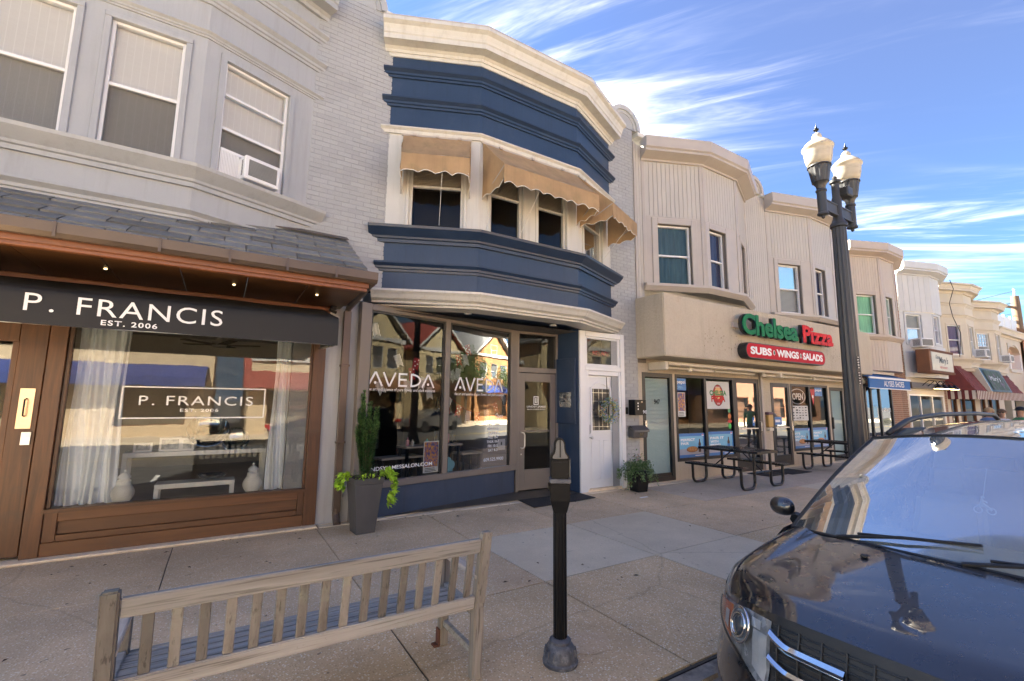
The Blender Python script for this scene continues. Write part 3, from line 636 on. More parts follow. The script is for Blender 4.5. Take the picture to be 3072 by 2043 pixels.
text('P.', 'lettering', m_lettering, aw, (-1.565, AY-.009, 2.475), (1, 0, 0), (0, 0, 1), .20, .162, space=1.3); text('FRANCIS', 'lettering', m_lettering, aw, (-1.21, AY-.009, 2.472), (1, 0, 0), (0, 0, 1), 1.155, .168, space=1.12)
text('EST. 2006', 'lettering', m_lettering, aw, (-1.03, AY-.006, 2.392), (1, 0, 0), (0, 0, 1), .43, .052, off=.02, space=1.2)
# --- lettering on the shop window (parts of the building)
wf = MB()
for a, b, c, e in ((-1.0, .50, 1.835, 1.85), (-1.0, .50, 1.465, 1.48), (-1.0, -.985, 1.48, 1.835), (.485, .50, 1.48, 1.835)): wf.fquad(FRONT, a, b, .001, c, e)
wf.make('window_lettering', m_lettering, gb)
text('P.', 'window_lettering', m_lettering, gb, (-.83, FY+.001, 1.626), (1, 0, 0), (0, 0, 1), .15, .112, space=1.3); text('FRANCIS', 'window_lettering', m_lettering, gb, (-.565, FY+.001, 1.625), (1, 0, 0), (0, 0, 1), .925, .115, space=1.15)
text('EST. 2006', 'window_lettering', m_lettering, gb, (-.42, FY+.001, 1.545), (1, 0, 0), (0, 0, 1), .40, .04, off=.015, space=1.25)
# --- window display
m_curt = mat('sheer_curtain', (.84, .88, .92), rough=.9, var=.04, fine=.02, bump=.1)
def curtain(x0, x1, lab):
    b = MB()
    def fn(u, v):
        x = x0+(x1-x0)*u; f = .045*math.sin(u*26+.6*math.sin(v*3))+.02*math.sin(u*61+1); return V((x+.02*math.sin(v*5+u*9), FY+.16+f*(.55+.45*v), .50+2.4*(1-v)))
    b.grid(fn, 90, 10); return tag(b.make('curtain', m_curt, None, smooth='all'), lab, 'curtain', 'sheer curtains in the boutique window')
curtain(-1.47, -.98, 'pale blue sheer curtain at the left side of boutique window'); curtain(.60, 1.04, 'pale blue sheer curtain at the right side of boutique window')
m_tablew = mat('display_white', (.78, .78, .75), rough=.4, bump=0, var=.04)
def display_table(x0, x1, y0, y1, z, lab, zf=.42):
    t_ = thing('display_table', lab, 'table', ((x0+x1)/2, (y0+y1)/2, zf)); MB().box(x0, y0, z-.06, x1, y1, z).make('tabletop', m_tablew, t_, bevel=.004)
    for a in (x0, x1-.05):
        for b in (y0, y1-.05): MB().box(a, b, zf-.02, a+.05, b+.05, z-.061).make('leg', m_tablew, t_)
display_table(-1.02, .62, FY+.75, FY+1.2, 1.0, 'tall white console table in the boutique window'); display_table(-.62, .24, FY+.32, FY+.62, .64, 'low white bench table in front of the console in boutique window')
m_ceram = mat('pierced_ceramic', (.80, .80, .76), rough=.3, bump=0, var=.04)
def jar(x, y, z, lab):
    b = MB(); n, m = 28, 14
    def rad(v): return .055+.055*math.sin(min(1, v*1.15)*math.pi*.92)**1.1
    for j in range(m):
        for i in range(n):
            v0, v1 = j/m, (j+1)/m
            for (ia, va, ib, vb) in ((i, v0, i+1, v1), (i+1, v0, i, v1)):
                A = [2*math.pi*ia/n, 2*math.pi*ib/n]
                P = [V((x+rad(vv)*math.cos(a), y+rad(vv)*math.sin(a), z+.03+vv*.24)) for a, vv in zip(A, (va, vb))]
                d = (P[1]-P[0]).normalized(); o = V((P[0].x-x, P[0].y-y, 0)).normalized(); s = d.cross(o)*.0055
                b.add([P[0]-s+o*.003, P[0]+s+o*.003, P[1]+s+o*.003, P[1]-s+o*.003], [(0, 1, 2, 3)])
    t_ = thing('ginger_jar', lab, 'jar', (x, y, z), 'pierced ceramic jars in the boutique window'); b.make('jar_body', m_ceram, t_)
    q = MB(); q.lathe((x, y, z), [(.045, 0), (.06, .005), (.056, .03)], 20); q.make('foot', m_ceram, t_, smooth=True)
    q = MB(); q.lathe((x, y, z+.265), [(.066, 0), (.07, .02), (.045, .045), (.064, .05), (.06, .075), (.03, .105), (.008, .115), (.016, .135), (.012, .15), (0, .155)], 20); q.make('lid', m_ceram, t_, smooth=True)
jar(-.90, FY+.17, .45, 'white pierced ginger jar beside the left boutique curtain'); jar(.44, FY+.17, .45, 'white pierced ginger jar beside the right boutique curtain')
m_bowl = glass('bowl_glass', (.62, .68, .66), gain=2.2, add=.16, rough=.05)
for x, y, z, r, tl, lab in ((-.12, FY+.95, 1.30, .26, 60, 'large clear glass bowl leaning upright on console'), (.22, FY+.9, 1.16, .18, 65, 'smaller clear glass bowl leaning upright on console'), (-.02, FY+.47, .70, .17, 0, 'glass bowl on low table in boutique window')):
    b = MB(); b.lathe((0, 0, 0), [(r*.2, 0), (r*.55, r*.08), (r*.85, r*.22), (r, r*.42), (r*.97, r*.43), (r*.8, r*.25), (r*.5, r*.12), (r*.15, r*.05)], 28)
    o = b.make('glass_bowl', m_bowl, None, smooth=True); M4 = Matrix.Translation((x, y, z-r*(.3 if tl else .35))) @ Matrix.Rotation(R(tl), 4, 'X'); o.matrix_basis = M4; tag(o, lab, 'bowl')
m_photo = mat('photo_print', (.30, .32, .33), rough=.3, var=.5, vs=14, bump=0)
for x, w_, h_, lab in ((-.66, .24, .18, 'white framed photograph standing on the console'), (-.42, .15, .17, 'second white framed photograph standing on console'), (-.93, .2, .12, 'small grey sign card on console in boutique window')):
    t_ = thing('photo_frame', lab, 'frame', (x, FY+.85, 1.0)); b = MB().box(x, FY+.84, 1.0, x+w_, FY+.865, 1.0+h_); b.make('frame', m_tablew, t_); MB().box(x+.025, FY+.836, 1.025, x+w_-.025, FY+.8395, 1.0+h_-.025).make('picture', m_photo, t_)
fan = thing('ceiling_fan', 'dark ceiling fan seen through the boutique window', 'fan', (-.1, 9.4, 2.6)); b = MB(); b.lathe((-.1, 9.4, 2.6), [(.1, 0), (.12, .08), (.05, .12), (.03, .35)], 14); b.make('motor', m_roomlight, fan, smooth=True)
for i in range(5):
    a = i*1.2566; MB().bar((-.1+.1*math.cos(a), 9.4+.1*math.sin(a), 2.64), (-.1+.62*math.cos(a), 9.4+.62*math.sin(a), 2.66), .13, .012).make('blade', m_room, fan)
# --- window air conditioner
def ac_unit(fr, s0, s1, z0, z1, out, lab, body, plate=None):
    c = fr.p((s0+s1)/2, 0, z0); t_ = thing('air_conditioner', lab, 'air conditioner', c, 'window air conditioners'); b = MB(); b.fbox(fr, s0, s1, -.05, out, z0, z1); b.make('cabinet', body, t_, bevel=.012)
    g_ = MB().fbox(fr, s0+.045, s1-.045, out-.01, out+.004, z0+.05, z1-.05); g_.make('coil_grille', m_coil, t_)
    f_ = MB()
    n = 13
    for i in range(n): z = z0+.06+(z1-z0-.12)*i/(n-1); f_.fbox(fr, s0+.047, s1-.047, out+.004, out+.009, z-.0035, z+.0035)
    f_.make('louvre', m_louvre, t_); f_ = MB()
    for i in range(11): z = z0+.06+(z1-z0-.12)*i/10; f_.hexa([fr.p(s0-.003, d, zz) for zz in (z-.006, z+.006) for d in (.08, out-.06, out-.06, .08)][:4]+[fr.p(s0-.003, d, z+.006) for d in (.08, out-.06, out-.06, .08)]) if 0 else f_.quad(fr.p(s0-.0015, .08, z-.006), fr.p(s0-.0015, out-.06, z-.006), fr.p(s0-.0015, out-.06, z+.006), fr.p(s0-.0015, .08, z+.006))
    f_.make('side_vent', m_dark, t_); return t_
m_louvre = mat('louvre_grey', (.30, .30, .29), rough=.6, bump=0, spec=.2)
m_coil = mat('coil', (.14, .145, .15), rough=.5, bump=.3, bs=200)
ac_unit(segs[2], .49, .94, 4.515, 4.83, .18, 'white window air conditioner in the grey bay above the slate roof', m_purewhite)
pn = MB()
for a, b in ((.265, .49), (.94, 1.035)):
    k = a
    while k < b-.005: pn.fbox(segs[2], k, min(k+.014, b), -.05, -.012, 4.52, 4.85); k += .018
pn.fbox(segs[2], .265, 1.035, -.055, -.01, 4.85, 4.885); pn.make('accordion_panel', m_purewhite, gb)
# ------------------------------------------------------------------ navy salon building
sb = thing('salon_building', 'navy blue bay-fronted salon building with white cornices', 'building', (4.4, 8.2, 0))
SP = [(1.98, FY), (3.35, 6.45), (5.47, 6.45), (6.90, FY)]
sg = [Fr(SP[i], SP[i+1]) for i in range(3)]
up = MB()
for f in sg: up.fwall(f, 6.13, 7.60)
up.make('upper_bay_wall', m_navy, sb)
W0, W1 = 4.46, 5.62
wop = {0: [(.37, 1.25, W0, W1)], 1: [(.21, .87, W0, W1), (1.19, 1.85, W0, W1)], 2: [(.25, 1.10, W0, W1)]}
mid = MB()
for i, f in enumerate(sg): mid.fwall(f, 4.40, 6.14, wop[i])
mid.make('window_bay_wall', m_white, sb)
m_blindslat = mat('old_blind', (.42, .36, .29), rough=.7, var=.1, bump=0)
for i, f in enumerate(sg):
    for o_ in wop[i]:
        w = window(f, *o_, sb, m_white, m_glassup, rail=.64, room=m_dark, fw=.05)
        casing(f, *o_, sb, m_white, w=.05, d=.02, sill=False)
        s_ = MB(); z = o_[3]-.05
        while z > W0+.64*(W1-W0)+.04: s_.hexa([f.p(a, d, zz) for zz, d2 in ((z-.022, 0), (z, 0)) for a, d in ((o_[0]+.05, -.10+(.012 if zz < z-.01 else 0)), (o_[1]-.05, -.10+(.012 if zz < z-.01 else 0)), (o_[1]-.05, -.104), (o_[0]+.05, -.104))]); z -= .026
        s_.make('blind_slats', m_blindslat, w)
low = MB()
for f in sg: low.fwall(f, 3.40, 4.42)
low.make('lower_bay_wall', m_navy, sb)
moulding(SP, [(a*.95, b*.95) for a, b in CORN], 7.50, sb, m_white, 'cornice')
moulding(SP, [(-.01, 0), (.02, 0), (.03, .06), (.05, .10), (-.01, .10)], 7.44, sb, m_white)
moulding(SP, [(-.01, 0), (.37, 0), (.37, .03), (-.01, .03)], 7.885, sb, m_beigetrim, 'roof_edge')
g = MB(); g.add([V((x, y, 7.90)) for x, y in SP], [(0, 1, 2, 3)]); g.make('bay_roof', m_slate, sb)
moulding(SP, BAND, 7.06, sb, m_navydark); moulding(SP, BAND, 6.54, sb, m_navydark)
moulding(SP, [(-.01, 0), (.035, 0), (.05, .05), (.09, .08), (.09, .10), (-.01, .10)], 6.06, sb, m_white)
moulding(SP, SILLP, 4.20, sb, m_navydark, 'bay_sill', ext=.22); moulding(SP, BAND, 3.73, sb, m_navydark)
moulding(SP, [(-.3, 0), (.05, 0), (.06, .03), (.10, .04), (.11, .07), (.17, .10), (.21, .16), (.25, .20), (.25, .23), (-.01, .25)], 3.17, sb, m_white, 'lower_cornice')
bb = Fr((6.86, FY), (7.65, FY)); bwal = MB().box(6.88, FY+.01, 0, 7.655, FY+.5, 8.05).make('brick_pier', m_mortar, sb)
brick_field(bb, .0, .79, .02, 8.05, bwal, m_greybrick, m_mortar, 300, skip=lambda s, z: z < 3.16 and s < .33)
cap_arch(FRONT, 7.38, 8.06, .50, sb, m_grey, m_greybrick)
cp = MB(); cp.box(7.80, FY-.05, 7.95, 8.2, FY+.34, 8.06); cp.make('parapet_coping', m_white, sb, bevel=.01)
MB().box(1.72, FY+1.6, 3.3, 7.64, 16, 7.85).make('rear_block', m_grey, sb)
# back closing behind the bays
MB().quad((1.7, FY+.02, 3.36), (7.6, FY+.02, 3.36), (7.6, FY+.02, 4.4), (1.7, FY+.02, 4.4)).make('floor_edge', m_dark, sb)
# recessed shopfront
so = MB(); so.add([V((1.6, 6.98, 3.19)), V((3.35, 6.45, 3.19)), V((5.47, 6.45, 3.19)), V((6.95, 7.0, 3.19)), V((6.95, 8.0, 3.19)), V((1.6, 8.0, 3.19))], [(0, 1, 2, 3, 4, 5)]); so.make('soffit', m_navy, sb)
for x, y in ((3.4, 6.85), (5.3, 7.0)): q = MB(); q.lathe((x, y, 3.165), [(.05, 0), (.065, .005), (.065, .03)], 14); q.make('recessed_light', m_purewhite, sb)
SF = Fr((1.655, 6.925), (4.87, 7.655)); L = SF.L
fr_ = MB(); zt = 3.17
for a, b in ((0, .17), (1.555, 1.655), (3.13, L)): fr_.fbox(SF, a, b, -.05, .05, .44 if a else .0, zt)
fr_.fbox(SF, .17, L, -.048, .047, 3.07, zt-.002); fr_.fbox(SF, .17, L, -.047, .06, .43, .53)
fr_.make('shopfront_frame', m_taupe, sb, bevel=.006)
bdm = MB()
for a, b in ((.17, 1.555), (1.655, 3.13)): bdm.fbox(SF, a, a+.03, -.04, .02, .53, 3.07); bdm.fbox(SF, b-.03, b, -.04, .02, .53, 3.07); bdm.fbox(SF, a+.03, b-.03, -.04, .02, 3.04, 3.07)
bdm.make('glazing_gasket', m_blackframe, sb)
for a, b in ((.20, 1.525), (1.685, 3.10)): MB().fquad(SF, a, b, .0, .53, 3.04).make('shop_window_pane', m_glassdark, sb)
MB().fbox(SF, .3, L-.03, -.06, .03, .0, .428).make('stall_riser', m_navy, sb, bevel=.006)
cr = MB(); cr.prism([SF.p(.05, .0, .0), SF.p(.05, .13, .0), SF.p(L, .05, 0), SF.p(L, 0, 0)], (0, 0, .012)); cr.make('mortar_fillet', m_conc, sb)
# door
DF = Fr((4.87, 7.655), (5.86, 7.60)); DL = DF.L
d_ = MB(); d_.fbox(DF, .0, .06, -.05, .05, .02, 3.17); d_.fbox(DF, DL-.06, DL, -.05, .05, .02, 3.17); d_.fbox(DF, .06, DL-.06, -.048, .048, 2.30, 2.40); d_.fbox(DF, .06, DL-.06, -.048, .048, 3.07, 3.168); d_.make('door_frame', m_taupe, sb, bevel=.005)
MB().fquad(DF, .06, DL-.06, .0, 2.40, 3.07).make('transom_pane', m_glassdark, sb)
d_ = MB(); a, b = .065, DL-.065
d_.fbox(DF, a, a+.14, -.02, .025, .04, 2.29); d_.fbox(DF, b-.12, b, -.02, .025, .04, 2.29); d_.fbox(DF, a+.14, b-.12, -.02, .024, .04, .42); d_.fbox(DF, a+.14, b-.12, -.02, .024, 2.12, 2.29); d_.fbox(DF, a+.14, b-.12, -.03, .01, 1.13, 1.16)
dor = d_.make('door', m_taupe, sb, bevel=.004)
MB().fquad(DF, a+.135, b-.115, .003, .41, 2.13).make('pane', m_glassdark, dor)
h_ = MB().tube([DF.p(a+.05, .025, .83), DF.p(a+.05, .08, .83), DF.p(a+.08, .10, .84), DF.p(a+.10, .10, .88), DF.p(a+.10, .10, 1.08), DF.p(a+.08, .10, 1.12), DF.p(a+.05, .08, 1.13), DF.p(a+.05, .025, 1.13)], .013, 10); h_.make('handle', m_steel, dor, smooth=True)
k_ = MB().fbox(DF, a+.05, a+.075, .025, .035, .70, .725); k_.make('keyhole', m_steel, dor)
ftext('LINDSY JAMES', 'door_lettering', m_lettering, dor, DF, a+.20, .006, 1.60, .44, .045, off=.01)
ftext('SALON & COLOR STUDIO', 'door_lettering', m_lettering, dor, DF, a+.205, .006, 1.565, .43, .02, off=.01)
def lj_logo(fr, s, d, z, w, h, m1, parent, nm):
    q = MB(); t = w*.13
    for A in ((s, s+t, z, z+h), (s+w-t, s+w, z, z+h), (s+t, s+w-t, z+h-t, z+h), (s+t, s+w-t, z, z+t), (s+w*.30, s+w*.42, z+h*.32, z+h*.82), (s+w*.30, s+w*.56, z+h*.24, z+h*.32), (s+w*.62, s+w*.74, z+h*.24, z+h*.82)): q.fquad(fr, A[0], A[1], d, A[2], A[3])
    q.make(nm, m1, parent)
lj_logo(DF, a+.355, .006, 1.665, .115, .165, m_lettering, dor, 'door_logo')
# blue return pier with plaque
PF = Fr((5.83, 7.61), (5.97, FY-.01))
MB().fquad(PF, 0, PF.L, 0, 0, 3.19).make('return_pier', m_navy, sb)
q = MB().fbox(PF, .0, PF.L-.06, .001, .04, 1.30, 2.60); q.make('pier_panel', m_navy, sb, bevel=.006)
pq = MB().fbox(PF, .13, .42, .042, .05, 1.62, 1.92); plq = tag(pq.make('sign_plaque', m_steel), 'square brushed metal plaque with LINDSY JAMES on the navy pier', 'sign')
lj_logo(PF, .245, .052, 1.78, .06, .09, m_black, plq, 'plaque_logo'); ftext('LINDSY JAMES', 'plaque_lettering', m_black, plq, PF, .155, .052, 1.725, .24, .022)
for s_, z_ in ((.14, 1.63), (.41, 1.63), (.14, 1.91), (.41, 1.91)): disc(MB(), PF.p(s_, .052, z_), PF.e, (0, 0, 1), .006, .006, 8).make('screw', m_black, plq)
# white side door
wf_ = Fr((5.97, FY-.02), (7.20, FY-.02))
d_ = MB(); d_.fbox(wf_, .0, .15, -.3, .03, .0, 3.16); d_.fbox(wf_, 1.12, 1.23, -.3, .03, 0, 3.16); d_.fbox(wf_, .15, 1.12, -.3, .028, 3.05, 3.158); d_.fbox(wf_, .15, 1.12, -.3, .027, 2.36, 2.46); d_.fbox(wf_, .15, .24, -.12, .012, 0, 2.36); d_.fbox(wf_, 1.07, 1.12, -.12, .012, 0, 2.36); d_.fbox(wf_, .24, 1.07, -.12, .010, 2.27, 2.36)
d_.fbox(wf_, .15, .21, -.1, .0, 2.46, 3.05); d_.fbox(wf_, 1.06, 1.12, -.1, .0, 2.46, 3.05); d_.fbox(wf_, .21, 1.06, -.1, .0, 2.46, 2.50); d_.fbox(wf_, .21, 1.06, -.1, .0, 3.01, 3.05)
d_.make('side_door_frame', m_doorwhite, sb, bevel=.007)
MB().fquad(wf_, .21, 1.06, -.03, 2.50, 3.01).make('transom_pane', m_glassdark, sb)
MB().fquad(wf_, .2, 1.08, -.32, 0, 3.1).make('transom_backing', m_room, sb)
ftext('945½-947½', 'transom_number', mat('faded_red', (.40, .06, .06), bump=0), sb, wf_, .38, -.028, 2.68, .44, .09, shear=.3)
d0, d1 = .245, 1.065
dm = MB(); dm.fwall(wf_, .05, 2.265, [(.36, .86, 1.16, 2.0)], depth=.02, s0=d0, s1=d1, d=-.05)
wd = dm.make('side_door', m_doorwhite, sb)
def archpoly(s0, s1, z0, z1, zc, d, n=10): return [wf_.p(s0, d, z0), wf_.p(s1, d, z0), wf_.p(s1, d, z1)] + [wf_.p(s1+(s0-s1)*i/n, d, z1+(zc-z1)*math.sin(math.pi*i/n)) for i in range(1, n)] + [wf_.p(s0, d, z1)]
fl_ = MB()
o_ = archpoly(.325, .895, 1.125, 2.03, 2.14, -.03); i_ = archpoly(.365, .855, 1.165, 2.0, 2.095, -.03)
n_ = len(o_); o2 = archpoly(.325, .895, 1.125, 2.03, 2.14, -.055); i2 = archpoly(.365, .855, 1.165, 2.0, 2.095, -.065)
fl_.add(o_+i_+o2+i2, [(k, (k+1) % n_, n_+(k+1) % n_, n_+k) for k in range(n_)]+[(k, (k+1) % n_, 2*n_+(k+1) % n_, 2*n_+k) for k in range(n_)]+[(n_+k, n_+(k+1) % n_, 3*n_+(k+1) % n_, 3*n_+k) for k in range(n_)]); fl_.make('light_surround', m_doorwhite, wd)
m_leadglass = mat('leaded_glass', (.06, .06, .06), spec=.2, rough=.3, var=.3, vs=9, bump=.15, bs=14)
gl = MB().add(archpoly(.36, .86, 1.16, 2.0, 2.097, -.058), [tuple(range(n_))]); gl.make('leaded_pane', m_leadglass, wd)
ld = MB()
for s_ in (.42, .56, .66, .80): ld.fbox(wf_, s_-.004, s_+.004, -.058, -.054, 1.17, 2.0)
for z in (1.24, 1.45, 1.75, 1.92): ld.fbox(wf_, .365, .855, -.0575, -.0535, z-.004, z+.004)
ld.make('lead_came', m_steel, wd)
for s0, s1 in ((.34, .58), (.66, .90)):
    q = MB()
    for z0, z1 in ((.20, .98),):
        for A in ((s0, s0+.02, z0, z1), (s1-.02, s1, z0, z1), (s0+.02, s1-.02, z0, z0+.02), (s0+.02, s1-.02, z1-.02, z1)): q.fbox(wf_, A[0], A[1], -.055, -.042, A[2], A[3])
    q.make('door_panel', m_doorwhite, wd, bevel=.006)
q = MB(); q.tube([wf_.p(.30, -.05, 1.03), wf_.p(.30, .0, 1.03)], [.012, .012], 8); q.tube([wf_.p(.30, .0, 1.03), wf_.p(.30, .012, 1.03), wf_.p(.30, .035, 1.03), wf_.p(.30, .05, 1.03)], [.012, .03, .032, .01], 12); q.tube([wf_.p(.285, -.02, 1.1), wf_.p(.285, -.02, 1.28)], .008, 8); q.make('door_knob', m_steel, wd, smooth=True)
q = MB().fbox(wf_, .2, 1.1, -.1, .02, 0.0, .045); q.make('threshold', m_conc, sb)
MB().fquad(wf_, d0, d1, -.13, 0, 2.3).make('door_backing', m_dark, sb)
ftext('935', 'number', m_steel, sb, wf_, .04, .032, 1.55, .05, .22) if 0 else None
# salon interior
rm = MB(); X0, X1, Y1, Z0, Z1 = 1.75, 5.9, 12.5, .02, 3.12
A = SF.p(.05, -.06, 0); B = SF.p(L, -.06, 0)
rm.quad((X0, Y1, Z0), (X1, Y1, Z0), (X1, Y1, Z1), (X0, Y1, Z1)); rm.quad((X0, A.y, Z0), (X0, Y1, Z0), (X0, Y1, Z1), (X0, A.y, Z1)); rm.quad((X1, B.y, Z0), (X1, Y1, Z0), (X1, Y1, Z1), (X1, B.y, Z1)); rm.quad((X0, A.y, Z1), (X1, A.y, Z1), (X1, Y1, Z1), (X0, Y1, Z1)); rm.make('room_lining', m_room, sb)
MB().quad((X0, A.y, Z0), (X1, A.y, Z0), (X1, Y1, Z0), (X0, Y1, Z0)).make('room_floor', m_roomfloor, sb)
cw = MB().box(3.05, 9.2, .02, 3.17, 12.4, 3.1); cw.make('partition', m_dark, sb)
m_shelf = mat('shelf_top', (.42, .38, .32), rough=.5, bump=0)
def shelf_table(fr, s0, s1, d0, d1, z, lab):
    t_ = thing('retail_table', lab, 'table', fr.p((s0+s1)/2, (d0+d1)/2, 0)); MB().fbox(fr, s0, s1, d0, d1, z-.035, z).make('tabletop', m_shelf, t_, bevel=.004)
    for a in (s0+.03, s1-.07): MB().fbox(fr, a, a+.04, d0+.03, d0+.07, .02, z-.036).make('leg', m_black, t_); MB().fbox(fr, a, a+.04, d1-.07, d1-.03, .02, z-.036).make('leg', m_black, t_)
shelf_table(SF, 1.15, 2.35, -.75, -.42, .95, 'narrow retail table with bottles behind the salon window'); shelf_table(SF, .75, 1.55, -.85, -.5, .78, 'lower retail table behind the left salon pane'); shelf_table(SF, 2.5, 3.0, -.95, -.6, .74, 'small stool table behind the right salon pane')
m_bottle = [mat('bottle_%d' % i, c, rough=.25, bump=0) for i, c in enumerate(((.02, .02, .02), (.55, .28, .32), (.10, .42, .45), (.5, .48, .42)))]
for k, (s_, h_, mi) in enumerate(((1.82, .26, 0), (1.92, .26, 0), (2.02, .3, 3), (2.1, .24, 1), (2.2, .22, 0), (1.65, .1, 2), (1.35, .1, 3), (1.25, .14, 1))):
    q = MB(); r_ = .03; q.lathe(SF.p(s_, -.55, .952), [(r_, 0), (r_, h_*.6), (r_*.9, h_*.68), (r_*.4, h_*.76), (r_*.4, h_*.92), (r_*.45, h_*.93), (r_*.45, h_)], 12)
    tag(q.make('product_bottle', m_bottle[mi], None, smooth=True), ['left black bottle of the tall pair', 'right black bottle of the tall pair', 'tall pale bottle right of the black pair', 'pink bottle right of the tall pale one', 'short black bottle at the right end', 'small teal jar left of the black pair', 'small pale jar toward the left end', 'small pink bottle at the left end'][k]+' on the salon retail table', 'bottle', 'bottles on the salon table')
m_red = mat('bunting_red', (.28, .02, .025), rough=.8, bump=.1); m_stripe, nt, b_ = base('bunting_stripe')
wv = nt.nodes.new('ShaderNodeTexWave'); wv.wave_type = 'BANDS'; wv.bands_direction = 'X'; wv.inputs['Scale'].default_value = 14; wv.inputs['Distortion'].default_value = .6
nt.links.new(pos(nt), wv.inputs[0]); nt.links.new(nmix(nt, nramp(nt, wv.outputs[0], .45, .55), (.03, .03, .035), (.75, .74, .72)), b_.inputs['Base Color'])
bt_ = thing('flag_bunting', 'garland of red star and striped pennants inside the salon window', 'bunting', SF.p(1.7, -.1, 2.0))
cordp = []
def pennant(s, z, w_, h_, m, rot, d=-.08):
    q = MB(); e = SF.e*math.cos(rot)+V((0, 0, 1))*math.sin(rot); u = V((0, 0, 1))*math.cos(rot)-SF.e*math.sin(rot); o = SF.p(s, d, z)
    q.add([o-e*w_/2, o+e*w_/2, o+e*w_/2-u*h_, o-u*h_*.78, o-e*w_/2-u*h_], [(0, 1, 2, 3, 4)]); f = q.make('pennant', m, bt_)
    if m is m_red:
        st = MB()
        for a, b in ((-.25, .3), (.2, .45), (-.1, .62), (.28, .12)):
            c = o+e*w_*a-u*h_*b+SF.n*.004; st.add([c+e*(.016 if i % 2 == 0 else .007)*math.cos(i*.6283+1.57)+u*(.016 if i % 2 == 0 else .007)*math.sin(i*.6283+1.57) for i in range(10)], [tuple(range(10))])
        st.make('star', m_lettering, f)
for i in range(7):
    u = i/6; s_ = 1.78+1.25*u; z_ = 1.78-.30*math.sin(math.pi*u)-.0+.08*(u); pennant(s_, z_, .12, .22, m_red if i % 2 else m_stripe, (u-.5)*-.9*-1); cordp.append(SF.p(s_, -.08, z_))
for k, (s_, z_, m, r_) in enumerate(((.3, 2.9, m_stripe, .3), (.42, 2.0, m_stripe, .5), (.75, 2.45, m_stripe, .4), (1.0, 2.25, m_red, .1), (1.12, 2.42, m_red, -.2), (.95, 2.05, m_stripe, .2), (1.25, 2.1, m_stripe, -.3), (1.38, 1.95, m_stripe, .1), (1.85, 2.25, m_stripe, .5), (1.95, 2.55, m_red, .2), (2.0, 2.3, m_stripe, -.2), (2.2, 2.75, m_red, .3), (2.1, 2.55, m_stripe, .3), (1.75, 1.7, m_red, .1), (1.74, 2.0, m_red, .0), (3.02, 1.95, m_red, .1))): pennant(s_, z_, .12, .22, m, r_, -.12-.03*(k % 3))
MB().tube(cordp, .004, 5).make('cord', m_red, bt_)
# window graphics
def aveda(s0, z0, w, h):
    q = MB(); d = .004; t = h*.135
    def st(a, b, tt=t):
        a, b = V((a[0], 0, a[1])), V((b[0], 0, b[1])); e = (b-a).normalized(); n = V((-e.z, 0, e.x))*tt/2
        q.quad(*[SF.p(s0+p.x, d, z0+p.z) for p in (a-n, b-n, b+n, a+n)])
    u = w/4.72
    def A(x): st((x+.05*u, 0), (x+.49*u, h)); st((x+.51*u, h), (x+.95*u, 0)); disc(q, SF.p(s0+x+.5*u, d, z0+h*.24), SF.e, (0, 0, 1), h*.10, h*.10, 14)
    A(0); st((1.02*u, h), (1.42*u, 0)); st((1.84*u, h), (1.44*u, 0))
    x = 2.05*u; st((x+t/2, 0), (x+t/2, h)); st((x+t, h-t/2), (x+.62*u, h-t/2)); st((x+t, h*.52), (x+.58*u, h*.52)); st((x+t, t/2), (x+.62*u, t/2))
    x = 2.92*u; st((x+t/2, 0), (x+t/2, h))
    pv = None
    for i in range(13):
        a = math.pi/2-math.pi*i/12; p_ = (x+t/2+(.66*u)*max(0, math.cos(a)), h/2+(h/2-t/2)*math.sin(a))
        if pv: st(pv, p_)
        pv = p_
    A(3.74*u); q.make('window_lettering', m_lettering, sb)
aveda(.17, 1.93, 1.20, .215); aveda(1.80, 1.90, 1.16, .235)
ftext('the art and science of pure flower and plant essences', 'window_lettering', m_lettering, sb, SF, .17, .004, 1.845, 1.22, .062)
ftext('the art and science of pure flower and plant essences', 'window_lettering', m_lettering, sb, SF, 1.80, .004, 1.805, 1.18, .065)
for i, s_ in enumerate(('SUN CLOSED', 'MON 10-6', 'TUES 9-6', 'WED 10-7', 'THUR 10-7', 'FRI 10-5', 'SAT 9-3')):
    w_ = (.33, .28, .26, .27, .30, .24, .23)[i]; ftext(s_, 'window_lettering', m_lettering, sb, SF, 2.72-w_/2, .004, 1.275-.078*i, w_, .05, off=.012)
ftext('Open', 'window_lettering', m_lettering, sb, SF, 2.78, .004, 1.38, .18, .12, shear=.25)
ftext('609.525.9900', 'window_lettering', m_lettering, sb, SF, 2.50, .004, .64, .49, .062, off=.012)
ftext('LINDSYJAMESSALON.COM', 'window_lettering', m_lettering, sb, SF, .22, .004, .66, 1.16, .075, off=.015)
m_poster, nt, b_ = base('festival_poster'); p_ = pos(nt); gz = nt.nodes.new('ShaderNodeSeparateXYZ'); nt.links.new(p_, gz.inputs[0])
cn = nnoise(nt, p_, 26, 5, .7); cr_ = nt.nodes.new('ShaderNodeValToRGB'); nt.links.new(cn, cr_.inputs[0])
for i, (t, c) in enumerate(((.3, (.02, .04, .14, 1)), (.45, (.10, .08, .25, 1)), (.55, (.45, .16, .04, 1)), (.68, (.75, .55, .10, 1)))):
    if i < 2: cr_.color_ramp.elements[i].position = t; cr_.color_ramp.elements[i].color = c
    else: e = cr_.color_ramp.elements.new(t); e.color = c
nt.links.new(cr_.outputs[0], b_.inputs['Base Color']); b_.inputs['Roughness'].default_value = .4
m_paper = mat('paper', (.62, .62, .60), rough=.7, bump=0, var=.05)
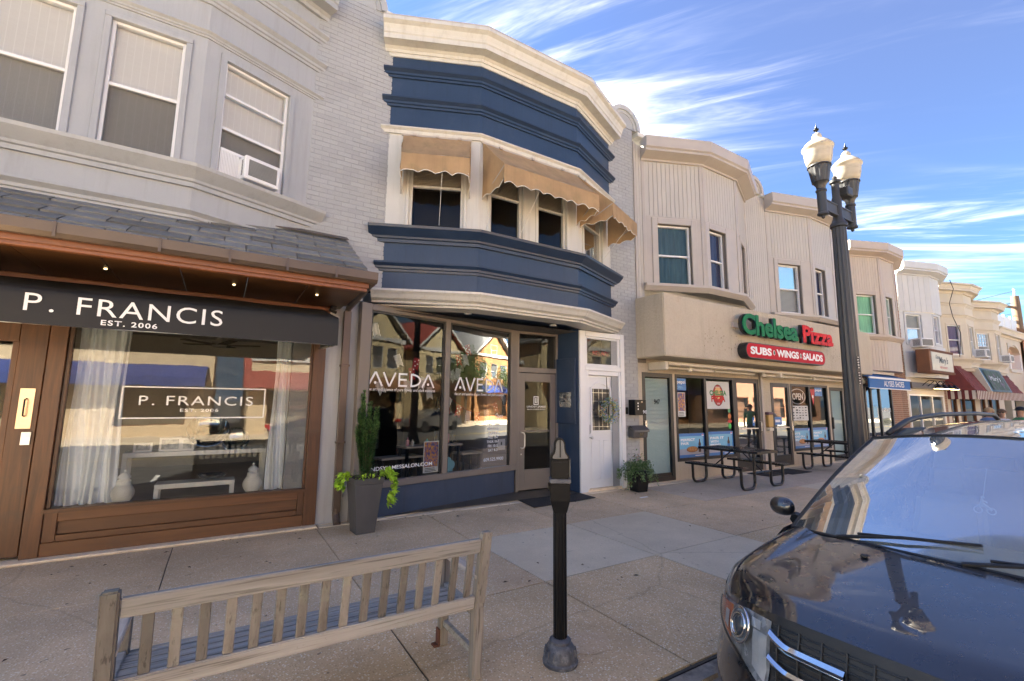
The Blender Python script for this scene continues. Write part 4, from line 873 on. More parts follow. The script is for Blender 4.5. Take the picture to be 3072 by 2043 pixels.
def poster(fr, s0, s1, z0, z1, d, lab, border=.015, foot=.09):
    t_ = MB().fbox(fr, s0, s1, d-.002, d, z0, z1).make('poster', m_paper); tag(t_, lab, 'poster'); MB().fquad(fr, s0+border, s1-border, d+.001, z0+foot, z1-border).make('artwork', m_poster, t_)
    q = MB()
    for i in range(3): q.fquad(fr, s0+border*2, s1-border*(3+i), d+.001, z0+foot*(.2+.25*i), z0+foot*(.30+.25*i))
    q.make('caption', m_black, t_)
poster(SF, 1.22, 1.52, .56, 1.06, -.015, 'colourful festival poster in the left salon pane')
q = MB().fbox(SF, 2.86, 3.05, -.02, -.015, .82, 1.02); nc = tag(q.make('notice_card', m_paper), 'white square notice card in the lower right salon pane', 'sign'); disc(MB(), SF.p(2.955, -.013, .94), SF.e, (0, 0, 1), .02, .035, 12).make('emblem', m_black, nc)
m_teal = mat('teal_card', (.16, .42, .50), rough=.5, bump=0); q = MB()
for s_, z_, r_ in ((1.75, .70, .075), (1.82, .64, .075), (1.72, .62, .085)): disc(q, SF.p(s_, -.06+.003*r_*10, z_), SF.e, (0, 0, 1), r_, r_, 18)
q.fquad(SF, 1.64, 1.85, -.064, .53, .62); tag(q.make('card_cutout', m_teal), 'light blue cloud-shaped card at the bottom of salon window', 'sign')
for s_, z_, w_, h_ in ((2.75, 2.35, .14, .3), (2.78, 1.95, .14, .28)):
    o = SF.p(s_, -1.4, z_); t_ = MB().fbox(SF, s_+.5, s_+.5+w_, -1.72, -1.7, z_, z_+h_).make('picture_frame', m_black); tag(t_, 'dark framed picture on the salon wall, %s of two' % ('upper' if z_ > 2.1 else 'lower'), 'picture'); MB().fquad(SF, s_+.53, s_+.47+w_, -1.699, z_+.03, z_+h_-.03).make('picture', m_photo, t_)
q = MB(); q.fbox(SF, .46, .66, -.5, -.47, .95, 1.25); e_ = tag(q.make('easel_sign', m_black), 'black easel card with a white number 2 in left salon pane', 'sign'); ftext('2', 'lettering', m_lettering, e_, SF, .52, -.468, 1.02, .10, .17, shear=.2)
q = MB(); q.fbox(SF, 1.78, 1.93, -.5, -.47, 1.5, 1.78); e_ = tag(q.make('easel_sign', m_black), 'black easel card with a white number 3 in right salon pane', 'sign'); ftext('3', 'lettering', m_lettering, e_, SF, 1.82, -.468, 1.57, .07, .14, shear=.2)
# ------------------------------------------------------------------ tan awnings of the bay
def tan_awning(fr, s0, s1, out, ztop, zf, zv, zback, lab, hip=.10):
    t_ = thing('window_awning', lab, 'awning', fr.p((s0+s1)/2, 0, ztop), 'tan canvas window awnings'); b = MB(); nw = 44; ns = max(4, int((s1-s0)/.24)); f0, f1 = s0+hip*.3, s1-hip*.3
    def top(u, v):
        a = s0+(s1-s0)*u; c = f0+(f1-f0)*u; s_ = a*(1-v)+c*v; sag = .05*math.sin(math.pi*v)*(.6+.4*math.sin(u*3.14)); return fr.p(s_, .02+(out-.02)*v, ztop+(zf-ztop)*v - sag + .006*math.sin(u*17+v*4) + .012*mnoise.noise((u*6+s0*9, v*2.5, fr.L*3)) + .008*mnoise.noise((u*15, v*5, s1*7)))
    b.grid(top, nw, 8)
    def wav(t, n): return .045*abs(math.sin(math.pi*t*n))
    def val(u, v): return fr.p(f0+(f1-f0)*u, out+.014*math.sin(u*23+2*math.sin(u*9))*v+.012*mnoise.noise((u*8, 3.1, s1*5))*v+.01*v, zf+(zv-zf+wav(u, ns) if v == 1 else (zv-zf)*v)) if v == 1 else fr.p(f0+(f1-f0)*u, out, zf+(zv-zf)*v)
    b.grid(val, nw*2, 3)
    edge = [val(i/(nw*2), 1) for i in range(nw*2+1)]
    sides = []
    for s_, f_ in ((s0, f0), (s1, f1)):
        def side(u, v):
            P0 = fr.p(s_, .02, ztop)*(1-u)+fr.p(f_, out, zf)*u; zb = zback+(zv-zback)*u+.05*abs(math.sin(math.pi*u*2.5))-.02*math.sin(math.pi*u); P1 = V((fr.p(s_, .02, 0)*(1-u)+fr.p(f_, out, 0)*u)); P1.z = zb
            return P0*(1-v)+P1*v + fr.e*(.012*math.sin(u*8+v*3))
        b.grid(side, 14, 4); sides.append([side(i/14, 1) for i in range(15)])
    b.make('canvas', m_tan, t_, smooth='all'); MB().tube(edge, .006, 5).make('piping', m_pipe, t_)
    for e_ in sides: MB().tube(e_, .006, 5).make('piping', m_pipe, t_)
    f = MB(); f.tube([fr.p(s0, .03, zback), fr.p(f0+.01, out-.015, zf-.02), fr.p(f1-.01, out-.015, zf-.02), fr.p(s1, .03, zback)], .010, 6); f.fbox(fr, s0-.02, s1+.02, 0.001, .03, ztop-.01, ztop+.025)
    for k in range(3): s_ = s0+(s1-s0)*(k+.5)/3; f.fbox(fr, s_-.03, s_+.03, .03, .06, ztop-.015, ztop+.02)
    f.make('frame', m_beigetrim, t_)
    cs = f0+(f1-f0)*(.6 if s1-s0 < 1.6 else .35); MB().tube([fr.p(cs, out-.02, zv+.06), fr.p(cs-.03, .10, W0+.04)], .004, 5).make('pull_cord', m_pipe, t_)
    return t_
tan_awning(sg[0], .24, 1.34, .50, 6.04, 5.47, 5.16, 5.02, 'tan canvas awning over the left window of the navy bay')
tan_awning(sg[1], .05, 2.08, .68, 6.04, 5.38, 5.06, 5.03, 'wide tan canvas awning over the middle windows of navy bay')
tan_awning(sg[2], .06, 1.36, .68, 6.04, 5.38, 5.06, 5.02, 'tan canvas awning over the right window of the navy bay')
# ------------------------------------------------------------------ beige pizza building
pb = thing('pizza_building', 'beige sided building with pizza shop and two bay windows', 'building', (12.3, 8.2, 0))
def boards(fr, s0, s1, z0, z1, parent, m, m_gap, pitch=.105, d=0.0, opens=()):
    """vertical tongue-and-groove boards over a dark groove sheet, cut round openings"""
    n = max(1, round((s1-s0)/pitch)); w = (s1-s0)/n
    for i in range(n):
        a, b = s0+i*w, s0+(i+1)*w; zs = [(z0, z1)]
        for o in opens:
            if b > o[0]+.01 and a < o[1]-.01:
                zs = [q for z in zs for q in ((z[0], min(z[1], o[2])), (max(z[0], o[3]), z[1])) if q[1]-q[0] > .02]
        for q in zs: fpiece('board', m, fr, a+.005, b-.005, d-.012, d+.008*1, q[0], q[1], parent)
def flat_trim(fr, s0, s1, z0, z1, parent, m, w, d=.03):
    b = MB(); b.fbox(fr, s0-w, s0, -.01, d, z0, z1+w); b.fbox(fr, s1, s1+w, -.01, d, z0, z1+w); b.fbox(fr, s0, s1, -.01, d-.001, z1, z1+w); return b.make('window_casing', m, parent, bevel=.008)
SLATC = [(-.02, 0), (.05, 0), (.05, .05), (.30, .12), (.30, .17), (.34, .20), (.34, .46), (-.02, .50)]
def sided_bay(parent, pts, z0, z1, m_b, m_gap, m_t, backs, cornice=True, wz=(4.40, 5.86), ww=((.37, 1.21), (.17, .82), (.3, .95)), pitch=.105, pane=None, casew=.2, cz=None):
    fs = [Fr(pts[i], pts[i+1]) for i in range(3)]; k = 0
    for i, f in enumerate(fs):
        o = [(ww[i][0], ww[i][1], wz[0], wz[1])] if ww[i] else []
        if o and o[0][1] > f.L-.05: o = [(o[0][0], f.L-.1, wz[0], wz[1])]
        bay_ = MB(); bay_.fwall(f, z0, z1, o, depth=.16, d=-.006); wl_ = bay_.make('bay_wall', m_gap, parent)
        big = [(a-casew+.03, b+casew-.03, c-.3, e+casew-.03) for a, b, c, e in o]
        boards(f, .08, f.L-.08, z0, z1, wl_, m_b, m_gap, pitch, opens=[(0, f.L, z0-.1, wz[1]+casew-.03)] if o else [])
        if o:
            g_ = MB(); g_.fwall(f, z0, wz[1]+casew, o, depth=.02, s0=.08, s1=f.L-.08, d=.004); g_.make('casing_panel', m_t, parent)
            window(f, *o[0], parent, m_purewhite, pane or m_glassup, rec=.10, back=backs[k % len(backs)], backd=.08); k += 1
            flat_trim(f, *o[0], parent, m_t, casew*.72)
    q = MB()
    for f in fs:
        q.fbox(f, -.0, .08, -.01, .022, z0, z1); q.fbox(f, f.L-.08, f.L, -.01, .022, z0, z1)
    q.make('corner_trim', m_t, parent, bevel=.005)
    if cornice:
        moulding(pts, SLATC, z1-.02, parent, m_t, 'cornice', ext=0); g = MB(); g.add([V((x, y, z1+.46)) for x, y in pts], [(0, 1, 2, 3)]); g.make('bay_roof', m_slate, parent)
    moulding(pts, [(-.02, 0), (.05, 0), (.14, .10), (.14, .16), (-.02, .18)], z0-.13, parent, m_t, 'bay_sill', ext=0)
    bt = MB(); bt.add([V((x, y, z0-.02)) for x, y in pts], [(0, 1, 2, 3)]); bt.make('bay_soffit', m_t, parent)
    return fs
m_c = {n: mat('curtain_'+n, c, rough=.9, var=.25, vs=6, stretch=(3, 3, .3), bump=0) for n, c in dict(teal=(.06, .115, .14), blue=(.05, .06, .13), navy=(.025, .025, .10), grey=(.30, .29, .28), green=(.30, .66, .40), violet=(.20, .13, .24), pale=(.42, .40, .38), dark=(.05, .05, .055)).items()}
m_blindh, nt, b_ = base('venetian_blind'); wv = nt.nodes.new('ShaderNodeTexWave'); wv.bands_direction = 'Z'; wv.inputs['Scale'].default_value = 9; nt.links.new(pos(nt), wv.inputs[0]); nt.links.new(nmix(nt, wv.outputs[0], (.26, .25, .24), (.5, .49, .47)), b_.inputs['Base Color'])
P1 = [(7.92, FY), (9.35, 6.45), (10.72, 6.45), (12.10, FY)]
P2 = [(13.12, FY), (14.70, 6.58), (16.05, 6.58), (17.42, FY)]
sided_bay(pb, P1, 4.38, 7.40, m_siding, m_siding_gap, m_beigetrim, [(m_c['teal'], 5), (m_c['blue'], 5), (m_c['dark'], 4)])
sided_bay(pb, P2, 4.30, 7.38, m_siding, m_siding_gap, m_beigetrim, [m_blindh, (m_c['blue'], 5), (m_c['dark'], 4)], wz=(4.36, 5.82), ww=((.36, 1.18), (.12, .74), (.3, .95)))
fl_w = MB(); 
for a, b in ((7.66, 7.93), (12.09, 13.13)):
    f = Fr((a, FY), (b, FY)); w_ = MB().fquad(f, 0, f.L, -.006, 2.6, 7.75).make('party_wall', m_siding_gap, pb); boards(f, 0, f.L, 3.9, 7.75, w_, m_siding, m_siding_gap)
q = MB().fbox(FRONT, 7.655, 7.70, -.01, .03, 4.0, 7.78); q.fbox(FRONT, 17.42, 17.47, -.01, .03, 4.0, 7.7); q.make('corner_trim', m_beigetrim, pb)
cap_arch(FRONT, 12.6, 7.85, .48, pb, m_beigetrim, m_siding); MB().box(12.95, FY-.05, 7.78, 13.3, FY+.3, 7.88).make('parapet_coping', m_white, pb, bevel=.01)
MB().box(7.66, FY+1.2, 2.6, 17.46, 16, 7.78).make('rear_block', m_stucco, pb)
# stucco fascia box
bx = MB(); BY, BX0, BX1, BZ0, BZ1 = 6.28, 7.62, 17.40, 2.69, 4.02
bx.box(BX0, BY, BZ0, BX1, FY+.02, BZ1); bx.make('stucco_fascia', m_stucco, pb, bevel=.02, segs=2)
m_scuff = mat('rust_mark', (.075, .05, .035), rough=.9, bump=0, rnd=.3); q = MB()
for k in range(110):
    x = random.choice((random.uniform(8.9, 10.4), random.uniform(9, 15), random.uniform(14.6, 16.2))); z = random.choice((random.uniform(3.2, 3.5), random.uniform(2.95, 3.25))); w_ = random.uniform(.006, .018); h_ = random.uniform(.012, .05); q.quad((x, BY-.0022, z), (x+w_, BY-.0022, z), (x+w_*.6, BY-.0022, z-h_), (x+w_*.2, BY-.0022, z-h_))
tag(q.make('fixing_marks', m_scuff, pb), None, kind='stuff')
# shopfront wall with openings
CF = Fr((7.66, FY+.02), (17.46, FY+.02)); c = lambda x: x-7.66
ops = [(c(7.79), c(8.80), .02, 2.40), (c(8.88), c(11.17), .41, 2.40), (c(11.17), c(12.30), .02, 2.40), (c(12.88), c(13.86), .05, 2.33), (c(13.92), c(16.12), .41, 2.33), (c(16.24), c(17.20), .02, 2.29)]
q = MB().fwall(CF, 0, 2.72, ops, depth=.10); q.make('shopfront_wall', m_stucco, pb)
def framed(fr, s0, s1, z0, z1, parent, m, fw, nm, d0=-.08, d1=.012, muls=(), mw=.05):
    b = MB(); b.fbox(fr, s0, s0+fw, d0, d1, z0, z1); b.fbox(fr, s1-fw, s1, d0, d1, z0, z1); b.fbox(fr, s0+fw, s1-fw, d0, d1-.001, z1-fw, z1); b.fbox(fr, s0+fw, s1-fw, d0, d1-.002, z0, z0+fw)
    for x in muls: b.fbox(fr, x-mw/2, x+mw/2, d0, d1-.004, z0+fw, z1-fw)
    return b.make(nm, m, parent, bevel=.004)
m_blindteal = mat('closed_blind', (.36, .43, .42), rough=.45, bump=0, var=.03)
def blind_sheet(fr, s0, s1, d, z0, z1, parent, m, pitch=.030):
    b = MB(); n = int((z1-z0)/pitch); pr = []
    for i in range(n): pr += [(0, z0+i*pitch), (.012, z0+i*pitch+.004), (.004, z0+(i+1)*pitch-.002)]
    b.grid(lambda u, v: fr.p(s0+(s1-s0)*u, d+pr[min(len(pr)-1, round(v*(len(pr)-1)))][0], pr[min(len(pr)-1, round(v*(len(pr)-1)))][1]), 1, len(pr)-1); return b.make('blind_slats', m, parent)
m_glasspale = glass('blind_door_glass', (.90, .95, .94), gain=.22, add=.0)
for o_, lab in ((ops[0], 'black framed door with closed pale blind and number 947'), (ops[5], 'black framed door with closed pale blind')):
    d_ = framed(CF, *o_, pb, m_blackframe, .10, 'door', d0=-.08, d1=.005); d_['label'] = lab
    blind_sheet(CF, o_[0]+.1, o_[1]-.1, -.07, o_[2]+.16, o_[3]-.1, d_, m_blindteal); MB().fquad(CF, o_[0]+.1, o_[1]-.1, -.03, o_[2]+.1, o_[3]-.1).make('pane', m_glasspale, d_)
    MB().fbox(CF, o_[0]+.1, o_[1]-.1, -.075, -.02, o_[2]+.1, o_[2]+.17).make('kick_rail', m_blackframe, d_)
    MB().fbox(CF, o_[0]+.03, o_[0]+.08, .006, .05, 1.0, 1.35).make('pull_handle', m_steel if o_ is ops[0] else m_blackframe, d_, bevel=.004)
    if o_ is ops[0]: ftext('947', 'number', m_black, d_, CF, o_[0]+.40, -.028, 1.70, .19, .11, off=.02)
w1 = framed(CF, *ops[1], pb, m_blackframe, .07, 'shop_window', muls=(c(9.99),), mw=.09); MB().fquad(CF, ops[1][0]+.07, ops[1][1]-.07, -.04, .48, 2.33).make('pane', m_glassc, w1)
w2 = framed(CF, *ops[4], pb, m_blackframe, .07, 'shop_window', muls=(c(15.0),), mw=.09); MB().fquad(CF, ops[4][0]+.07, ops[4][1]-.07, -.04, .48, 2.26).make('pane', m_glassc, w2)
def shop_door(o_, parent, lab, hand):
    d_ = framed(CF, *o_, parent, m_blackframe, .12, 'door', d0=-.08, d1=.01); d_['label'] = lab
    MB().fbox(CF, o_[0]+.12, o_[1]-.12, -.07, .002, .13, .34).make('kick_rail', m_blackframe, d_); MB().fquad(CF, o_[0]+.12, o_[1]-.12, -.03, .3, o_[3]-.12).make('pane', m_glassc, d_)
    MB().fbox(CF, o_[0]+.12, o_[1]-.12, -.02, .012, 1.08, 1.11).make('push_bar', m_steel, d_); x = o_[0]+.05 if hand else o_[1]-.05
    MB().tube([CF.p(x, .01, .98), CF.p(x, .06, 1.0), CF.p(x, .06, 1.26), CF.p(x, .01, 1.28)], .012, 8).make('handle', m_steel, d_, smooth=True); return d_
da = shop_door(ops[2], pb, 'black framed glass shop door nearer the 947 door', 0); db = shop_door(ops[3], pb, 'black framed glass shop door beside the beige pier', 0)
q = MB().fbox(CF, c(12.34), c(12.42), 0, .06, .02, 2.6); q.make('conduit', m_beigetrim, pb)
rm = MB(); X0, X1, Y0, Y1, Z0, Z1 = 7.75, 17.3, FY+.14, 13, .01, 2.66
rm.quad((X0, Y1, Z0), (X1, Y1, Z0), (X1, Y1, Z1), (X0, Y1, Z1)); rm.quad((X1, Y0, Z0), (X1, Y1, Z0), (X1, Y1, Z1), (X1, Y0, Z1)); rm.quad((X0, Y0, Z0), (X0, Y1, Z0), (X0, Y1, Z1), (X0, Y0, Z1)); rm.quad((X0, Y0, Z1), (X1, Y0, Z1), (X1, Y1, Z1), (X0, Y1, Z1)); rm.quad((X0, Y0, Z0), (X1, Y0, Z0), (X1, Y1, Z0), (X0, Y1, Z0)); rm.make('room_lining', m_room, pb)
MB().box(13.85, FY+.15, 0, 13.9, 10.5, 2.6).make('partition', m_roomlight, pb); MB().quad((14, 10, .02), (17.2, 10, .02), (17.2, 10, 2.6), (14, 10, 2.6)).make('back_wall', m_roomlight, pb); MB().box(9.0, 9.6, 0, 11.9, 10.2, 1.1).make('counter', m_roomlight, pb, bevel=.01)
# folded retractable awning housing
hz = thing('awning_housing', 'long cream folded retractable awning frame under the stucco fascia', 'awning', (12, FY-.3, 2.5))
m_creammetal = mat('cream_metal', (.62, .56, .46), rough=.4, bump=.05, var=.08)
q = MB(); q.tube([(8.12, FY-.42, 2.585), (17.75, FY-.42, 2.555)], .042, 10); q.make('roller_tube', m_creammetal, hz, smooth=True)
q = MB()
for x0, x1, r_ in ((8.05, 9.9, .02), (9.0, 9.85, .038), (9.95, 11.6, .022), (12.05, 13.5, .035), (13.5, 14.5, .022), (14.6, 15.6, .036), (15.6, 17.3, .022)): q.tube([(x0, FY-.30, 2.50-.003*(x0-8)), (x1, FY-.30, 2.50-.003*(x1-8))], r_, 8)
q.make('folding_arm', m_creammetal, hz, smooth=True)
for x in (8.05, 12.6, 17.6): MB().box(x-.05, FY-.46, 2.44, x+.05, FY+.02, 2.62).make('bracket', m_creammetal, hz, bevel=.015)
for x in (9.0, 12.0, 12.9, 14.6): q = MB(); q.lathe((x, FY-.30, 2.44), [(.05, 0), (.055, .03), (.05, .1)], 12); q.make('elbow_joint', m_creammetal, hz, smooth=True)
# channel letters
m_green = mat('sign_green', (.006, .16, .055), rough=.5, var=.08, bump=0, spec=.15); m_redl = mat('sign_red', (.60, .012, .014), rough=.5, var=.25, vs=9, bump=0, spec=.15, c2=(.62, .06, .045), c2lo=.55, c2hi=.7, c2s=9)
m_lettside = mat('sign_return', (.02, .02, .02), rough=.35, bump=0)
cs = thing('channel_sign', 'raised green and red Chelsea Pizza letters on the stucco fascia', 'sign', (12.4, BY-.1, 3.4))
def serif_feet(): pass
def channel(word, x0, w, z0, h, m, y=BY-.24):
    text(word, 'letters', m, cs, (x0, y, z0), (1, 0, 0), (0, 0, 1), w, h, ext=.012, off=.035)
    text(word, 'letter_returns', m_lettside, cs, (x0-.008, y+.075, z0-.006), (1, 0, 0), (0, 0, 1), w+.016, h+.012, ext=.064, off=.04)
channel('Chelsea', 10.02, 2.45, 3.33, .50, m_green); channel('Pizza', 12.72, 1.62, 3.33, .47, m_redl)
# slab serifs that turn the plain letters into the photo's bold roman ones
def serifs(L_, m):
    q = MB(); 
    for x, z, w_ in L_: q.box(x-w_/2, BY-.257, z-.022, x+w_/2, BY-.236, z+.022)
    q.make('serifs', m, cs, bevel=.005)
    q = MB()
    for x, z, w_ in L_: q.box(x-w_/2-.005, BY-.235, z-.026, x+w_/2+.005, BY-.06, z+.026)
    q.make('serif_returns', m_lettside, cs)
q = MB().box(9.95, BY-.055, 3.50, 14.45, BY-.001, 3.62); q.make('raceway', m_beigetrim, cs)
sb2 = thing('oval_sign', 'red rounded SUBS WINGS SALADS sign below the raised letters', 'sign', (12.1, BY-.1, 2.9))
def stadium(x0, x1, z0, z1, y, n=10):
    r_ = (z1-z0)/2; zc = (z0+z1)/2; return [(x1-r_+r_*math.cos(-math.pi/2+math.pi*i/n), y, zc+r_*math.sin(-math.pi/2+math.pi*i/n)) for i in range(n+1)] + [(x0+r_+r_*math.cos(math.pi/2+math.pi*i/n), y, zc+r_*math.sin(math.pi/2+math.pi*i/n)) for i in range(n+1)]
SY = BY-.22; MB().prism(stadium(10.14, 13.86, 2.78, 3.16, SY), (0, .218, 0)).make('sign_box', m_lettside, sb2, bevel=.008)
MB().prism(stadium(10.165, 13.835, 2.805, 3.135, SY-.004), (0, .003, 0)).make('sign_face', mat('sign_crimson', (.47, .006, .018), rough=.5, var=.06, bump=0, spec=.12), sb2)
for w_, x0, x1 in (('SUBS', 10.31, 11.20), ('WINGS', 11.42, 12.46), ('SALADS', 12.66, 13.70)): text(w_, 'lettering', m_lettering, sb2, (x0, SY-.007, 2.88), (1, 0, 0), (0, 0, 1), x1-x0, .185, off=.045)
m_gdot = mat('sign_dot', (.01, .12, .05), bump=0)
for x in (11.31, 12.56): disc(MB(), (x, SY-.0065, 2.97), (1, 0, 0), (0, 0, 1), .045, .062).make('dot_rim', m_lettering, sb2); disc(MB(), (x, SY-.009, 2.97), (1, 0, 0), (0, 0, 1), .032, .047).make('dot', m_gdot, sb2)
# window posters
m_pblue = mat('poster_blue', (.03, .17, .48), rough=.35, bump=0, var=.05); m_psky = mat('poster_sky', (.16, .45, .66), rough=.35, bump=0, var=.12, vs=3); m_pfloor = mat('poster_floor', (.36, .37, .42), rough=.4, bump=0)
m_pizza = mat('pizza_print', (.52, .22, .06), rough=.5, bump=0, var=.4, vs=26); m_crust = mat('crust_print', (.30, .12, .035), bump=0, rough=.5); m_cola = mat('cola_print', (.045, .012, .01), rough=.3, bump=0)
def soda_poster(s0, s1, z0, z1, lines, lab, food=True):
    t_ = tag(MB().fbox(CF, s0, s1, -.036, -.034, z0, z1).make('window_poster', m_pblue), lab, 'poster', 'soda and pizza posters in the shop windows'); w = s1-s0; h = z1-z0; D = -.0325
    MB().fquad(CF, s0+w*.05, s1-w*.05, D, z0+h*.12, z1-h*.12).make('print_panel', m_psky, t_); MB().fquad(CF, s0+w*.05, s1-w*.05, D+.0004, z0+h*.12, z0+h*.36).make('print_floor', m_pfloor, t_)
    for i, l in enumerate(lines): ftext(l, 'lettering', m_lettering, t_, CF, s0+w*.10, D+.001, z1-h*(.32+.15*i), min(w*.56, w*.075*len(l)), h*.105, off=.03)
    if food:
        disc(MB(), CF.p(s0+w*.52, D+.001, z0+h*.33), CF.e, (0, 0, 1), w*.22, h*.125).make('crust', m_crust, t_); disc(MB(), CF.p(s0+w*.52, D+.0015, z0+h*.345), CF.e, (0, 0, 1), w*.19, h*.10).make('topping', m_pizza, t_)
    bx_ = s0+w*.80; q = MB(); pr = [(.0, .045), (.05, .05), (.3, .05), (.5, .045), (.62, .05), (.8, .022), (.95, .018), (1, .018)]
    q.add([CF.p(bx_+r_*w, D+.002, z0+h*(.2+.55*t)) for t, r_ in pr]+[CF.p(bx_-r_*w, D+.002, z0+h*(.2+.55*t)) for t, r_ in reversed(pr)], [tuple(range(16))]); q.make('bottle', m_cola, t_)
    MB().fquad(CF, bx_-w*.05, bx_+w*.05, D+.0025, z0+h*.34, z0+h*.46).make('bottle_label', m_pblue, t_)
    cx_, cz_, r_ = s1-w*.07, z1-h*.10, h*.07
    disc(MB(), CF.p(cx_, D+.002, cz_), CF.e, (0, 0, 1), r_, r_).make('globe', m_lettering, t_)
    for nm, sg_, m_ in (('globe_red', 1, m_redl), ('globe_blue', -1, m_pblue)):
        q = MB(); A_ = [(.9*r_*math.cos(a), .9*r_*math.sin(a)) for a in [sg_*math.pi*(.12+.76*i/10) for i in range(11)]]; q.add([CF.p(cx_+x, D+.0025, cz_+z) for x, z in A_], [tuple(range(11))]); q.make(nm, m_, t_)
    MB().fquad(CF, s0+w*.62, s1-w*.04, D+.002, z0+h*.05, z0+h*.08).make('caption', m_lettering, t_)
soda_poster(c(8.96), c(9.93), .48, 1.03, ('PERFECT', 'PAIR'), 'blue PERFECT PAIR pizza poster low in the left shop window'); soda_poster(c(10.05), c(11.09), .48, 1.05, ('PAIR IT', 'WITH', 'PEPSI'), 'blue PAIR IT WITH PEPSI poster behind the near picnic table', False)
soda_poster(c(14.0), c(14.94), .48, 1.05, ("IT'S", 'KIND OF A', 'BIG DEAL'), 'blue BIG DEAL burger poster low in the far shop window'); soda_poster(c(15.06), c(16.03), .48, 1.05, ('PERFECT', 'PAIR'), 'blue PERFECT PAIR poster behind the far picnic table')
def pepsi_sign(s0, s1, z0, z1, lab):
    t_ = tag(MB().fbox(CF, s0, s1, -.036, -.034, z0, z1).make('soda_sign', m_pblue), lab, 'sign'); ftext('pepsi', 'lettering', m_lettering, t_, CF, s0+.03, -.032, z0+(z1-z0)*.48, (s1-s0)*.85, (z1-z0)*.36, off=.02); ftext('OPEN', 'lettering', m_psky, t_, CF, s0+.03, -.032, z0+(z1-z0)*.14, (s1-s0)*.6, (z1-z0)*.2)
pepsi_sign(c(8.96), c(9.32), 2.03, 2.31, 'blue pepsi sign at the top left of the pizza window'); pepsi_sign(c(15.40), c(15.85), 2.0, 2.26, 'blue pepsi sign at the top of the far shop window')
poster(CF, c(9.0), c(9.27), 1.42, 1.98, -.034, 'small festival poster below the pepsi sign', foot=.13)
t_ = tag(MB().fbox(CF, c(10.08), c(11.02), -.037, -.034, 1.60, 2.28).make('pizza_poster', m_paper), 'white Chelsea Pizza crest poster in the shop window', 'poster'); cx_, cz_ = c(10.55), 1.94
disc(MB(), CF.p(cx_, -.033, cz_), CF.e, (0, 0, 1), .215, .27, 28).make('crest_ring', m_cola, t_); disc(MB(), CF.p(cx_, -.0325, cz_), CF.e, (0, 0, 1), .20, .255, 28).make('crest', mat('crest_red', (.42, .03, .03), bump=0), t_); disc(MB(), CF.p(cx_, -.032, cz_+.06), CF.e, (0, 0, 1), .14, .15, 20).make('crest_disc', mat('crest_gold', (.70, .42, .18), bump=0), t_)
ftext('CHELSEA', 'lettering', m_cola, t_, CF, cx_-.345, -.0315, cz_-.005, .69, .125, off=.05); ftext('CHELSEA', 'lettering', mat('crest_green', (.02, .25, .07), bump=0), t_, CF, cx_-.335, -.031, cz_+.002, .67, .11, off=.02)
ftext('PIZZA', 'lettering', m_cola, t_, CF, cx_-.285, -.0315, cz_-.165, .57, .155, off=.05); ftext('PIZZA', 'lettering', m_redl, t_, CF, cx_-.275, -.031, cz_-.158, .55, .14, off=.03); ftext('BEST PIZZA', 'lettering', m_lettering, t_, CF, cx_-.10, -.031, cz_+.185, .20, .03); ftext('EVER', 'lettering', m_lettering, t_, CF, cx_-.05, -.031, cz_-.23, .10, .04)
m_stk = [mat('sticker_%d' % i, c_, bump=0, rough=.4) for i, c_ in enumerate(((.04, .30, .14), (.65, .22, .06), (.60, .04, .04), (.02, .50, .10)))]
for i, (z, rx, rz) in enumerate(((1.56, .06, .05), (1.42, .065, .065), (1.29, .10, .04), (1.17, .06, .07))):
    q = MB(); disc(q, CF.p(c(10.98), -.033, z), CF.e, (0, 0, 1), rx, rz); tag(q.make('window_sticker', m_stk[i]), ('dark green', 'orange', 'red', 'bright green')[i]+' sticker in the column of window stickers by the shop door', 'sticker')
t_ = tag(MB().fbox(CF, c(14.0), c(14.92), -.037, -.034, 1.27, 1.70).make('menu_sheet', m_paper), 'white printed menu sheet in the far shop window', 'poster'); q = MB()
for i in range(5):
    for j in range(5):
        if random.random() < .85: x = c(14.05)+i*.175; z = 1.33+j*.075; q.fquad(CF, x, x+random.uniform(.06, .13), -.033, z, z+random.uniform(.018, .04))
q.make('print', m_black, t_)
t_ = thing('open_sign', 'white oval OPEN sign in the far shop window', 'sign', CF.p(c(14.4), -.05, 1.95)); MB().tube([CF.p(c(14.42)+.42*math.cos(a), -.055, 1.97+.22*math.sin(a)) for a in [i*math.pi/16 for i in range(32)]], .012, 6, closed=True).make('ring', m_lettering, t_); ftext('OPEN', 'lettering', m_lettering, t_, CF, c(14.12), -.05, 1.87, .60, .2, off=.03)
m_pen = mat('pennant_red', (.48, .02, .02), bump=0, rough=.5); q = MB(); q.add([CF.p(c(15.12), -.036, 2.2), CF.p(c(15.42), -.036, 2.2), CF.p(c(15.28), -.036, 1.70)], [(0, 1, 2)]); t_ = tag(q.make('slice_pennant', m_pen), 'red triangular pizza slice pennant in the far shop window', 'sign'); disc(MB(), CF.p(c(15.27), -.034, 1.98), CF.e, (0, 0, 1), .04, .05).make('print', m_lettering, t_)
for x, lab in ((11.98, 'blue push notice on the nearer shop door'), (13.0, 'wide blue notice on the shop door beside the pier')):
    w_ = .09 if x < 12 else .42; t_ = tag(MB().fbox(CF, c(x), c(x)+w_, -.028, -.026, 1.16, 1.38).make('door_notice', m_pblue), lab, 'sign'); MB().fquad(CF, c(x)+w_*.2, c(x)+w_*.8, -.025, 1.24, 1.31).make('print', m_lettering, t_)
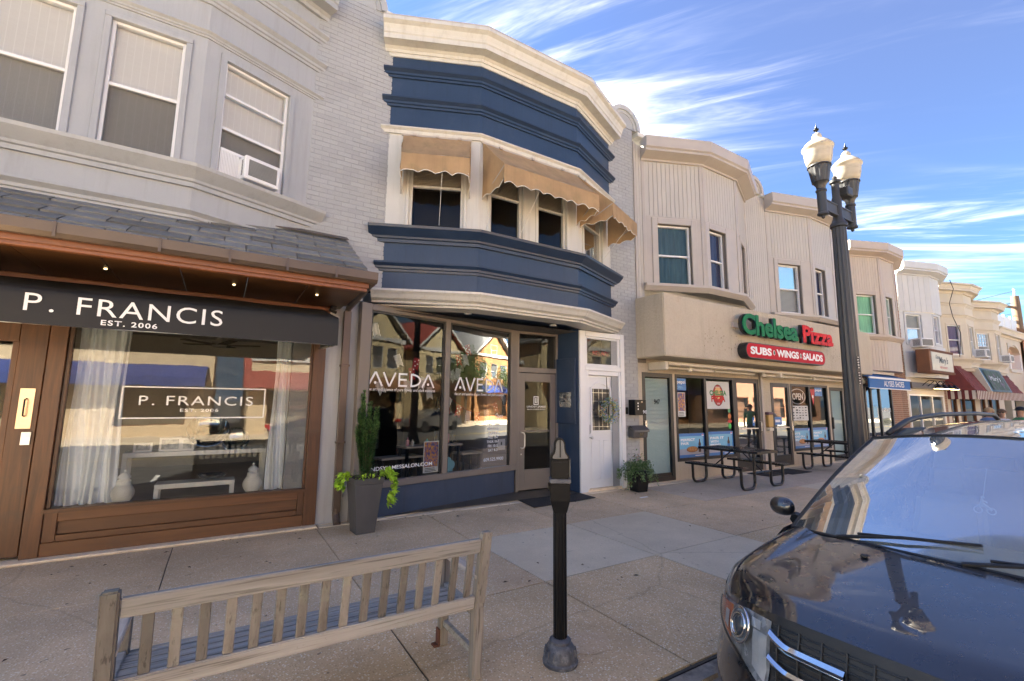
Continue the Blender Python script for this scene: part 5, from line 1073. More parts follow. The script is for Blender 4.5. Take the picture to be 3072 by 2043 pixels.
ab = thing('ashtray_box', 'small brass-coloured wall ashtray on the pier between shop doors', 'ashtray', (12.62, FY, 1.0)); MB().box(12.54, FY-.08, 1.12, 12.76, FY+.018, 1.45).make('box', mat('ashtray_gold', (.45, .30, .11), rough=.35, metal=.4, bump=0), ab, bevel=.012); MB().box(12.53, FY-.09, 1.452, 12.77, FY+.018, 1.52).make('lid', mat('ashtray_lid', (.12, .07, .10), bump=0), ab, bevel=.01); MB().box(12.55, FY-.085, 1.02, 12.75, FY+.018, 1.10).make('tray', m_creammetal, ab, bevel=.01)
# letterboxes, bell
mb1 = thing('letterbox', 'black square letterbox numbered 945 on the grey brick', 'mailbox', (7.5, FY-.1, 1.5)); MB().box(7.33, FY-.20, 1.47, 7.66, FY-.008, 1.79).make('box', m_black, mb1, bevel=.008); text('945', 'number', m_lettering, mb1, (7.555, FY-.203, 1.50), (1, 0, 0), (0, 0, 1), .11, .075, off=.02)
for z in (1.58, 1.64, 1.70): MB().box(7.40, FY-.204, z, 7.425, FY-.2, z+.03).make('label_window', m_lettering, mb1)
disc(MB(), (7.53, FY-.2035, 1.745), (1, 0, 0), (0, 0, 1), .014, .014, 10).make('lock', m_steel, mb1)
m_dgrey = mat('letterbox_grey', (.075, .075, .08), rough=.4, bump=.05, fine=.05)
mb2 = thing('letterbox', 'dark grey lidded letterbox numbered 947 below the square one', 'mailbox', (7.5, FY-.1, 1.0)); q = MB(); q.prism([(7.30, FY-.01, 1.0), (7.30, FY-.16, 1.0), (7.30, FY-.18, 1.14), (7.30, FY-.01, 1.22)], (.42, 0, 0)); q.make('box', m_dgrey, mb2, bevel=.008)
q = MB(); q.prism([(7.285, FY-.008, 1.245), (7.285, FY-.10, 1.245), (7.285, FY-.20, 1.16), (7.285, FY-.205, 1.12), (7.285, FY-.193, 1.12), (7.285, FY-.185, 1.15), (7.285, FY-.09, 1.228)], (.45, 0, 0)); q.make('lid', m_dgrey, mb2); text('947', 'number', mat('number_gold', (.3, .24, .13), metal=.6, bump=0, rough=.3), mb2, (7.46, FY-.178, 1.02), (1, 0, 0), (0, -.1, 1), .12, .085, off=.015)
db_ = tag(MB().box(7.225, FY-.06, 1.49, 7.275, FY-.02, 1.63).make('doorbell', m_black, None, bevel=.006), 'small black doorbell camera on the white door frame', 'doorbell'); disc(MB(), (7.25, FY-.0615, 1.52), (1, 0, 0), (0, 0, 1), .012, .012, 12).make('button', m_steel, db_)
# ------------------------------------------------------------------ shoe shop
hb = thing('shoe_building', 'beige sided bay building with blue shoe shop awning', 'building', (19.9, 8.2, 0))
P3 = [(17.95, FY), (19.32, 6.5), (20.5, 6.5), (21.9, FY)]
m_sid2 = mat('tan_siding', (.50, .425, .355), rough=.55, var=.04, bump=.04, rnd=.03)
m_trim2 = mat('tan_trim', (.47, .39, .33), rough=.45, var=.04, bump=0)
sided_bay(hb, P3, 4.10, 6.92, m_sid2, m_siding_gap, m_trim2, [m_c['green'], m_c['green'], m_c['dark']], wz=(4.18, 5.55), ww=((.40, 1.18), (.22, .80), (.3, .9)), pane=m_glassup)
fs3 = [Fr(P3[i], P3[i+1]) for i in range(3)]
for f in fs3:
    w_ = MB().fquad(f, 0, f.L, -.006, 2.92, 3.98).make('skirt_wall', m_siding_gap, hb); boards(f, 0, f.L, 2.92, 3.98, w_, m_sid2, m_siding_gap, pitch=.12)
bt = MB(); bt.add([V((x, y, 2.92)) for x, y in P3], [(0, 1, 2, 3)]); bt.make('skirt_soffit', m_trim2, hb)
def brown_pier(parent, a, b, z0, z1):
    f = Fr((a, FY), (b, FY)); w_ = MB().fquad(f, 0, f.L, -.008, z0, z1).make('brick_pier', m_brownmortar, parent); brick_field(f, 0, f.L, z0, z1, w_, m_brownbrick, m_brownmortar, 0, d=0)
brown_pier(hb, 17.47, 17.98, 0, 7.1); brown_pier(hb, 21.86, 22.42, 0, 7.2); brown_pier(hb, 17.98, 21.86, 2.45, 2.95); brown_pier(hb, 21.0, 21.86, 0, 2.45)
MB().box(17.47, FY+1.2, 2.5, 22.42, 16, 7.2).make('rear_block', m_sid2, hb)
HF = Fr((17.47, FY), (22.42, FY))
sf_ = framed(HF, .5, 3.5, .05, 2.45, hb, m_blackframe, .08, 'shopfront_frame', muls=(1.3, 1.75, 2.45), mw=.09)
MB().fquad(HF, .58, 3.42, -.03, .1, 2.38).make('pane', m_glassdark, sf_)
rm = MB(); rm.quad((17.6, 10, 0), (22, 10, 0), (22, 10, 2.8), (17.6, 10, 2.8)); rm.quad((17.6, FY+.1, 2.8), (22, FY+.1, 2.8), (22, 10, 2.8), (17.6, 10, 2.8)); rm.quad((17.6, FY+.1, 0), (17.6, 10, 0), (17.6, 10, 2.8), (17.6, FY+.1, 2.8)); rm.quad((22, FY+.1, 0), (22, 10, 0), (22, 10, 2.8), (22, FY+.1, 2.8)); rm.quad((17.6, FY+.1, .02), (22, FY+.1, .02), (22, 10, .02), (17.6, 10, .02)); rm.make('room_lining', m_dark, hb)
ftext("ALYSE'S SHOES", 'window_lettering', m_lettering, hb, HF, 2.52, -.02, 1.52, .80, .12, off=.01); ftext('SHOES', 'window_lettering', m_lettering, hb, HF, .78, -.02, 1.62, .4, .12, off=.01)
nt_ = tag(MB().add([HF.p(2.55, -.02, 1.05), HF.p(3.1, -.02, 1.05), HF.p(3.3, -.02, 1.18), HF.p(3.1, -.02, 1.3), HF.p(2.55, -.02, 1.25)], [(0, 1, 2, 3, 4)]).make('arrow_sign', mat('sign_sage', (.32, .36, .24), bump=0)), 'pale green NAOT arrow sign in the shoe shop window', 'sign'); ftext('NAOT', 'lettering', m_black, nt_, HF, 2.65, -.017, 1.12, .4, .09, off=.02)
q = MB().fbox(HF, 1.86, 2.18, -.02, -.018, 1.32, 1.72); tag(q.make('notice', m_psky), 'light blue notice on the shoe shop door', 'sign')
m_ablue = mat('awning_blue', (.012, .115, .36), rough=.65, var=.06, bump=.1)
ba = thing('shop_awning', 'blue box awning with white ALYSES SHOES lettering', 'awning', (19.3, 6.4, 2.4)); MB().box(17.45, 6.42, 2.30, 20.75, 6.46, 2.62).make('valance', m_ablue, ba); MB().prism([(17.45, 6.42, 2.62), (20.75, 6.42, 2.62), (20.75, FY, 2.86), (17.45, FY, 2.86)], (0, 0, .02)).make('canopy', m_ablue, ba); MB().prism([(20.752, 6.42, 2.30), (20.752, FY-.02, 2.40), (20.752, FY-.02, 2.86), (20.752, 6.42, 2.64)], (.012, 0, 0)).make('side_panel', m_ablue, ba)
q = MB().box(17.43, 6.395, 2.60, 20.77, 6.43, 2.66); q.box(17.43, 6.40, 2.275, 20.77, 6.43, 2.30); q.box(17.43, 6.85, 2.83, 20.77, FY, 2.95); q.make('trim_bar', m_lettering, ba)
text('ALYSES SHOES', 'lettering', m_lettering, ba, (18.55, 6.415, 2.365), (1, 0, 0), (0, 0, 1), 1.65, .19, off=.012, space=1.05)
# ------------------------------------------------------------------ white restaurant
wb = thing('restaurant_building', 'pale grey panelled bay building with brown-framed hanging sign', 'building', (24.5, 8.2, 0))
P4 = [(22.5, FY), (24.1, 6.5), (25.15, 6.5), (26.5, FY)]; fs4 = [Fr(P4[i], P4[i+1]) for i in range(3)]
m_wpan = mat('white_board', (.56, .555, .55), rough=.5, var=.04, bump=.03, rnd=.02)
for i, f in enumerate(fs4):
    w_ = MB().fquad(f, 0, f.L, -.006, 5.48, 7.0).make('upper_panel', m_siding_gap, wb); boards(f, 0, f.L, 5.48, 7.0, w_, m_wpan, m_siding_gap, pitch=.30)
    o_ = [(.34, 1.14, 4.25, 5.38)] if i != 1 else [(.22, .80, 4.25, 5.38)]
    MB().fwall(f, 4.1, 5.48, o_, d=-.06).make('window_wall', m_paleblue, wb)
    f2 = Fr((f.p(0, -.06, 0).x, f.p(0, -.06, 0).y), (f.p(f.L, -.06, 0).x, f.p(f.L, -.06, 0).y)); window(f2, *o_[0], wb, m_purewhite, m_glassup, back=m_blindh if i == 0 else m_c['violet']); casing(f2, *o_[0], wb, m_paleblue, w=.09)
    MB().fwall(f, 2.85, 4.1).make('skirt_panel', m_paleblue, wb)
moulding(P4, SLATC, 6.98, wb, m_paleblue, 'cornice', ext=0); g = MB(); g.add([V((x, y, 7.44)) for x, y in P4], [(0, 1, 2, 3)]); g.make('bay_roof', m_slate, wb); bt = MB(); bt.add([V((x, y, 2.86)) for x, y in P4], [(0, 1, 2, 3)]); bt.make('skirt_soffit', m_taupe, wb)
brown_pier(wb, 26.48, 26.75, 0, 7.2); MB().box(22.42, FY+1.2, 2.5, 26.75, 16, 7.3).make('rear_block', m_paleblue, wb)
WF = Fr((22.42, FY), (26.5, FY)); MB().fwall(WF, 0, 2.9, [(.15, 3.9, .5, 2.2)], depth=.1).make('shopfront_wall', m_cream, wb)
sf_ = framed(WF, .15, 3.9, .5, 2.2, wb, m_purewhite, .06, 'shopfront_frame', muls=(1.3, 2.6), mw=.06); MB().fquad(WF, .2, 3.85, -.03, .55, 2.15).make('pane', m_glassc, sf_)
rm = MB(); rm.quad((22.5, 9.5, 0), (26.4, 9.5, 0), (26.4, 9.5, 2.8), (22.5, 9.5, 2.8)); rm.quad((22.5, FY+.12, 2.8), (26.4, FY+.12, 2.8), (26.4, 9.5, 2.8), (22.5, 9.5, 2.8)); rm.quad((26.4, FY+.12, 0), (26.4, 9.5, 0), (26.4, 9.5, 2.8), (26.4, FY+.12, 2.8)); rm.make('room_lining', m_roomlight, wb)
MB().fbox(WF, .1, 4.0, .001, .14, 2.42, 2.66).make('sign_board', m_bronze, wb)
ac_unit(fs4[0], .40, 1.0, 4.02, 4.36, .4, 'white window air conditioner above the brown-framed hanging sign', m_purewhite)
m_brownf = mat('sign_brown', (.20, .085, .04), rough=.6, bump=.1)
hs = thing('hanging_sign', 'brown-framed cream Doris Marys restaurant sign', 'sign', (23.8, 6.4, 3.0)); MB().box(22.55, 6.30, 3.0, 25.15, 6.72, 3.90).make('sign_box', m_brownf, hs, bevel=.02); MB().box(22.70, 6.285, 3.10, 25.0, 6.299, 3.80).make('sign_face', mat('sign_cream', (.62, .60, .48), bump=0, rough=.5), hs)
text('Doris', 'lettering', m_black, hs, (23.1, 6.28, 3.55), (1, 0, 0), (0, 0, 1), .5, .15, shear=.35, off=.005); text("Mary's", 'lettering', m_black, hs, (23.45, 6.28, 3.32), (1, 0, 0), (0, 0, 1), 1.0, .34, shear=.35, off=.012); text('RESTAURANT', 'lettering', m_redl, hs, (23.5, 6.28, 3.19), (1, 0, 0), (0, 0, 1), .8, .08)
q = MB()
for i in range(22): x = 22.58+i*.118; q.box(x, 6.27, 3.0, x+.05, 6.30, 3.08); q.box(x, 6.27, 3.82, x+.05, 6.30, 3.90)
q.make('frame_dentils', m_brownf, hs)
m_lampglow = emis('lamp_glow', (1.0, .66, .28), 3.0)
for i in range(4):
    x = 23.6+i*.62; t_ = thing('gooseneck_lamp', 'black gooseneck lamp, %s of four over the restaurant window' % ('first', 'second', 'third', 'fourth')[i], 'lamp', (x, FY, 2.6), 'gooseneck lamps over the restaurant window'); MB().tube([(x, FY-.14, 2.55), (x, FY-.35, 2.75), (x, FY-.55, 2.72), (x, FY-.62, 2.58)], .015, 7).make('arm', m_black, t_); q = MB(); q.lathe((x, FY-.62, 2.42), [(.16, 0), (.15, .03), (.06, .12), (.03, .17)], 14); q.make('shade', m_black, t_, smooth=True); q = MB(); q.lathe((x, FY-.62, 2.413), [(.0, 0), (.14, 0), (.14, .005)], 14); q.make('glow', m_lampglow, t_)
# ------------------------------------------------------------------ cream bays
def cream_bay(label, P, x0, x1, zc, wins, grid=None):
    t_ = thing('cream_building', label, 'building', ((x0+x1)/2, 8.2, 0)); fs = [Fr(P[i], P[i+1]) for i in range(3)]
    for i, f in enumerate(fs):
        o_ = [(.42, 1.16, 4.02, 5.36)] if i != 1 else [(.25, .85, 4.02, 5.36)]
        MB().fwall(f, 3.3, zc, o_).make('bay_wall', m_cream, t_); window(f, *o_[0], t_, m_purewhite, m_glassup, back=wins[i], grid=grid if i == 0 else None); casing(f, *o_[0], t_, m_creamtrim, w=.08)
    moulding(P, CORN, zc-.04, t_, m_creamtrim, 'cornice'); moulding(P, BAND, zc-.62, t_, m_creamtrim); moulding(P, BAND, zc-1.15, t_, m_creamtrim); moulding(P, SILLP, 3.62, t_, m_creamtrim); moulding(P, BAND, 3.3, t_, m_creamtrim)
    g = MB(); g.add([V((x, y, zc+.36)) for x, y in P], [(0, 1, 2, 3)]); g.make('bay_roof', m_slate, t_); g = MB(); g.add([V((x, y, 3.31)) for x, y in P], [(0, 1, 2, 3)]); g.make('bay_soffit', m_creamtrim, t_)
    MB().fwall(Fr((x0, FY), (x1, FY)), 0, zc+.3, [(.4, 1.2, .1, 2.2), (1.6, x1-x0-.4, .6, 2.2)]).make('front_wall', m_cream, t_); MB().box(x0, FY+.8, 0, x1, 16, zc+.3).make('rear_block', m_cream, t_)
    F_ = Fr((x0, FY), (x1, FY)); w_ = framed(F_, 1.6, x1-x0-.4, .6, 2.2, t_, m_brownf, .07, 'shopfront_frame', muls=(2.3,)); MB().fquad(F_, 1.65, x1-x0-.45, -.05, .65, 2.15).make('pane', m_glassdark, w_); w_ = framed(F_, .4, 1.2, .1, 2.2, t_, m_brownf, .08, 'door'); MB().fquad(F_, .45, 1.15, -.05, .2, 2.15).make('pane', m_glassdark, w_); MB().quad((x0, FY+.7, 0), (x1, FY+.7, 0), (x1, FY+.7, 2.6), (x0, FY+.7, 2.6)).make('room_lining', m_dark, t_)
    return t_, fs
P5 = [(26.8, FY), (28.25, 6.5), (29.4, 6.5), (30.8, FY)]; P6 = [(31.0, FY), (32.4, 6.5), (33.5, 6.5), (34.75, FY)]
c5, f5 = cream_bay('cream bay building with banded cornices above the red shingle awning roof', P5, 26.75, 30.9, 6.85, [m_c['violet'], m_c['grey'], m_c['dark']]); c6, f6 = cream_bay('second cream bay building, with small-paned window', P6, 30.9, 34.85, 6.55, [m_c['grey'], m_c['pale'], m_c['dark']], grid=(4, 3))
MB().prism([(27.0, FY+.1, 7.15), (28.6, FY+.1, 7.15), (28.6, FY+.1, 7.3), (27.4, FY+.1, 7.75), (27.0, FY+.1, 7.75)], (0, .4, 0)).make('parapet', m_creamtrim, c5)
ac_unit(f5[1], .55, 1.12, 3.95, 4.32, .42, 'white window air conditioner on the first cream bay', m_purewhite); ac_unit(f6[1], .45, 1.02, 3.95, 4.3, .4, 'white window air conditioner on the second cream bay', m_purewhite)
MB().tube([f5[0].p(.3, .42, 7.3), f5[0].p(.45, .42, 6.9), f5[0].p(.5, .16, 6.3), f5[0].p(.62, .15, 5.7), f5[0].p(.95, .15, 5.0), f5[0].p(.85, .14, 4.3), f5[0].p(.6, .24, 3.9)], .014, 5).make('cable', m_black, c5)
m_shing = mat('red_shingle', (.17, .035, .03), rough=.8, var=.2, vs=5, fine=.1, bump=.4, rnd=.2)
mr_ = thing('shingle_awning_roof', 'dark red shingled mansard with striped valance over restaurant fronts', 'roof', (30.6, 6.5, 2.4)); MX0, MX1 = 26.75, 34.6
rf_ = MB(); rf_.add([(MX0, FY, 2.42), (MX0+.15, 6.15, 2.42), (MX1-.1, 6.15, 2.42), (MX1, FY, 2.42), (MX0, FY, 3.5), (MX0+.1, 6.72, 3.5), (MX1-.1, 6.72, 3.5), (MX1, FY, 3.5)], [(0, 1, 2, 3), (4, 5, 6, 7), (0, 1, 5, 4), (1, 2, 6, 5), (2, 3, 7, 6)]); deck = rf_.make('roof_deck', m_shing, mr_)
k = V((0, .57, 1.08)); kn = V((0, -1.08, .57)).normalized(); ku = k.normalized()
me_sh = MB().box(-.5, 0, -.5, .5, 1, .5).mesh('shingle', m_shing)
for r_ in range(8):
    x = MX0+.2+(.14 if r_ % 2 else 0)
    while x < MX1-.3:
        cpt = V((x+.14, 6.15, 2.42)) + ku*(r_*.152) + kn*.012; uu = (ku-kn*.05).normalized(); nn = V((1, 0, 0)).cross(uu)
        inst('shingle', me_sh, Matrix(((.27, uu.x*.165, nn.x*.016, cpt.x), (0, uu.y*.165, nn.y*.016, cpt.y), (0, uu.z*.165, nn.z*.016, cpt.z), (0, 0, 0, 1))), deck); x += .28
m_strr = mat('stripe_maroon', (.13, .02, .022), rough=.8, bump=0); m_strw = mat('stripe_cream', (.60, .55, .47), rough=.8, bump=0)
q = MB(); n = 66
for i in range(n):
    q.cur = i % 2; a = MX0+.15+(MX1-.25-MX0)*i/n; b = MX0+.15+(MX1-.25-MX0)*(i+1)/n; q.quad((a, 6.13, 2.05), (b, 6.13, 2.05), (b, 6.12, 2.42), (a, 6.12, 2.42))
for i in range(8):
    q.cur = i % 2; y0, y1 = FY-.9*i/8, FY-.9*(i+1)/8; q.quad((MX0+.12, y0, 2.05), (MX0+.12, y1, 2.05), (MX0+.12, y1, 2.42), (MX0+.12, y0, 2.42))
q.make('striped_valance', [m_strr, m_strw], mr_)
ms_ = thing('menu_sign', 'large tilted dark green restaurant sign on the red shingles', 'sign', (30.4, 6.2, 2.5)); q = MB(); q.prism([(28.6, 6.02, 2.42), (28.6, 6.38, 3.48), (28.6, 6.65, 3.48), (28.6, 6.25, 2.42)], (3.3, 0, 0)); q.make('sign_box', mat('sign_slate', (.035, .045, .045), bump=0, rough=.4), ms_); q = MB(); nrm = V((0, -1.06, .36)).normalized()*.012; q.add([V(a)+nrm for a in ((29.0, 6.035, 2.5), (31.6, 6.035, 2.5), (31.6, 6.345, 3.4), (29.0, 6.345, 3.4))], [(0, 1, 2, 3)]); q.make('sign_face', mat('sign_face_green', (.09, .12, .09), spec=.1, rough=.6, var=.4, vs=4, bump=0, c2=(.30, .16, .28), c2lo=.56, c2hi=.66, c2s=3), ms_)
text("Mary's", 'lettering', m_lettering, ms_, V((29.3, 6.14, 2.85))+nrm*1.4, (1, 0, 0), (0, .31, .9), 1.6, .3, shear=.3); q = MB(); q.prism([(28.52, 6.0, 2.40), (28.52, 6.37, 3.50), (28.52, 6.75, 3.50), (28.52, 6.4, 2.40)], (.075, 0, 0)); q.make('end_panel', m_creamtrim, ms_)
# ------------------------------------------------------------------ terrace building, orange building, utility pole
tb = thing('terrace_building', 'cream building with white panel fence on its roof terrace and arched loggia', 'building', (37.6, 8.5, 0)); TF = Fr((34.85, FY), (40.4, FY))
MB().fwall(TF, 0, 5.9, [(.6, 1.5, 3.95, 5.5), (2.6, 4.9, 3.9, 5.2), (.6, 2.0, .1, 2.2), (2.6, 5.0, .5, 2.2)], depth=.4).make('front_wall', m_cream, tb); window(TF, .6, 1.5, 3.95, 5.5, tb, m_purewhite, m_glassup, back=m_c['grey'], grid=(3, 2))
q = MB(); a = [TF.p(2.55, .04, 4.75)]+[TF.p(3.75-1.2*math.cos(math.pi*i/12), .04, 4.75+.55*math.sin(math.pi*i/12)) for i in range(13)]+[TF.p(4.95, .04, 5.35), TF.p(2.55, .04, 5.35)]; q.prism(a[1:], -TF.n*.3); q.make('arch_spandrel', m_cream, tb)
for s_ in (2.55, 4.85): MB().fbox(TF, s_, s_+.15, -.35, .06, 3.85, 4.78).make('column', m_purewhite, tb, bevel=.01)
MB().fbox(TF, 2.5, 5.0, -.4, .08, 3.7, 3.86).make('loggia_sill', m_creamtrim, tb); MB().quad((37, 8.2, 3.6), (40.3, 8.2, 3.6), (40.3, 8.2, 5.9), (37, 8.2, 5.9)).make('loggia_back', mat('terracotta', (.40, .16, .06), bump=.1), tb); MB().box(34.85, FY+1.3, 0, 40.4, 16, 5.9).make('rear_block', m_cream, tb); moulding([(34.85, FY), (40.4, FY)], CORN, 5.62, tb, m_creamtrim, 'cornice')
MB().quad((34.85, FY+.5, 0), (40.4, FY+.5, 0), (40.4, FY+.5, 2.5), (34.85, FY+.5, 2.5)).make('room_lining', m_dark, tb)
for i in range(4): s_ = .05+i*1.38; MB().fbox(TF, s_+.06, s_+1.32, -.05, -.02, 6.05, 6.92).make('fence_panel', m_purewhite, tb); MB().fbox(TF, s_-.05, s_+.06, -.08, .01, 6.0, 7.02).make('fence_post', m_purewhite, tb)
for i in range(3): y = FY+.2+i*1.3; MB().box(34.9, y, 6.05, 34.93, y+1.2, 6.92).make('fence_panel', m_purewhite, tb)
ob = thing('orange_building', 'orange rendered building with brown shingle roof at far end', 'building', (45, 9, 0)); m_or = mat('orange_render', (.36, .14, .045), rough=.8, var=.08, bump=.2); m_brs = mat('brown_shingle', (.24, .13, .07), rough=.9, var=.2, fine=.15, bump=.3)
OF = Fr((40.5, FY-.1), (52, FY-.1)); MB().fwall(OF, 0, 6.3, [(1, 2, 4, 5.4), (3, 4, 4, 5.4), (1, 4, .5, 2.2)]).make('front_wall', m_or, ob); MB().box(40.5, FY+.6, 0, 52, 16, 6.3).make('rear_block', m_or, ob); MB().prism([(40.2, FY-.5, 6.2), (40.2, FY+3.5, 8.6), (40.2, 16, 6.2)], (12, 0, 0)).make('roof', m_brs, ob)
for s_ in (1, 3): window(OF, s_, s_+1, 4, 5.4, ob, m_purewhite, m_glassup, back=m_c['dark'])
window(OF, 1, 4, .5, 2.2, ob, m_brownf, m_glassdark, room=m_dark)
cg = thing('gable_canopy', 'small red gabled canopy below the orange building', 'canopy', (42, 6.4, 2.6)); m_rg = mat('canopy_red', (.34, .06, .045), bump=.1); MB().prism([(40.3, 5.9, 2.7), (42.2, 5.9, 3.7), (44.1, 5.9, 2.7)], (0, 1.1, 0)).make('gable', m_rg, cg); MB().box(40.2, 5.82, 2.55, 44.2, 6.9, 2.69).make('eave', m_white, cg)
for x in (40.4, 43.9): MB().box(x, 5.95, 0, x+.12, 6.07, 2.55).make('post', m_white, cg)
m_polew = mat('pole_timber', (.19, .13, .085), rough=.9, var=.2, bump=.4, stretch=(1, 1, .15), vs=8); up_ = thing('utility_pole', 'weathered wooden utility pole with crossarms above the far roofs', 'pole', (60, 10.4, 0)); q = MB(); q.lathe((60, 10.4, 0), [(.36, -.1), (.30, 11.0), (.27, 11.7)], 12); q.make('pole', m_polew, up_, smooth=True); q = MB(); q.lathe((60, 10.4, 11.7), [(.08, 0), (.08, .7)], 8); q.make('top_pin', m_purewhite, up_)
wl_ = []
for z in (9.4, 10.7): MB().bar((58.4, 10.9, z), (60.2, 10.2, z-.12), .16, .2).make('crossarm', m_polew, up_); 
for i, z in enumerate((9.6, 10.9, 11.2, 12.2, 8.8, 10.2)):
    P_ = [(60-1.4*(i % 3 == 1), 10.3, z), (62, 16, z-.5), (64, 24, z-.4), (66, 36, z+.4)]; MB().tube(P_, .022, 4).make('overhead_wire', m_black, up_)
# ------------------------------------------------------------------ bench
m_bx = wood('weathered_teak_x', (.44, .415, .375), (.24, .22, .19), 0, rough=.85, wear=(.36, .36, .31), rv=.12, cracks=.5); m_bz = wood('weathered_teak_z', (.31, .28, .235), (.135, .112, .09), 2, rough=.85, wear=(.29, .30, .23), rv=.34, cracks=.5)
bn = thing('garden_bench', 'weathered grey teak slatted bench seen from behind at the kerb', 'bench', (.55, 2.95, 0))
BL, BRX, BYB = -.36, 1.44, 2.62      # rear posts
def post(x, ): 
    q = MB(); w_ = .065
    q.hexa([(x, 2.72, 0), (x+w_, 2.72, 0), (x+w_, 2.79, 0), (x, 2.79, 0), (x, 2.70, .42), (x+w_, 2.70, .42), (x+w_, 2.775, .42), (x, 2.775, .42)]); q.hexa([(x, 2.70, .42), (x+w_, 2.70, .42), (x+w_, 2.775, .42), (x, 2.775, .42), (x, 2.605, .90), (x+w_, 2.605, .90), (x+w_, 2.665, .90), (x, 2.665, .90)])
    q.make('rear_post', m_bz, bn, bevel=.008, segs=2, merge=True)
post(BL); post(BRX)
def ylean(z): return 2.735-.095*(z-.42)/.48
def rail(z0, z1, t, nm): q = MB(); q.hexa([(BL+.066, ylean(z0)-t/2, z0), (BRX-.001, ylean(z0)-t/2, z0), (BRX-.001, ylean(z0)+t/2, z0), (BL+.066, ylean(z0)+t/2, z0), (BL+.066, ylean(z1)-t/2, z1), (BRX-.001, ylean(z1)-t/2, z1), (BRX-.001, ylean(z1)+t/2, z1), (BL+.066, ylean(z1)+t/2, z1)]); q.make(nm, m_bx, bn, bevel=.006, segs=2)
rail(.775, .86, .04, 'top_rail'); rail(.425, .505, .04, 'lower_rail')
ns = 16
for i in range(ns):
    x = BL+.066+(BRX-BL-.066)*(i+.75)/(ns+.5); w_ = .044; q = MB(); z0, z1 = .506, .774; q.hexa([(x, ylean(z0)-.009, z0), (x+w_, ylean(z0)-.009, z0), (x+w_, ylean(z0)+.009, z0), (x, ylean(z0)+.009, z0), (x, ylean(z1)-.009, z1), (x+w_, ylean(z1)-.009, z1), (x+w_, ylean(z1)+.009, z1), (x, ylean(z1)+.009, z1)]); q.make('back_slat', m_bz, bn, bevel=.003)
for i in range(6): y = 2.785+i*.083; z = .425-.006*i; MB().box(BL+.02, y, z-.022, BRX+.05, y+.066, z).make('seat_slat', m_bx, bn, bevel=.005, segs=2)
for x in (BL, BRX):
    MB().box(x, 3.21, 0, x+.06, 3.275, .60).make('front_leg', m_bz, bn, bevel=.006); MB().box(x-.005, 2.69, .60, x+.068, 3.31, .63).make('armrest', mat('teak_y_%d' % int(x > 0), (.47, .40, .325), rough=.85, stretch=(9, 1, 9), vs=3, var=.25), bn, bevel=.008); MB().box(x+.012, 2.77, .36, x+.05, 3.21, .42).make('seat_bearer', m_bx, bn, bevel=.004); MB().box(x+.014, 2.78, .13, x+.048, 3.21, .17).make('side_stretcher', m_bx, bn, bevel=.004)
MB().box(BL+.06, 3.225, .35, BRX, 3.255, .40).make('front_apron', m_bx, bn, bevel=.004)
m_rust = mat('rusty_bracket', (.12, .045, .025), rough=.8, bump=.3); MB().box(BRX-.045, 3.215, .0, BRX-.001, 3.27, .012).make('foot_bracket', m_rust, bn); MB().box(BRX-.012, 3.215, .012, BRX-.001, 3.27, .11).make('foot_bracket', m_rust, bn)
# ------------------------------------------------------------------ parking meter
m_meter = mat('meter_black', (.007, .007, .008), rough=.42, spec=.16, var=.2, fine=.05, bump=.06, c2=(.03, .03, .032), c2lo=.62, c2hi=.75, c2s=20)
pm = thing('parking_meter', 'black single-head parking meter on a fluted post', 'parking meter', (2.04, 2.62, 0)); mx, my = 2.04, 2.62
q = MB(); q.lathe((mx, my, .12), [(.046, 0), (.046, .86)], 32, flute=.09); q.make('fluted_post', m_meter, pm)
m_cast = mat('weathered_casting', (.085, .09, .105), rough=.55, var=.2, vs=14, fine=.15, bump=.4, metal=.3, c2=(.17, .175, .19), c2lo=.5, c2hi=.65, c2s=22)
q = MB(); q.lathe((mx, my, 0), [(.115, 0), (.118, .02), (.110, .03), (.112, .045), (.100, .07), (.095, .10), (.078, .125), (.072, .13), (.072, .145), (.060, .155), (.050, .16)], 28); q.make('base_casting', m_cast, pm, smooth=True)
q = MB()
for i in range(14): a = i*math.pi/7; cx_, cy_ = mx+.100*math.cos(a), my+.100*math.sin(a); q.tube([(cx_, cy_, .05), (mx+.094*math.cos(a), my+.094*math.sin(a), .095)], [.016, .011], 6)
q.make('acanthus_ribs', m_cast, pm, smooth=True)
MR = Matrix.Translation((mx, my, 0)) @ Matrix.Rotation(R(-33), 4, 'Z')
def mpart(b, nm, m, bev=.008, smooth=False):
    o = b.make(nm, m, pm, bevel=bev, segs=2, smooth=smooth); 
    for v in o.data.vertices: v.co = MR @ v.co
    return o
def frus(b, w0, d0, z0, w1, d1, z1, yo=0): return b.hexa([(-w0, -d0+yo, z0), (w0, -d0+yo, z0), (w0, d0+yo, z0), (-w0, d0+yo, z0), (-w1, -d1+yo, z1), (w1, -d1+yo, z1), (w1, d1+yo, z1), (-w1, d1+yo, z1)])
m_chrome = mat('meter_chrome', (.13, .135, .145), rough=.42, metal=1, bump=.05, var=.08)
b = MB(); frus(b, .044, .044, .955, .066, .056, 1.04); frus(b, .066, .056, 1.04, .068, .060, 1.155); mpart(b, 'lower_housing', m_meter, .006)
b = MB(); frus(b, .072, .064, 1.157, .072, .064, 1.185); mpart(b, 'collar_band', m_cast, .005)
b = MB(); frus(b, .064, .060, 1.187, .064, .060, 1.318); frus(b, .058, .064, 1.20, .058, .064, 1.305); mpart(b, 'meter_body', m_meter, .008)
b = MB(); pr = [(-.065, 1.32), (.065, 1.32), (.065, 1.335), (.042, 1.362), (.036, 1.40), (.036, 1.425), (.026, 1.448), (.008, 1.458), (-.008, 1.458), (-.026, 1.448), (-.036, 1.425), (-.036, 1.40), (-.042, 1.362), (-.065, 1.335)]
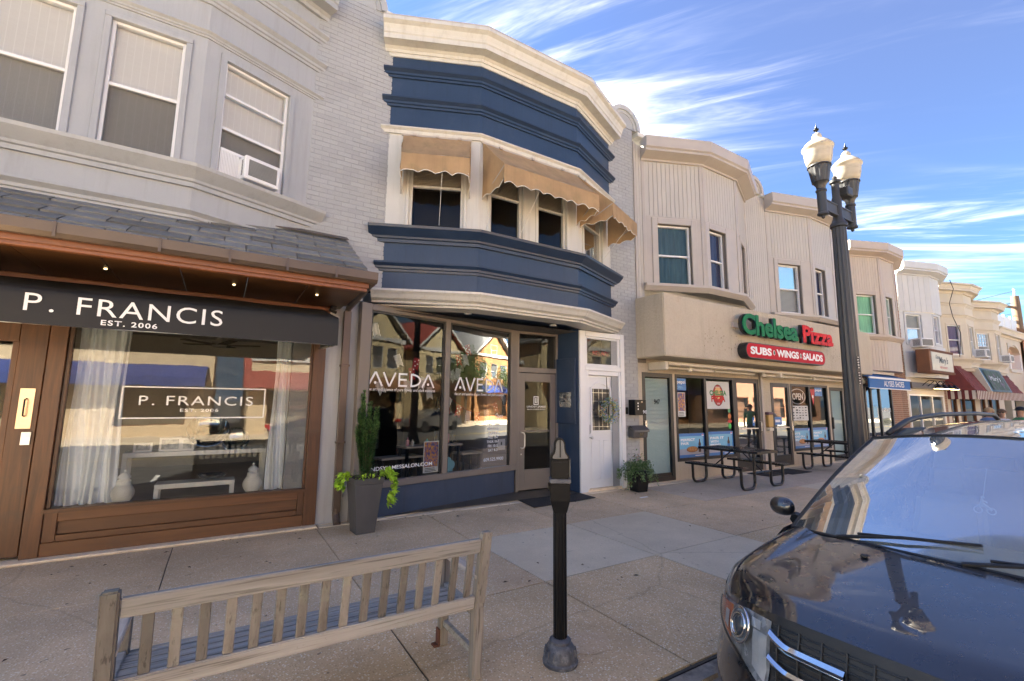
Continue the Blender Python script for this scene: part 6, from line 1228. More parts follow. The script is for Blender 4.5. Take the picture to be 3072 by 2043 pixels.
b.prism([(x, -.045, z) for x, z in pr], (0, .09, 0)); mpart(b, 'dome_frame', m_meter, .004)
b = MB(); b.prism([(x*.80, -.050, 1.32+(z-1.32)*.93) for x, z in pr], (0, .100, 0)); mpart(b, 'dome_face', mat('meter_face', (.10, .105, .115), rough=.4, metal=.2, bump=0), .004)
b = MB(); b.box(.0645, -.055, 1.19, .0690, .055, 1.32); mpart(b, 'side_trim', m_chrome, .002)
b = MB(); b.box(-.0035, -.056, 1.33, .0035, -.0525, 1.45); mpart(b, 'dome_seam', m_meter, 0)
b = MB(); b.box(-.080, -.04, 1.10, -.069, .04, 1.15); mpart(b, 'coin_door', m_meter, .004)
# ------------------------------------------------------------------ street lamp
m_lpost = mat('lamp_iron', (.042, .042, .043), rough=.42, var=.12, fine=.03, bump=.06)
m_globe = mat('acorn_globe', (.52, .47, .39), rough=.3, var=.08, vs=6, stretch=(1, 1, 3), bump=.04, fine=.01, c2=(.46, .39, .29), c2lo=.55, c2hi=.8, c2s=5, trans=.35)
LX, LY = 7.10, 2.80
sl_ = thing('street_lamp', 'dark fluted street lamp with twin acorn globes behind the minivan', 'street lamp', (LX, LY, 0))
q = MB(); q.lathe((LX, LY, 0), [(.24, 0), (.24, .12), (.20, .16), (.20, .55), (.17, .62), (.15, .80)], 16); q.make('base', m_lpost, sl_, smooth=True)
q = MB(); q.lathe((LX, LY, .80), [(.118, 0), (.085, 3.38)], 24, flute=.10); q.make('fluted_shaft', m_lpost, sl_)
q = MB(); q.lathe((LX, LY, 4.16), [(.088, 0), (.105, .01), (.105, .05), (.09, .07), (.075, .10), (.06, .14), (.06, .42), (.048, .45), (.048, .64), (.068, .66), (.068, .69), (.02, .70), (.03, .725), (.03, .745), (.01, .765)], 18); q.make('shaft_cap', m_lpost, sl_, smooth=True)
MB().box(LX+.05, LY-.13, 4.62, LX+.22, LY+.0, 4.76).make('photocell', m_lpost, sl_, bevel=.015)
AX = .43
q = MB(); q.box(LX-AX, LY-.022, 4.33, LX+AX, LY+.022, 4.47); q.box(LX-AX, LY-.032, 4.315, LX+AX, LY+.032, 4.34); q.box(LX-AX, LY-.032, 4.46, LX+AX, LY+.032, 4.485); q.make('crossarm', m_lpost, sl_, bevel=.004)
for sx in (-1, 1):
    x = LX+sx*AX
    q = MB(); q.lathe((x, LY, 4.24), [(.005, -.045), (.022, -.03), (.022, -.01), (.03, .0), (.068, .01), (.068, .03), (.056, .045), (.056, .33), (.066, .34), (.066, .36), (.052, .375), (.06, .42), (.085, .46), (.10, .47)], 18); q.make('cup', m_lpost, sl_, smooth=True)
    q = MB(); q.lathe((x, LY, 4.71), [(.085, 0), (.10, .0), (.125, .16), (.135, .22), (.13, .23)], 28, flute=.06); q.make('fluted_collar', m_lpost, sl_); q = MB(); q.lathe((x, LY, 4.925), [(.13, 0), (.143, .006), (.143, .02), (.128, .03)], 24); q.make('collar_ring', m_lpost, sl_, smooth=True)
    q = MB(); q.lathe((x, LY, 4.945), [(.118, 0), (.148, .05), (.163, .12), (.170, .20), (.174, .235), (.190, .25), (.192, .268), (.180, .285), (.150, .325), (.105, .365), (.070, .39), (.062, .41), (.060, .435), (.048, .465), (.025, .485), (.0, .49)], 32); q.make('globe', m_globe, sl_, smooth='all')
    q = MB(); q.lathe((x, LY, 5.43), [(.012, 0), (.012, .025), (.034, .045), (.034, .055), (.014, .065), (.016, .075), (.008, .10), (.002, .135)], 12); q.make('finial', m_black, sl_, smooth=True)
mt_ = MB().bar((LX-.02, LY-.118, 1.98), (LX-.02, LY-.112, 2.36), .045, .004, up=(0, 1, 0)); 
tagd = Fr((LX-.04, LY-.10), (LX+.10, LY-.128))
dirn = (V((0, 0, 0))-V((LX, LY, 0))).normalized(); sidev = V((-dirn.y, dirn.x, 0))
for i, ch in enumerate('76000 26344'):
    if ch == ' ': continue
    zc_ = 2.34-.034*i; p0 = V((LX, LY, zc_))+dirn*.112-sidev*.062*-1
    pl_ = MB(); cpos = V((LX, LY, 0)) + (dirn*.75+sidev*.66).normalized()*.118; nn = (dirn*.75+sidev*.66).normalized(); tt = V((-nn.y, nn.x, 0)); ex2 = tt
    cpos.z = zc_; pl_.quad(cpos-tt*.016-V((0, 0, .017)), cpos+tt*.016-V((0, 0, .017)), cpos+tt*.016+V((0, 0, .017)), cpos-tt*.016+V((0, 0, .017))); tagp = pl_.make('number_tag', m_black, sl_)
    text(ch, 'number', m_lettering, tagp, cpos+nn*.002-tt*.010+V((0, 0, .009)), V((0, 0, -1)), tt, .019, .022, off=.02)
# ------------------------------------------------------------------ picnic tables
def lattice(b, x0, x1, y0, y1, z, r=.022, t=.008, th=.012):
    """expanded-metal mesh"""
    n = int((x1-x0+y1-y0)/(2*r*1.6))
    for sgn in (1, -1):
        k = -(y1-y0)
        while k < (x1-x0):
            pts = []
            a = (x0+k, y0) if sgn == 1 else (x0+k, y1); c_ = (x0+k+(y1-y0), y1) if sgn == 1 else (x0+k+(y1-y0), y0)
            ax, ay = a; bx_, by = c_
            if ax < x0: tt = (x0-ax)/(bx_-ax); ay = ay+(by-ay)*tt; ax = x0
            if bx_ > x1: tt = (x1-ax)/(bx_-ax) if bx_ != ax else 0; by = ay+(by-ay)*tt; bx_ = x1
            if bx_-ax > .01: b.bar((ax, ay, z), (bx_, by, z), t, th)
            k += 2*r*1.5
m_vinyl = mat('black_plastisol', (.012, .012, .013), rough=.28, var=.1, bump=.03, fine=.02)
def picnic(lab, cx_, cy_):
    t_ = thing('picnic_table', lab, 'picnic table', (cx_, cy_, 0), 'black picnic tables outside the pizza shop')
    def deck(nm, x0, x1, y0, y1, z, drop):
        b = MB(); lattice(b, x0+.02, x1-.02, y0+.02, y1-.02, z-.008); b.box(x0, y0, z-drop, x0+.03, y1, z); b.box(x1-.03, y0, z-drop, x1, y1, z); b.box(x0+.03, y0, z-drop, x1-.03, y0+.03, z-.001); b.box(x0+.03, y1-.03, z-drop, x1-.03, y1, z-.001); b.make(nm, m_vinyl, t_)
    deck('tabletop', cx_-.38, cx_+.38, cy_-.69, cy_+.69, .76, .05); deck('seat', cx_-.90, cx_-.64, cy_-.66, cy_+.66, .455, .04); deck('seat', cx_+.64, cx_+.90, cy_-.66, cy_+.66, .455, .04)
    for sy in (-.56, .56):
        y = cy_+sy
        for sx in (-1, 1):
            P_ = [(.30, .74), (.30, .50), (.30, .13)]; a_ = [(.30+.13*(1-math.cos(a)), .13-.105*math.sin(a)) for a in [i*math.pi/10 for i in range(1, 5)]]; P_ += a_+[(.43, .025), (.63, .025)]+[(.65+.11*math.sin(a), .135-.11*math.cos(a)) for a in [i*math.pi/10 for i in range(1, 5)]]+[(.765, .15), (.77, .42)]
            MB().tube([(cx_+sx*a, y, z) for a, z in P_], .029, 10).make('leg_loop', m_vinyl, t_, smooth=True)
        MB().tube([(cx_-.30, y, .33), (cx_+.30, y, .33)], .02, 8).make('spreader', m_vinyl, t_, smooth=True); MB().tube([(cx_, y, .33), (cx_, cy_+.08*(1 if sy > 0 else -1), .73)], .014, 8).make('brace', m_vinyl, t_, smooth=True)
    return t_
picnic('black metal picnic table nearer the leafy pot, before the first pizza window', 9.68, 6.14); picnic('black metal picnic table farther along, partly behind the minivan', 14.15, 6.02)
# ------------------------------------------------------------------ mats
m_mat = mat('door_mat', (.028, .026, .025), rough=.95, var=.2, fine=.2, fs=200, bump=.5)
for pts, lab in ((((4.62, 7.50), (4.46, 6.40), (5.90, 6.52), (5.93, 7.46)), 'dark carpet mat before the salon door'), (((12.25, 6.93), (12.20, 6.28), (13.10, 6.25), (13.15, 6.88)), 'black rubber mat before the shop door by the beige pier'), (((11.3, 6.92), (11.3, 6.35), (12.1, 6.35), (12.1, 6.92)), 'black rubber mat behind the near picnic table')):
    q = MB(); q.prism([(x, y, .004) for x, y in pts], (0, 0, .012)); tag(q.make('door_mat', m_mat, None, bevel=.004), lab, 'mat')
# ------------------------------------------------------------------ plants
def leaf_mat(n, c, rn=.35, trans=.35): return mat(n, c, rough=.5, var=.25, vs=8, bump=0, fine=.05, rnd=rn, trans=trans)
m_con = leaf_mat('conifer_green', (.06, .15, .045)); m_con2 = leaf_mat('conifer_tip', (.10, .19, .055)); m_lime = leaf_mat('lime_leaf', (.40, .62, .05)); m_mid = leaf_mat('mid_leaf', (.10, .19, .06)); m_var = leaf_mat('variegated_leaf', (.22, .32, .14)); m_stem = mat('stem', (.10, .07, .04), bump=0); m_soil = mat('soil', (.03, .02, .015), rough=1)
def leaf(b, p, d, up, L_, W_, fold=.25, cur=0):
    p, d = V(p), V(d).normalized(); s = d.cross(V(up)); s = s.normalized() if s.length > 1e-3 else V((1, 0, 0)); n = s.cross(d); b.cur = cur
    a = p+d*L_*.42; b.add([p, a+s*W_/2+n*fold*W_*.5, p+d*L_-n*L_*.12, a-s*W_/2+n*fold*W_*.5, a], [(0, 1, 4), (1, 2, 4), (2, 3, 4), (3, 0, 4)])
def rd3(k=1): return V((random.gauss(0, 1), random.gauss(0, 1), random.gauss(0, 1))).normalized()*k
pcx, pcy = 1.71, 6.40
pl1 = thing('tall_planter', 'tall tapered charcoal planter beside the bronze downspout', 'planter', (pcx, pcy, 0)); m_pot = mat('charcoal_resin', (.068, .066, .066), rough=.55, var=.12, vs=4, fine=.06, fs=120, bump=.15)
def tub(b, cx_, cy_, w0, w1, z0, z1, rim, rot): 
    c_, s_ = math.cos(rot), math.sin(rot)
    def P(x, y, z): return (cx_+x*c_-y*s_, cy_+x*s_+y*c_, z)
    def fr4(a, za, b_, zb): b.hexa([P(-a, -a, za), P(a, -a, za), P(a, a, za), P(-a, a, za), P(-b_, -b_, zb), P(b_, -b_, zb), P(b_, b_, zb), P(-b_, b_, zb)])
    fr4(w0, z0, w1, z1-rim)
    return fr4
b = MB(); f4 = tub(b, pcx, pcy, .125, .185, 0, .70, .07, R(4)); b.make('tub', m_pot, pl1, bevel=.006); b = MB(); f4 = tub(b, pcx, pcy, .19, .2, .63, .70, 0, R(4)); b.make('rim', m_pot, pl1, bevel=.006)
MB().box(pcx-.17, pcy-.17, .695, pcx+.17, pcy+.17, .705).make('soil', m_soil, pl1)
cf = thing('conifer', 'slender upright green conifer in the tall charcoal planter', 'plant', (pcx, pcy, .7)); st_ = MB(); fo = MB(); fo2 = MB()
for k in range(46):
    a = random.uniform(0, 6.28); rr = .10*math.sqrt(random.random()); h_ = random.uniform(.55, 1.0)*(1.0 if rr < .06 else .85)*1.17; lean = .10+.05*random.random()
    b0 = V((pcx+rr*.5*math.cos(a), pcy+rr*.5*math.sin(a), .70)); tp = V((pcx+(rr+lean*(1-h_/1.5))*math.cos(a), pcy+(rr+lean*(1-h_/1.5))*math.sin(a), .70+h_)); st_.tube([b0, (b0+tp)/2+rd3(.01), tp], [.006, .004, .002], 4)
    n = int(300*h_)
    for i in range(n):
        t = (i+random.random())/n; p = b0.lerp(tp, t) + rd3(.008); d = rd3(.8)+V((math.cos(a)*.5, math.sin(a)*.5, .9)); leaf(fo2 if t > .72 and random.random() < .55 else fo, p, d, (0, 0, 1), random.uniform(.035, .06), .018)
st_.make('stems', m_stem, cf); tag(fo.make('foliage', m_con, cf), None, kind='stuff'); tag(fo2.make('tip_foliage', m_con2, cf), None, kind='stuff')
vn = thing('sweet_potato_vine', 'bright lime trailing vine spilling over the tall planter', 'plant', (pcx, pcy, .7)); vs_ = MB(); vl = []
def trail(path, n, L_, W_, m, parent, spread=.035):
    P_ = [V(p) for p in path]
    for i in range(n):
        t = (i+.5)/n*(len(P_)-1); k = min(len(P_)-2, int(t)); p = P_[k].lerp(P_[k+1], t-k)+rd3(spread); d = rd3(.7)+V((p.x-pcx, p.y-pcy, 0)).normalized()*.8+V((0, 0, -.5)); l = L_*random.uniform(.7, 1.2); b = MB(); leaf(b, (0, 0, 0), d, rd3(.5)+V((0, 0, 1)), l, W_*random.uniform(.8, 1.2), .15); o = b.make('leaf', m, parent, bevel=0); o.matrix_basis = Matrix.Translation(p); WM[o.name] = o.matrix_basis.copy()
trail([(pcx+.16, pcy-.06, .74), (pcx+.27, pcy-.08, .80), (pcx+.34, pcy-.08, .70), (pcx+.33, pcy-.10, .52), (pcx+.30, pcy-.11, .36)], 160, .09, .052, m_lime, vn); trail([(pcx-.16, pcy+.05, .74), (pcx-.25, pcy+.05, .76), (pcx-.30, pcy+.02, .66), (pcx-.27, pcy, .58)], 95, .09, .052, m_lime, vn); trail([(pcx-.14, pcy-.16, .72), (pcx, pcy-.19, .75), (pcx+.16, pcy-.17, .74)], 18, .05, .03, m_lime, vn)
hb_ = thing('trailing_herb', 'grey-green herb with dark sprigs at the rim of the tall planter', 'plant', (pcx-.1, pcy-.12, .7)); b = MB()
for k in range(420): p = V((pcx+random.uniform(-.17, .15), pcy-.12+random.uniform(-.05, .1), .71+abs(random.gauss(0, .055)))); leaf(b, p, rd3()+V((0, 0, .6)), (0, 0, 1), .02, .011, cur=0 if random.random() < .8 else 1)
tag(b.make('foliage', [m_mid, mat('sprig_pink', (.22, .10, .09), bump=0)], hb_), None, kind='stuff')
# leafy pot by the brick pier
px_, py_ = 7.12, 6.62
pl2 = thing('black_pot', 'black square flower pot below the letterboxes', 'planter', (px_, py_, 0)); b = MB(); tub(b, px_, py_, .12, .165, 0, .40, .0, R(-6)); b.make('tub', m_black, pl2, bevel=.008)
fp = thing('trailing_ivy', 'variegated trailing vine with pink flowers in the black pot', 'plant', (px_, py_, .38)); b = MB(); vb = MB()
for k in range(44):
    a = random.uniform(0, 6.28); o0 = V((px_+.12*math.cos(a)*random.random(), py_+.12*math.sin(a)*random.random(), .40)); r_ = random.uniform(.15, .34); dz = random.uniform(-.32, .0); P_ = [o0, o0+V((math.cos(a)*r_*.5, math.sin(a)*r_*.5, random.uniform(.08, .20))), o0+V((math.cos(a)*r_, math.sin(a)*r_, dz*.4)), o0+V((math.cos(a)*r_*1.05, math.sin(a)*r_*1.05, dz))]; vb.tube(P_, .003, 4)
    for i in range(34): t = random.random()*3; j = min(2, int(t)); p = P_[j].lerp(P_[j+1], t-j)+rd3(.02); leaf(b, p, rd3(.8)+V((math.cos(a), math.sin(a), -.3))*.6, rd3(.4)+V((0, 0, 1)), random.uniform(.03, .06), random.uniform(.02, .038), cur=random.choice((0, 1, 1)))
for k in range(360): p = V((px_, py_, .52))+V((random.gauss(0, .10), random.gauss(0, .09), random.gauss(0, .09))); leaf(b, p, rd3()+V((0, 0, .5)), (0, 0, 1), .05, .026, cur=0)
tag(b.make('foliage', [m_mid, m_var], fp), None, kind='stuff'); vb.make('stems', m_mid, fp); b = MB()
for k in range(9):
    p = V((px_+random.gauss(-.04, .09), py_-.04+random.gauss(0, .06), .60+random.uniform(-.02, .13)))
    for i in range(5): a = i*1.257; leaf(b, p, V((math.cos(a), math.sin(a), .25)), (0, 0, 1), .026, .022)
b.make('flowers', mat('pink_petal', (.55, .08, .14), bump=0, trans=.2), fp)
# wreath on the white door
wr = thing('door_wreath', 'round wreath of yellow and lilac flowers on the white side door', 'wreath', (6.66, FY-.08, 1.55)); wc = V((6.68, FY-.10, 1.565)); b = MB()
for k in range(1100):
    a = random.uniform(0, 6.283); r_ = .175+random.gauss(0, .035); p = wc+V((r_*math.cos(a), random.gauss(-.01, .028), r_*math.sin(a)*1.05)); leaf(b, p, rd3()+V((math.cos(a)*.5, -.5, math.sin(a)*.5)), (0, -1, 0), random.uniform(.02, .045), .02, cur=random.choice((0, 0, 1, 2, 3)) if math.sin(a*3+1) > 0 else random.choice((0, 1, 3, 4, 2)))
tag(b.make('flowers', [leaf_mat('wreath_leaf', (.10, .20, .12), 0), mat('wreath_yellow', (.55, .50, .09), bump=0), mat('wreath_lilac', (.38, .38, .62), bump=0), mat('wreath_teal', (.20, .40, .42), bump=0), mat('wreath_orange', (.55, .33, .14), bump=0)], wr), None, kind='stuff')
MB().tube([(6.665, FY-.075, 1.72), (6.65, FY-.085, 1.95), (6.645, FY-.075, 2.24)], .009, 6).make('hanger', m_black, wr); MB().tube([wc+V((.16*math.cos(a), .02, .16*math.sin(a))) for a in [i*math.pi/12 for i in range(24)]], .02, 6, closed=True).make('ring', m_stem, wr)
# ------------------------------------------------------------------ minivan
m_paint = mat('black_car_paint', (.010, .010, .012), rough=.30, var=.2, vs=20, fine=.0, bump=0, coat=1.0, spec=.5)
m_paint.node_tree.nodes['Principled BSDF'].inputs['Coat IOR'].default_value = 1.7
nt = m_paint.node_tree; b_ = nt.nodes['Principled BSDF']
dn = nramp(nt, nnoise(nt, pos(nt), 55, 6, .7), .70, .80, .0, .05); b_.inputs['Coat Roughness'].default_value = .012
ck = nt.nodes.new('ShaderNodeMath'); ck.operation = 'ADD'; ck.inputs[1].default_value = .012; nt.links.new(nramp(nt, nnoise(nt, pos(nt), 2.0, 4), .45, .75, .0, .05), ck.inputs[0]); nt.links.new(ck.outputs[0], b_.inputs['Coat Roughness'])
bc_old = b_.inputs['Base Color'].links[0].from_socket; nt.links.new(nmix(nt, dn, bc_old, (.16, .145, .125)), b_.inputs['Base Color'])
m_plast = mat('black_trim', (.016, .016, .017), rough=.5, bump=.1, fine=.05); m_chr = mat('car_chrome', (.72, .73, .75), rough=.10, metal=1, bump=0, var=.03); m_wind = glass('windscreen', (.66, .72, .69), gain=.55, add=.0, wob=0, dust_sheen=.26); m_sideg = glass('privacy_glass', (.10, .11, .11), gain=1.6, add=.03, wob=0); m_lens = glass('lens', (.96, .97, .97), gain=.7, add=.0, wob=0); m_amber = mat('amber_lens', (.62, .12, .012), rough=.12, bump=.2, bs=140, coat=.6); m_refl = mat('lamp_reflector', (.72, .73, .74), rough=.2, metal=.35, bump=.08, bs=60); m_hlbowl = mat('headlamp_bowl', (.30, .31, .32), rough=.25, metal=.2, bump=.05, var=.4, vs=16); m_seat = mat('seat_cloth', (.34, .32, .28), rough=.9); m_tyre = mat('tyre', (.015, .015, .015), rough=.85, bump=.3)
CARX, CARY, CARR = 2.20, 0.89, R(0.6)
van = thing('minivan', 'glossy black minivan parked nose to the camera at the kerb', 'minivan', (CARX+2.5, CARY, -.14))
def cw_(a, b, c): return V((CARX+a*math.cos(CARR)-b*math.sin(CARR), CARY+a*math.sin(CARR)+b*math.cos(CARR), c-.14))
def sgnp(x, k): return math.copysign(abs(x)**k, x)
def afront(u): return .055+.44*abs(u)**3.8+.06*abs(u)
def acowl(u): return .98+.17*u*u
def cfront(u): return .895-.045*abs(u)**1.5-.075*max(0, abs(u)-.6)/.4
def hoodB(v): return .955+.03*v**.7
def hood(u, v, off=0):
    au = abs(u); b = u*hoodB(v); a = afront(u)*(1-v)+acowl(u)*v
    c = .895+.165*v**.80-.030*au*au*v
    c += .020*math.exp(-((au-.735)/.045)**2)*(.35+.65*v) - .012*math.exp(-((au-.62)/.09)**2)*v
    k = max(0, (au-.78)/.22); c -= (.11+.03*v)*k**2.0
    blend = max(0, 1-v/.16); c = c*(1-blend**2)+cfront(u)*blend**2 - .02*blend**3
    return cw_(a, b, c+off)
q = MB(); q.grid(lambda u, v: hood(u*2-1, v), 72, 26); q.make('hood_and_fenders', m_paint, van, smooth='all')
# shut line of the bonnet
for sx in (-1, 1): MB().tube([hood(sx*(.80+.07*math.sin(t*3)*(1-t)), .10+.88*t, .0015) for t in [i/24 for i in range(25)]], .0035, 5).make('bonnet_gap', m_plast, van)
def fas(u, w, off=0):
    """front fascia: u across, w from bonnet edge (0) down to the valance (1)"""
    au = abs(u); c = cfront(u)-.02 + (.22-cfront(u))*w
    fwd = .045*math.sin(min(1, w/.30)*math.pi/2) + .075*max(0, math.sin(max(0, (w-.38))/.62*math.pi*.95))**.8
    a = afront(u)-fwd*(1-.35*au); b = u*(.955+.03*min(1, w*1.6)) 
    k = V((-(1-.62*au**2), .62*sgnp(u, 2), 0)).normalized()*off
    return cw_(a+k.x, b+k.y, c)
q = MB(); q.grid(lambda u, w: fas(u*2-1, w), 64, 28, flip=True); q.make('bumper', m_paint, van, smooth='all')
def patch(u0, u1, wf0, wf1, off, nm, m, nu=18, nv=6, par=van, sm='all'): q = MB(); q.grid(lambda x, y: fas(u0+(u1-u0)*x, wf0(u0+(u1-u0)*x)+(wf1(u0+(u1-u0)*x)-wf0(u0+(u1-u0)*x))*y, off), nu, nv); return q.make(nm, m, par, smooth=sm)
for sx in (-1, 1):
    t0 = lambda u: .035+.02*(1-abs(u)); t1 = lambda u: .045+.46*max(0, 1-max(0, abs(u)-.44)/.62)**.8
    hl = patch(sx*.445, sx*.995, t0, t1, .004, 'headlight', m_hlbowl, 26, 6)
    hl['label'] = 'clear wraparound headlight with amber corner'
    patch(sx*.46, sx*.545, lambda u: t0(u)+.10, lambda u: t1(u)-.05, .009, 'lower_reflector', m_refl, 8, 4, hl); patch(sx*.50, sx*.56, lambda u: t0(u)+.03, lambda u: t0(u)+.09, .009, 'inner_reflector', m_refl, 8, 4, hl)
    patch(sx*.715, sx*.90, lambda u: t0(u)+.015, lambda u: t1(u)-.02, .010, 'amber_reflector', m_amber, 8, 4, hl); patch(sx*.745, sx*.79, lambda u: t0(u)+.07, lambda u: t1(u)-.06, .013, 'marker_bulb', m_refl, 4, 3, hl)
    cu_, cw2 = sx*.628, t0(.628)+.125; cc = fas(cu_, cw2, .014); e1 = (fas(cu_+.02*sx, cw2)-fas(cu_-.02*sx, cw2)).normalized(); e2 = (fas(cu_, cw2-.03)-fas(cu_, cw2+.03)).normalized(); nn = e1.cross(e2)*(1 if sx < 0 else -1); nn = nn if nn.dot(cw_(-5, 0, .8)-cc) > 0 else -nn
    for r_, t_ in ((.080, .007), (.056, .008)): MB().tube([cc+(e1*math.cos(a)+e2*math.sin(a))*r_+nn*(.004 if r_ > .06 else .010) for a in [i*math.pi/16 for i in range(32)]], t_, 7, closed=True).make('projector_ring', m_chr, hl, smooth='all')
    q = MB(); disc(q, cc+nn*.001, e1, e2, .078, .078, 24); q.make('projector_bowl', m_refl, hl); q = MB(); q.grid(lambda x, y: cc+nn*(.006+.022*math.cos(y*math.pi/2))+(e1*math.cos(x*6.283)+e2*math.sin(x*6.283))*.050*math.sin(y*math.pi/2), 20, 6); q.make('projector_lens', mat('projector_glass_%d' % (sx > 0), (.05, .06, .07), rough=.03, bump=0, coat=1), hl, smooth='all')
    patch(sx*.445, sx*.997, lambda u: t0(u)-.004, lambda u: t1(u)+.006, .028, 'lens_cover', m_lens, 26, 6, hl)
    MB().tube([fas(sx*(.445+.55*i/20), t1(.445+.55*i/20)+.008, .012) for i in range(21)], .005, 5).make('headlight_seal', m_plast, hl)
# grille
gr = patch(-.435, .435, lambda u: -.005, lambda u: .42, .003, 'grille', m_plast, 30, 10)
q = MB()
for k in range(9): w_ = .06+.04*k; q.tube([fas(-.42+.84*i/20, w_, .006) for i in range(21)], .0045, 5)
q.make('grille_mesh', m_plast, gr)
q = MB()
for i in range(9):
    u = -.40+.10*i; q.tube([fas(u, .045, .010), fas(u, .2, .014), fas(u, .41, .012)], .005, 5)
q.make('grille_ribs', m_plast, gr)
for w0, t in ((.165, .030), (.315, .026)):
    for sx in (-1, 1):
        q = MB()
        def barf(x, y, w0=w0, t=t, sx=sx):
            u = sx*(.10+.335*x); bend = -.05*max(0, (x-.72)/.28)**1.4; k = [(-.5, .010), (-.5, .026), (-.15, .040), (.15, .036), (.5, .022), (.5, .008)][round(y*5)]
            return fas(u, w0+bend+k[0]*t*2.0, k[1])
        q.grid(barf, 24, 5); q.make('chrome_bar', m_chr, gr, smooth=True)
# emblem
ec = fas(0, .235, .045); ex1 = (fas(.05, .235)-fas(-.05, .235)).normalized(); ez1 = V((0, 0, 1)); q = MB(); loop = []
for i in range(32):
    a = i*math.pi/16; loop.append(ec+ex1*.075*sgnp(math.cos(a), .55)*(1+.10*math.sin(a))+ez1*.060*sgnp(math.sin(a), .55))
q.tube(loop, .007, 7, closed=True); q.tube([ec+ex1*-.046+ez1*.050, ec+ex1*-.036+ez1*-.052], .0085, 6); q.tube([ec+ex1*.046+ez1*.050, ec+ex1*.036+ez1*-.052], .0085, 6); q.tube([ec+ex1*-.040, ec+ex1*.040], .0085, 6); q.make('emblem', m_chr, gr, smooth=True)
q = MB(); q.add([p-V((-.02, 0, 0)) for p in loop], [tuple(range(32))]); q.make('emblem_backing', m_plast, gr)
patch(-.5, .5, lambda u: .60, lambda u: .80, .003, 'lower_intake', m_plast, 16, 4); MB().box(CARX-.04, CARY-.15, .20, CARX-.035, CARY+.15, .35) 
# cowl, windscreen, pillars, roof
def wsb(u): return cw_(acowl(u)+.03, u*.86, 1.055-.035*u*u)
def wst(u): return cw_(1.93+.10*u*u, u*.655, 1.655-.055*u*u)
def ws(u, v):
    p = wsb(u).lerp(wst(u), v); p.z += .035*math.sin(v*math.pi)*(1-.3*u*u); p.x -= .02*math.sin(v*math.pi); return p
q = MB(); q.grid(lambda u, v: ws(u*2-1, v), 32, 14); q.make('windscreen', m_wind, van, smooth='all')
q = MB(); q.grid(lambda u, v: (hood(u*2-1, 1.0)+V((0, 0, -.004))).lerp(wsb(u*2-1), v)+V((.0, 0, -.02*math.sin(v*math.pi))), 32, 4); q.make('cowl_panel', m_plast, van, smooth='all')
def roofp(u, v):
    a = (1.93+.10*u*u)*(1-v)+4.98*v; b = u*(.655+.055*math.sin(min(1, v*1.6)*math.pi/2)); c = 1.655-.055*u*u+.085*math.sin(min(1, v*1.5)*math.pi/2)-.05*max(0, v-.6)/.4; c -= .05*max(0, (abs(u)-.8)/.2)**2; return cw_(a, b, c)
q = MB(); q.grid(lambda u, v: roofp(u*2-1, v), 40, 30); q.make('roof', m_paint, van, smooth='all')
MB().tube([wst(-1+2*i/24)+V((0, 0, .003)) for i in range(25)], .009, 6).make('windscreen_seal', m_plast, van); MB().tube([wsb(-1+2*i/24) for i in range(25)], .012, 6).make('windscreen_seal', m_plast, van)
def belt(v, sx): return cw_(acowl(1)+.02+(5.1-acowl(1))*v, sx*(.895+.075*min(1, v*4)-.03*max(0, v-.8)/.2), 1.01+.07*min(1, v*2))
def roofe(v, sx): return roofp(sx, v)
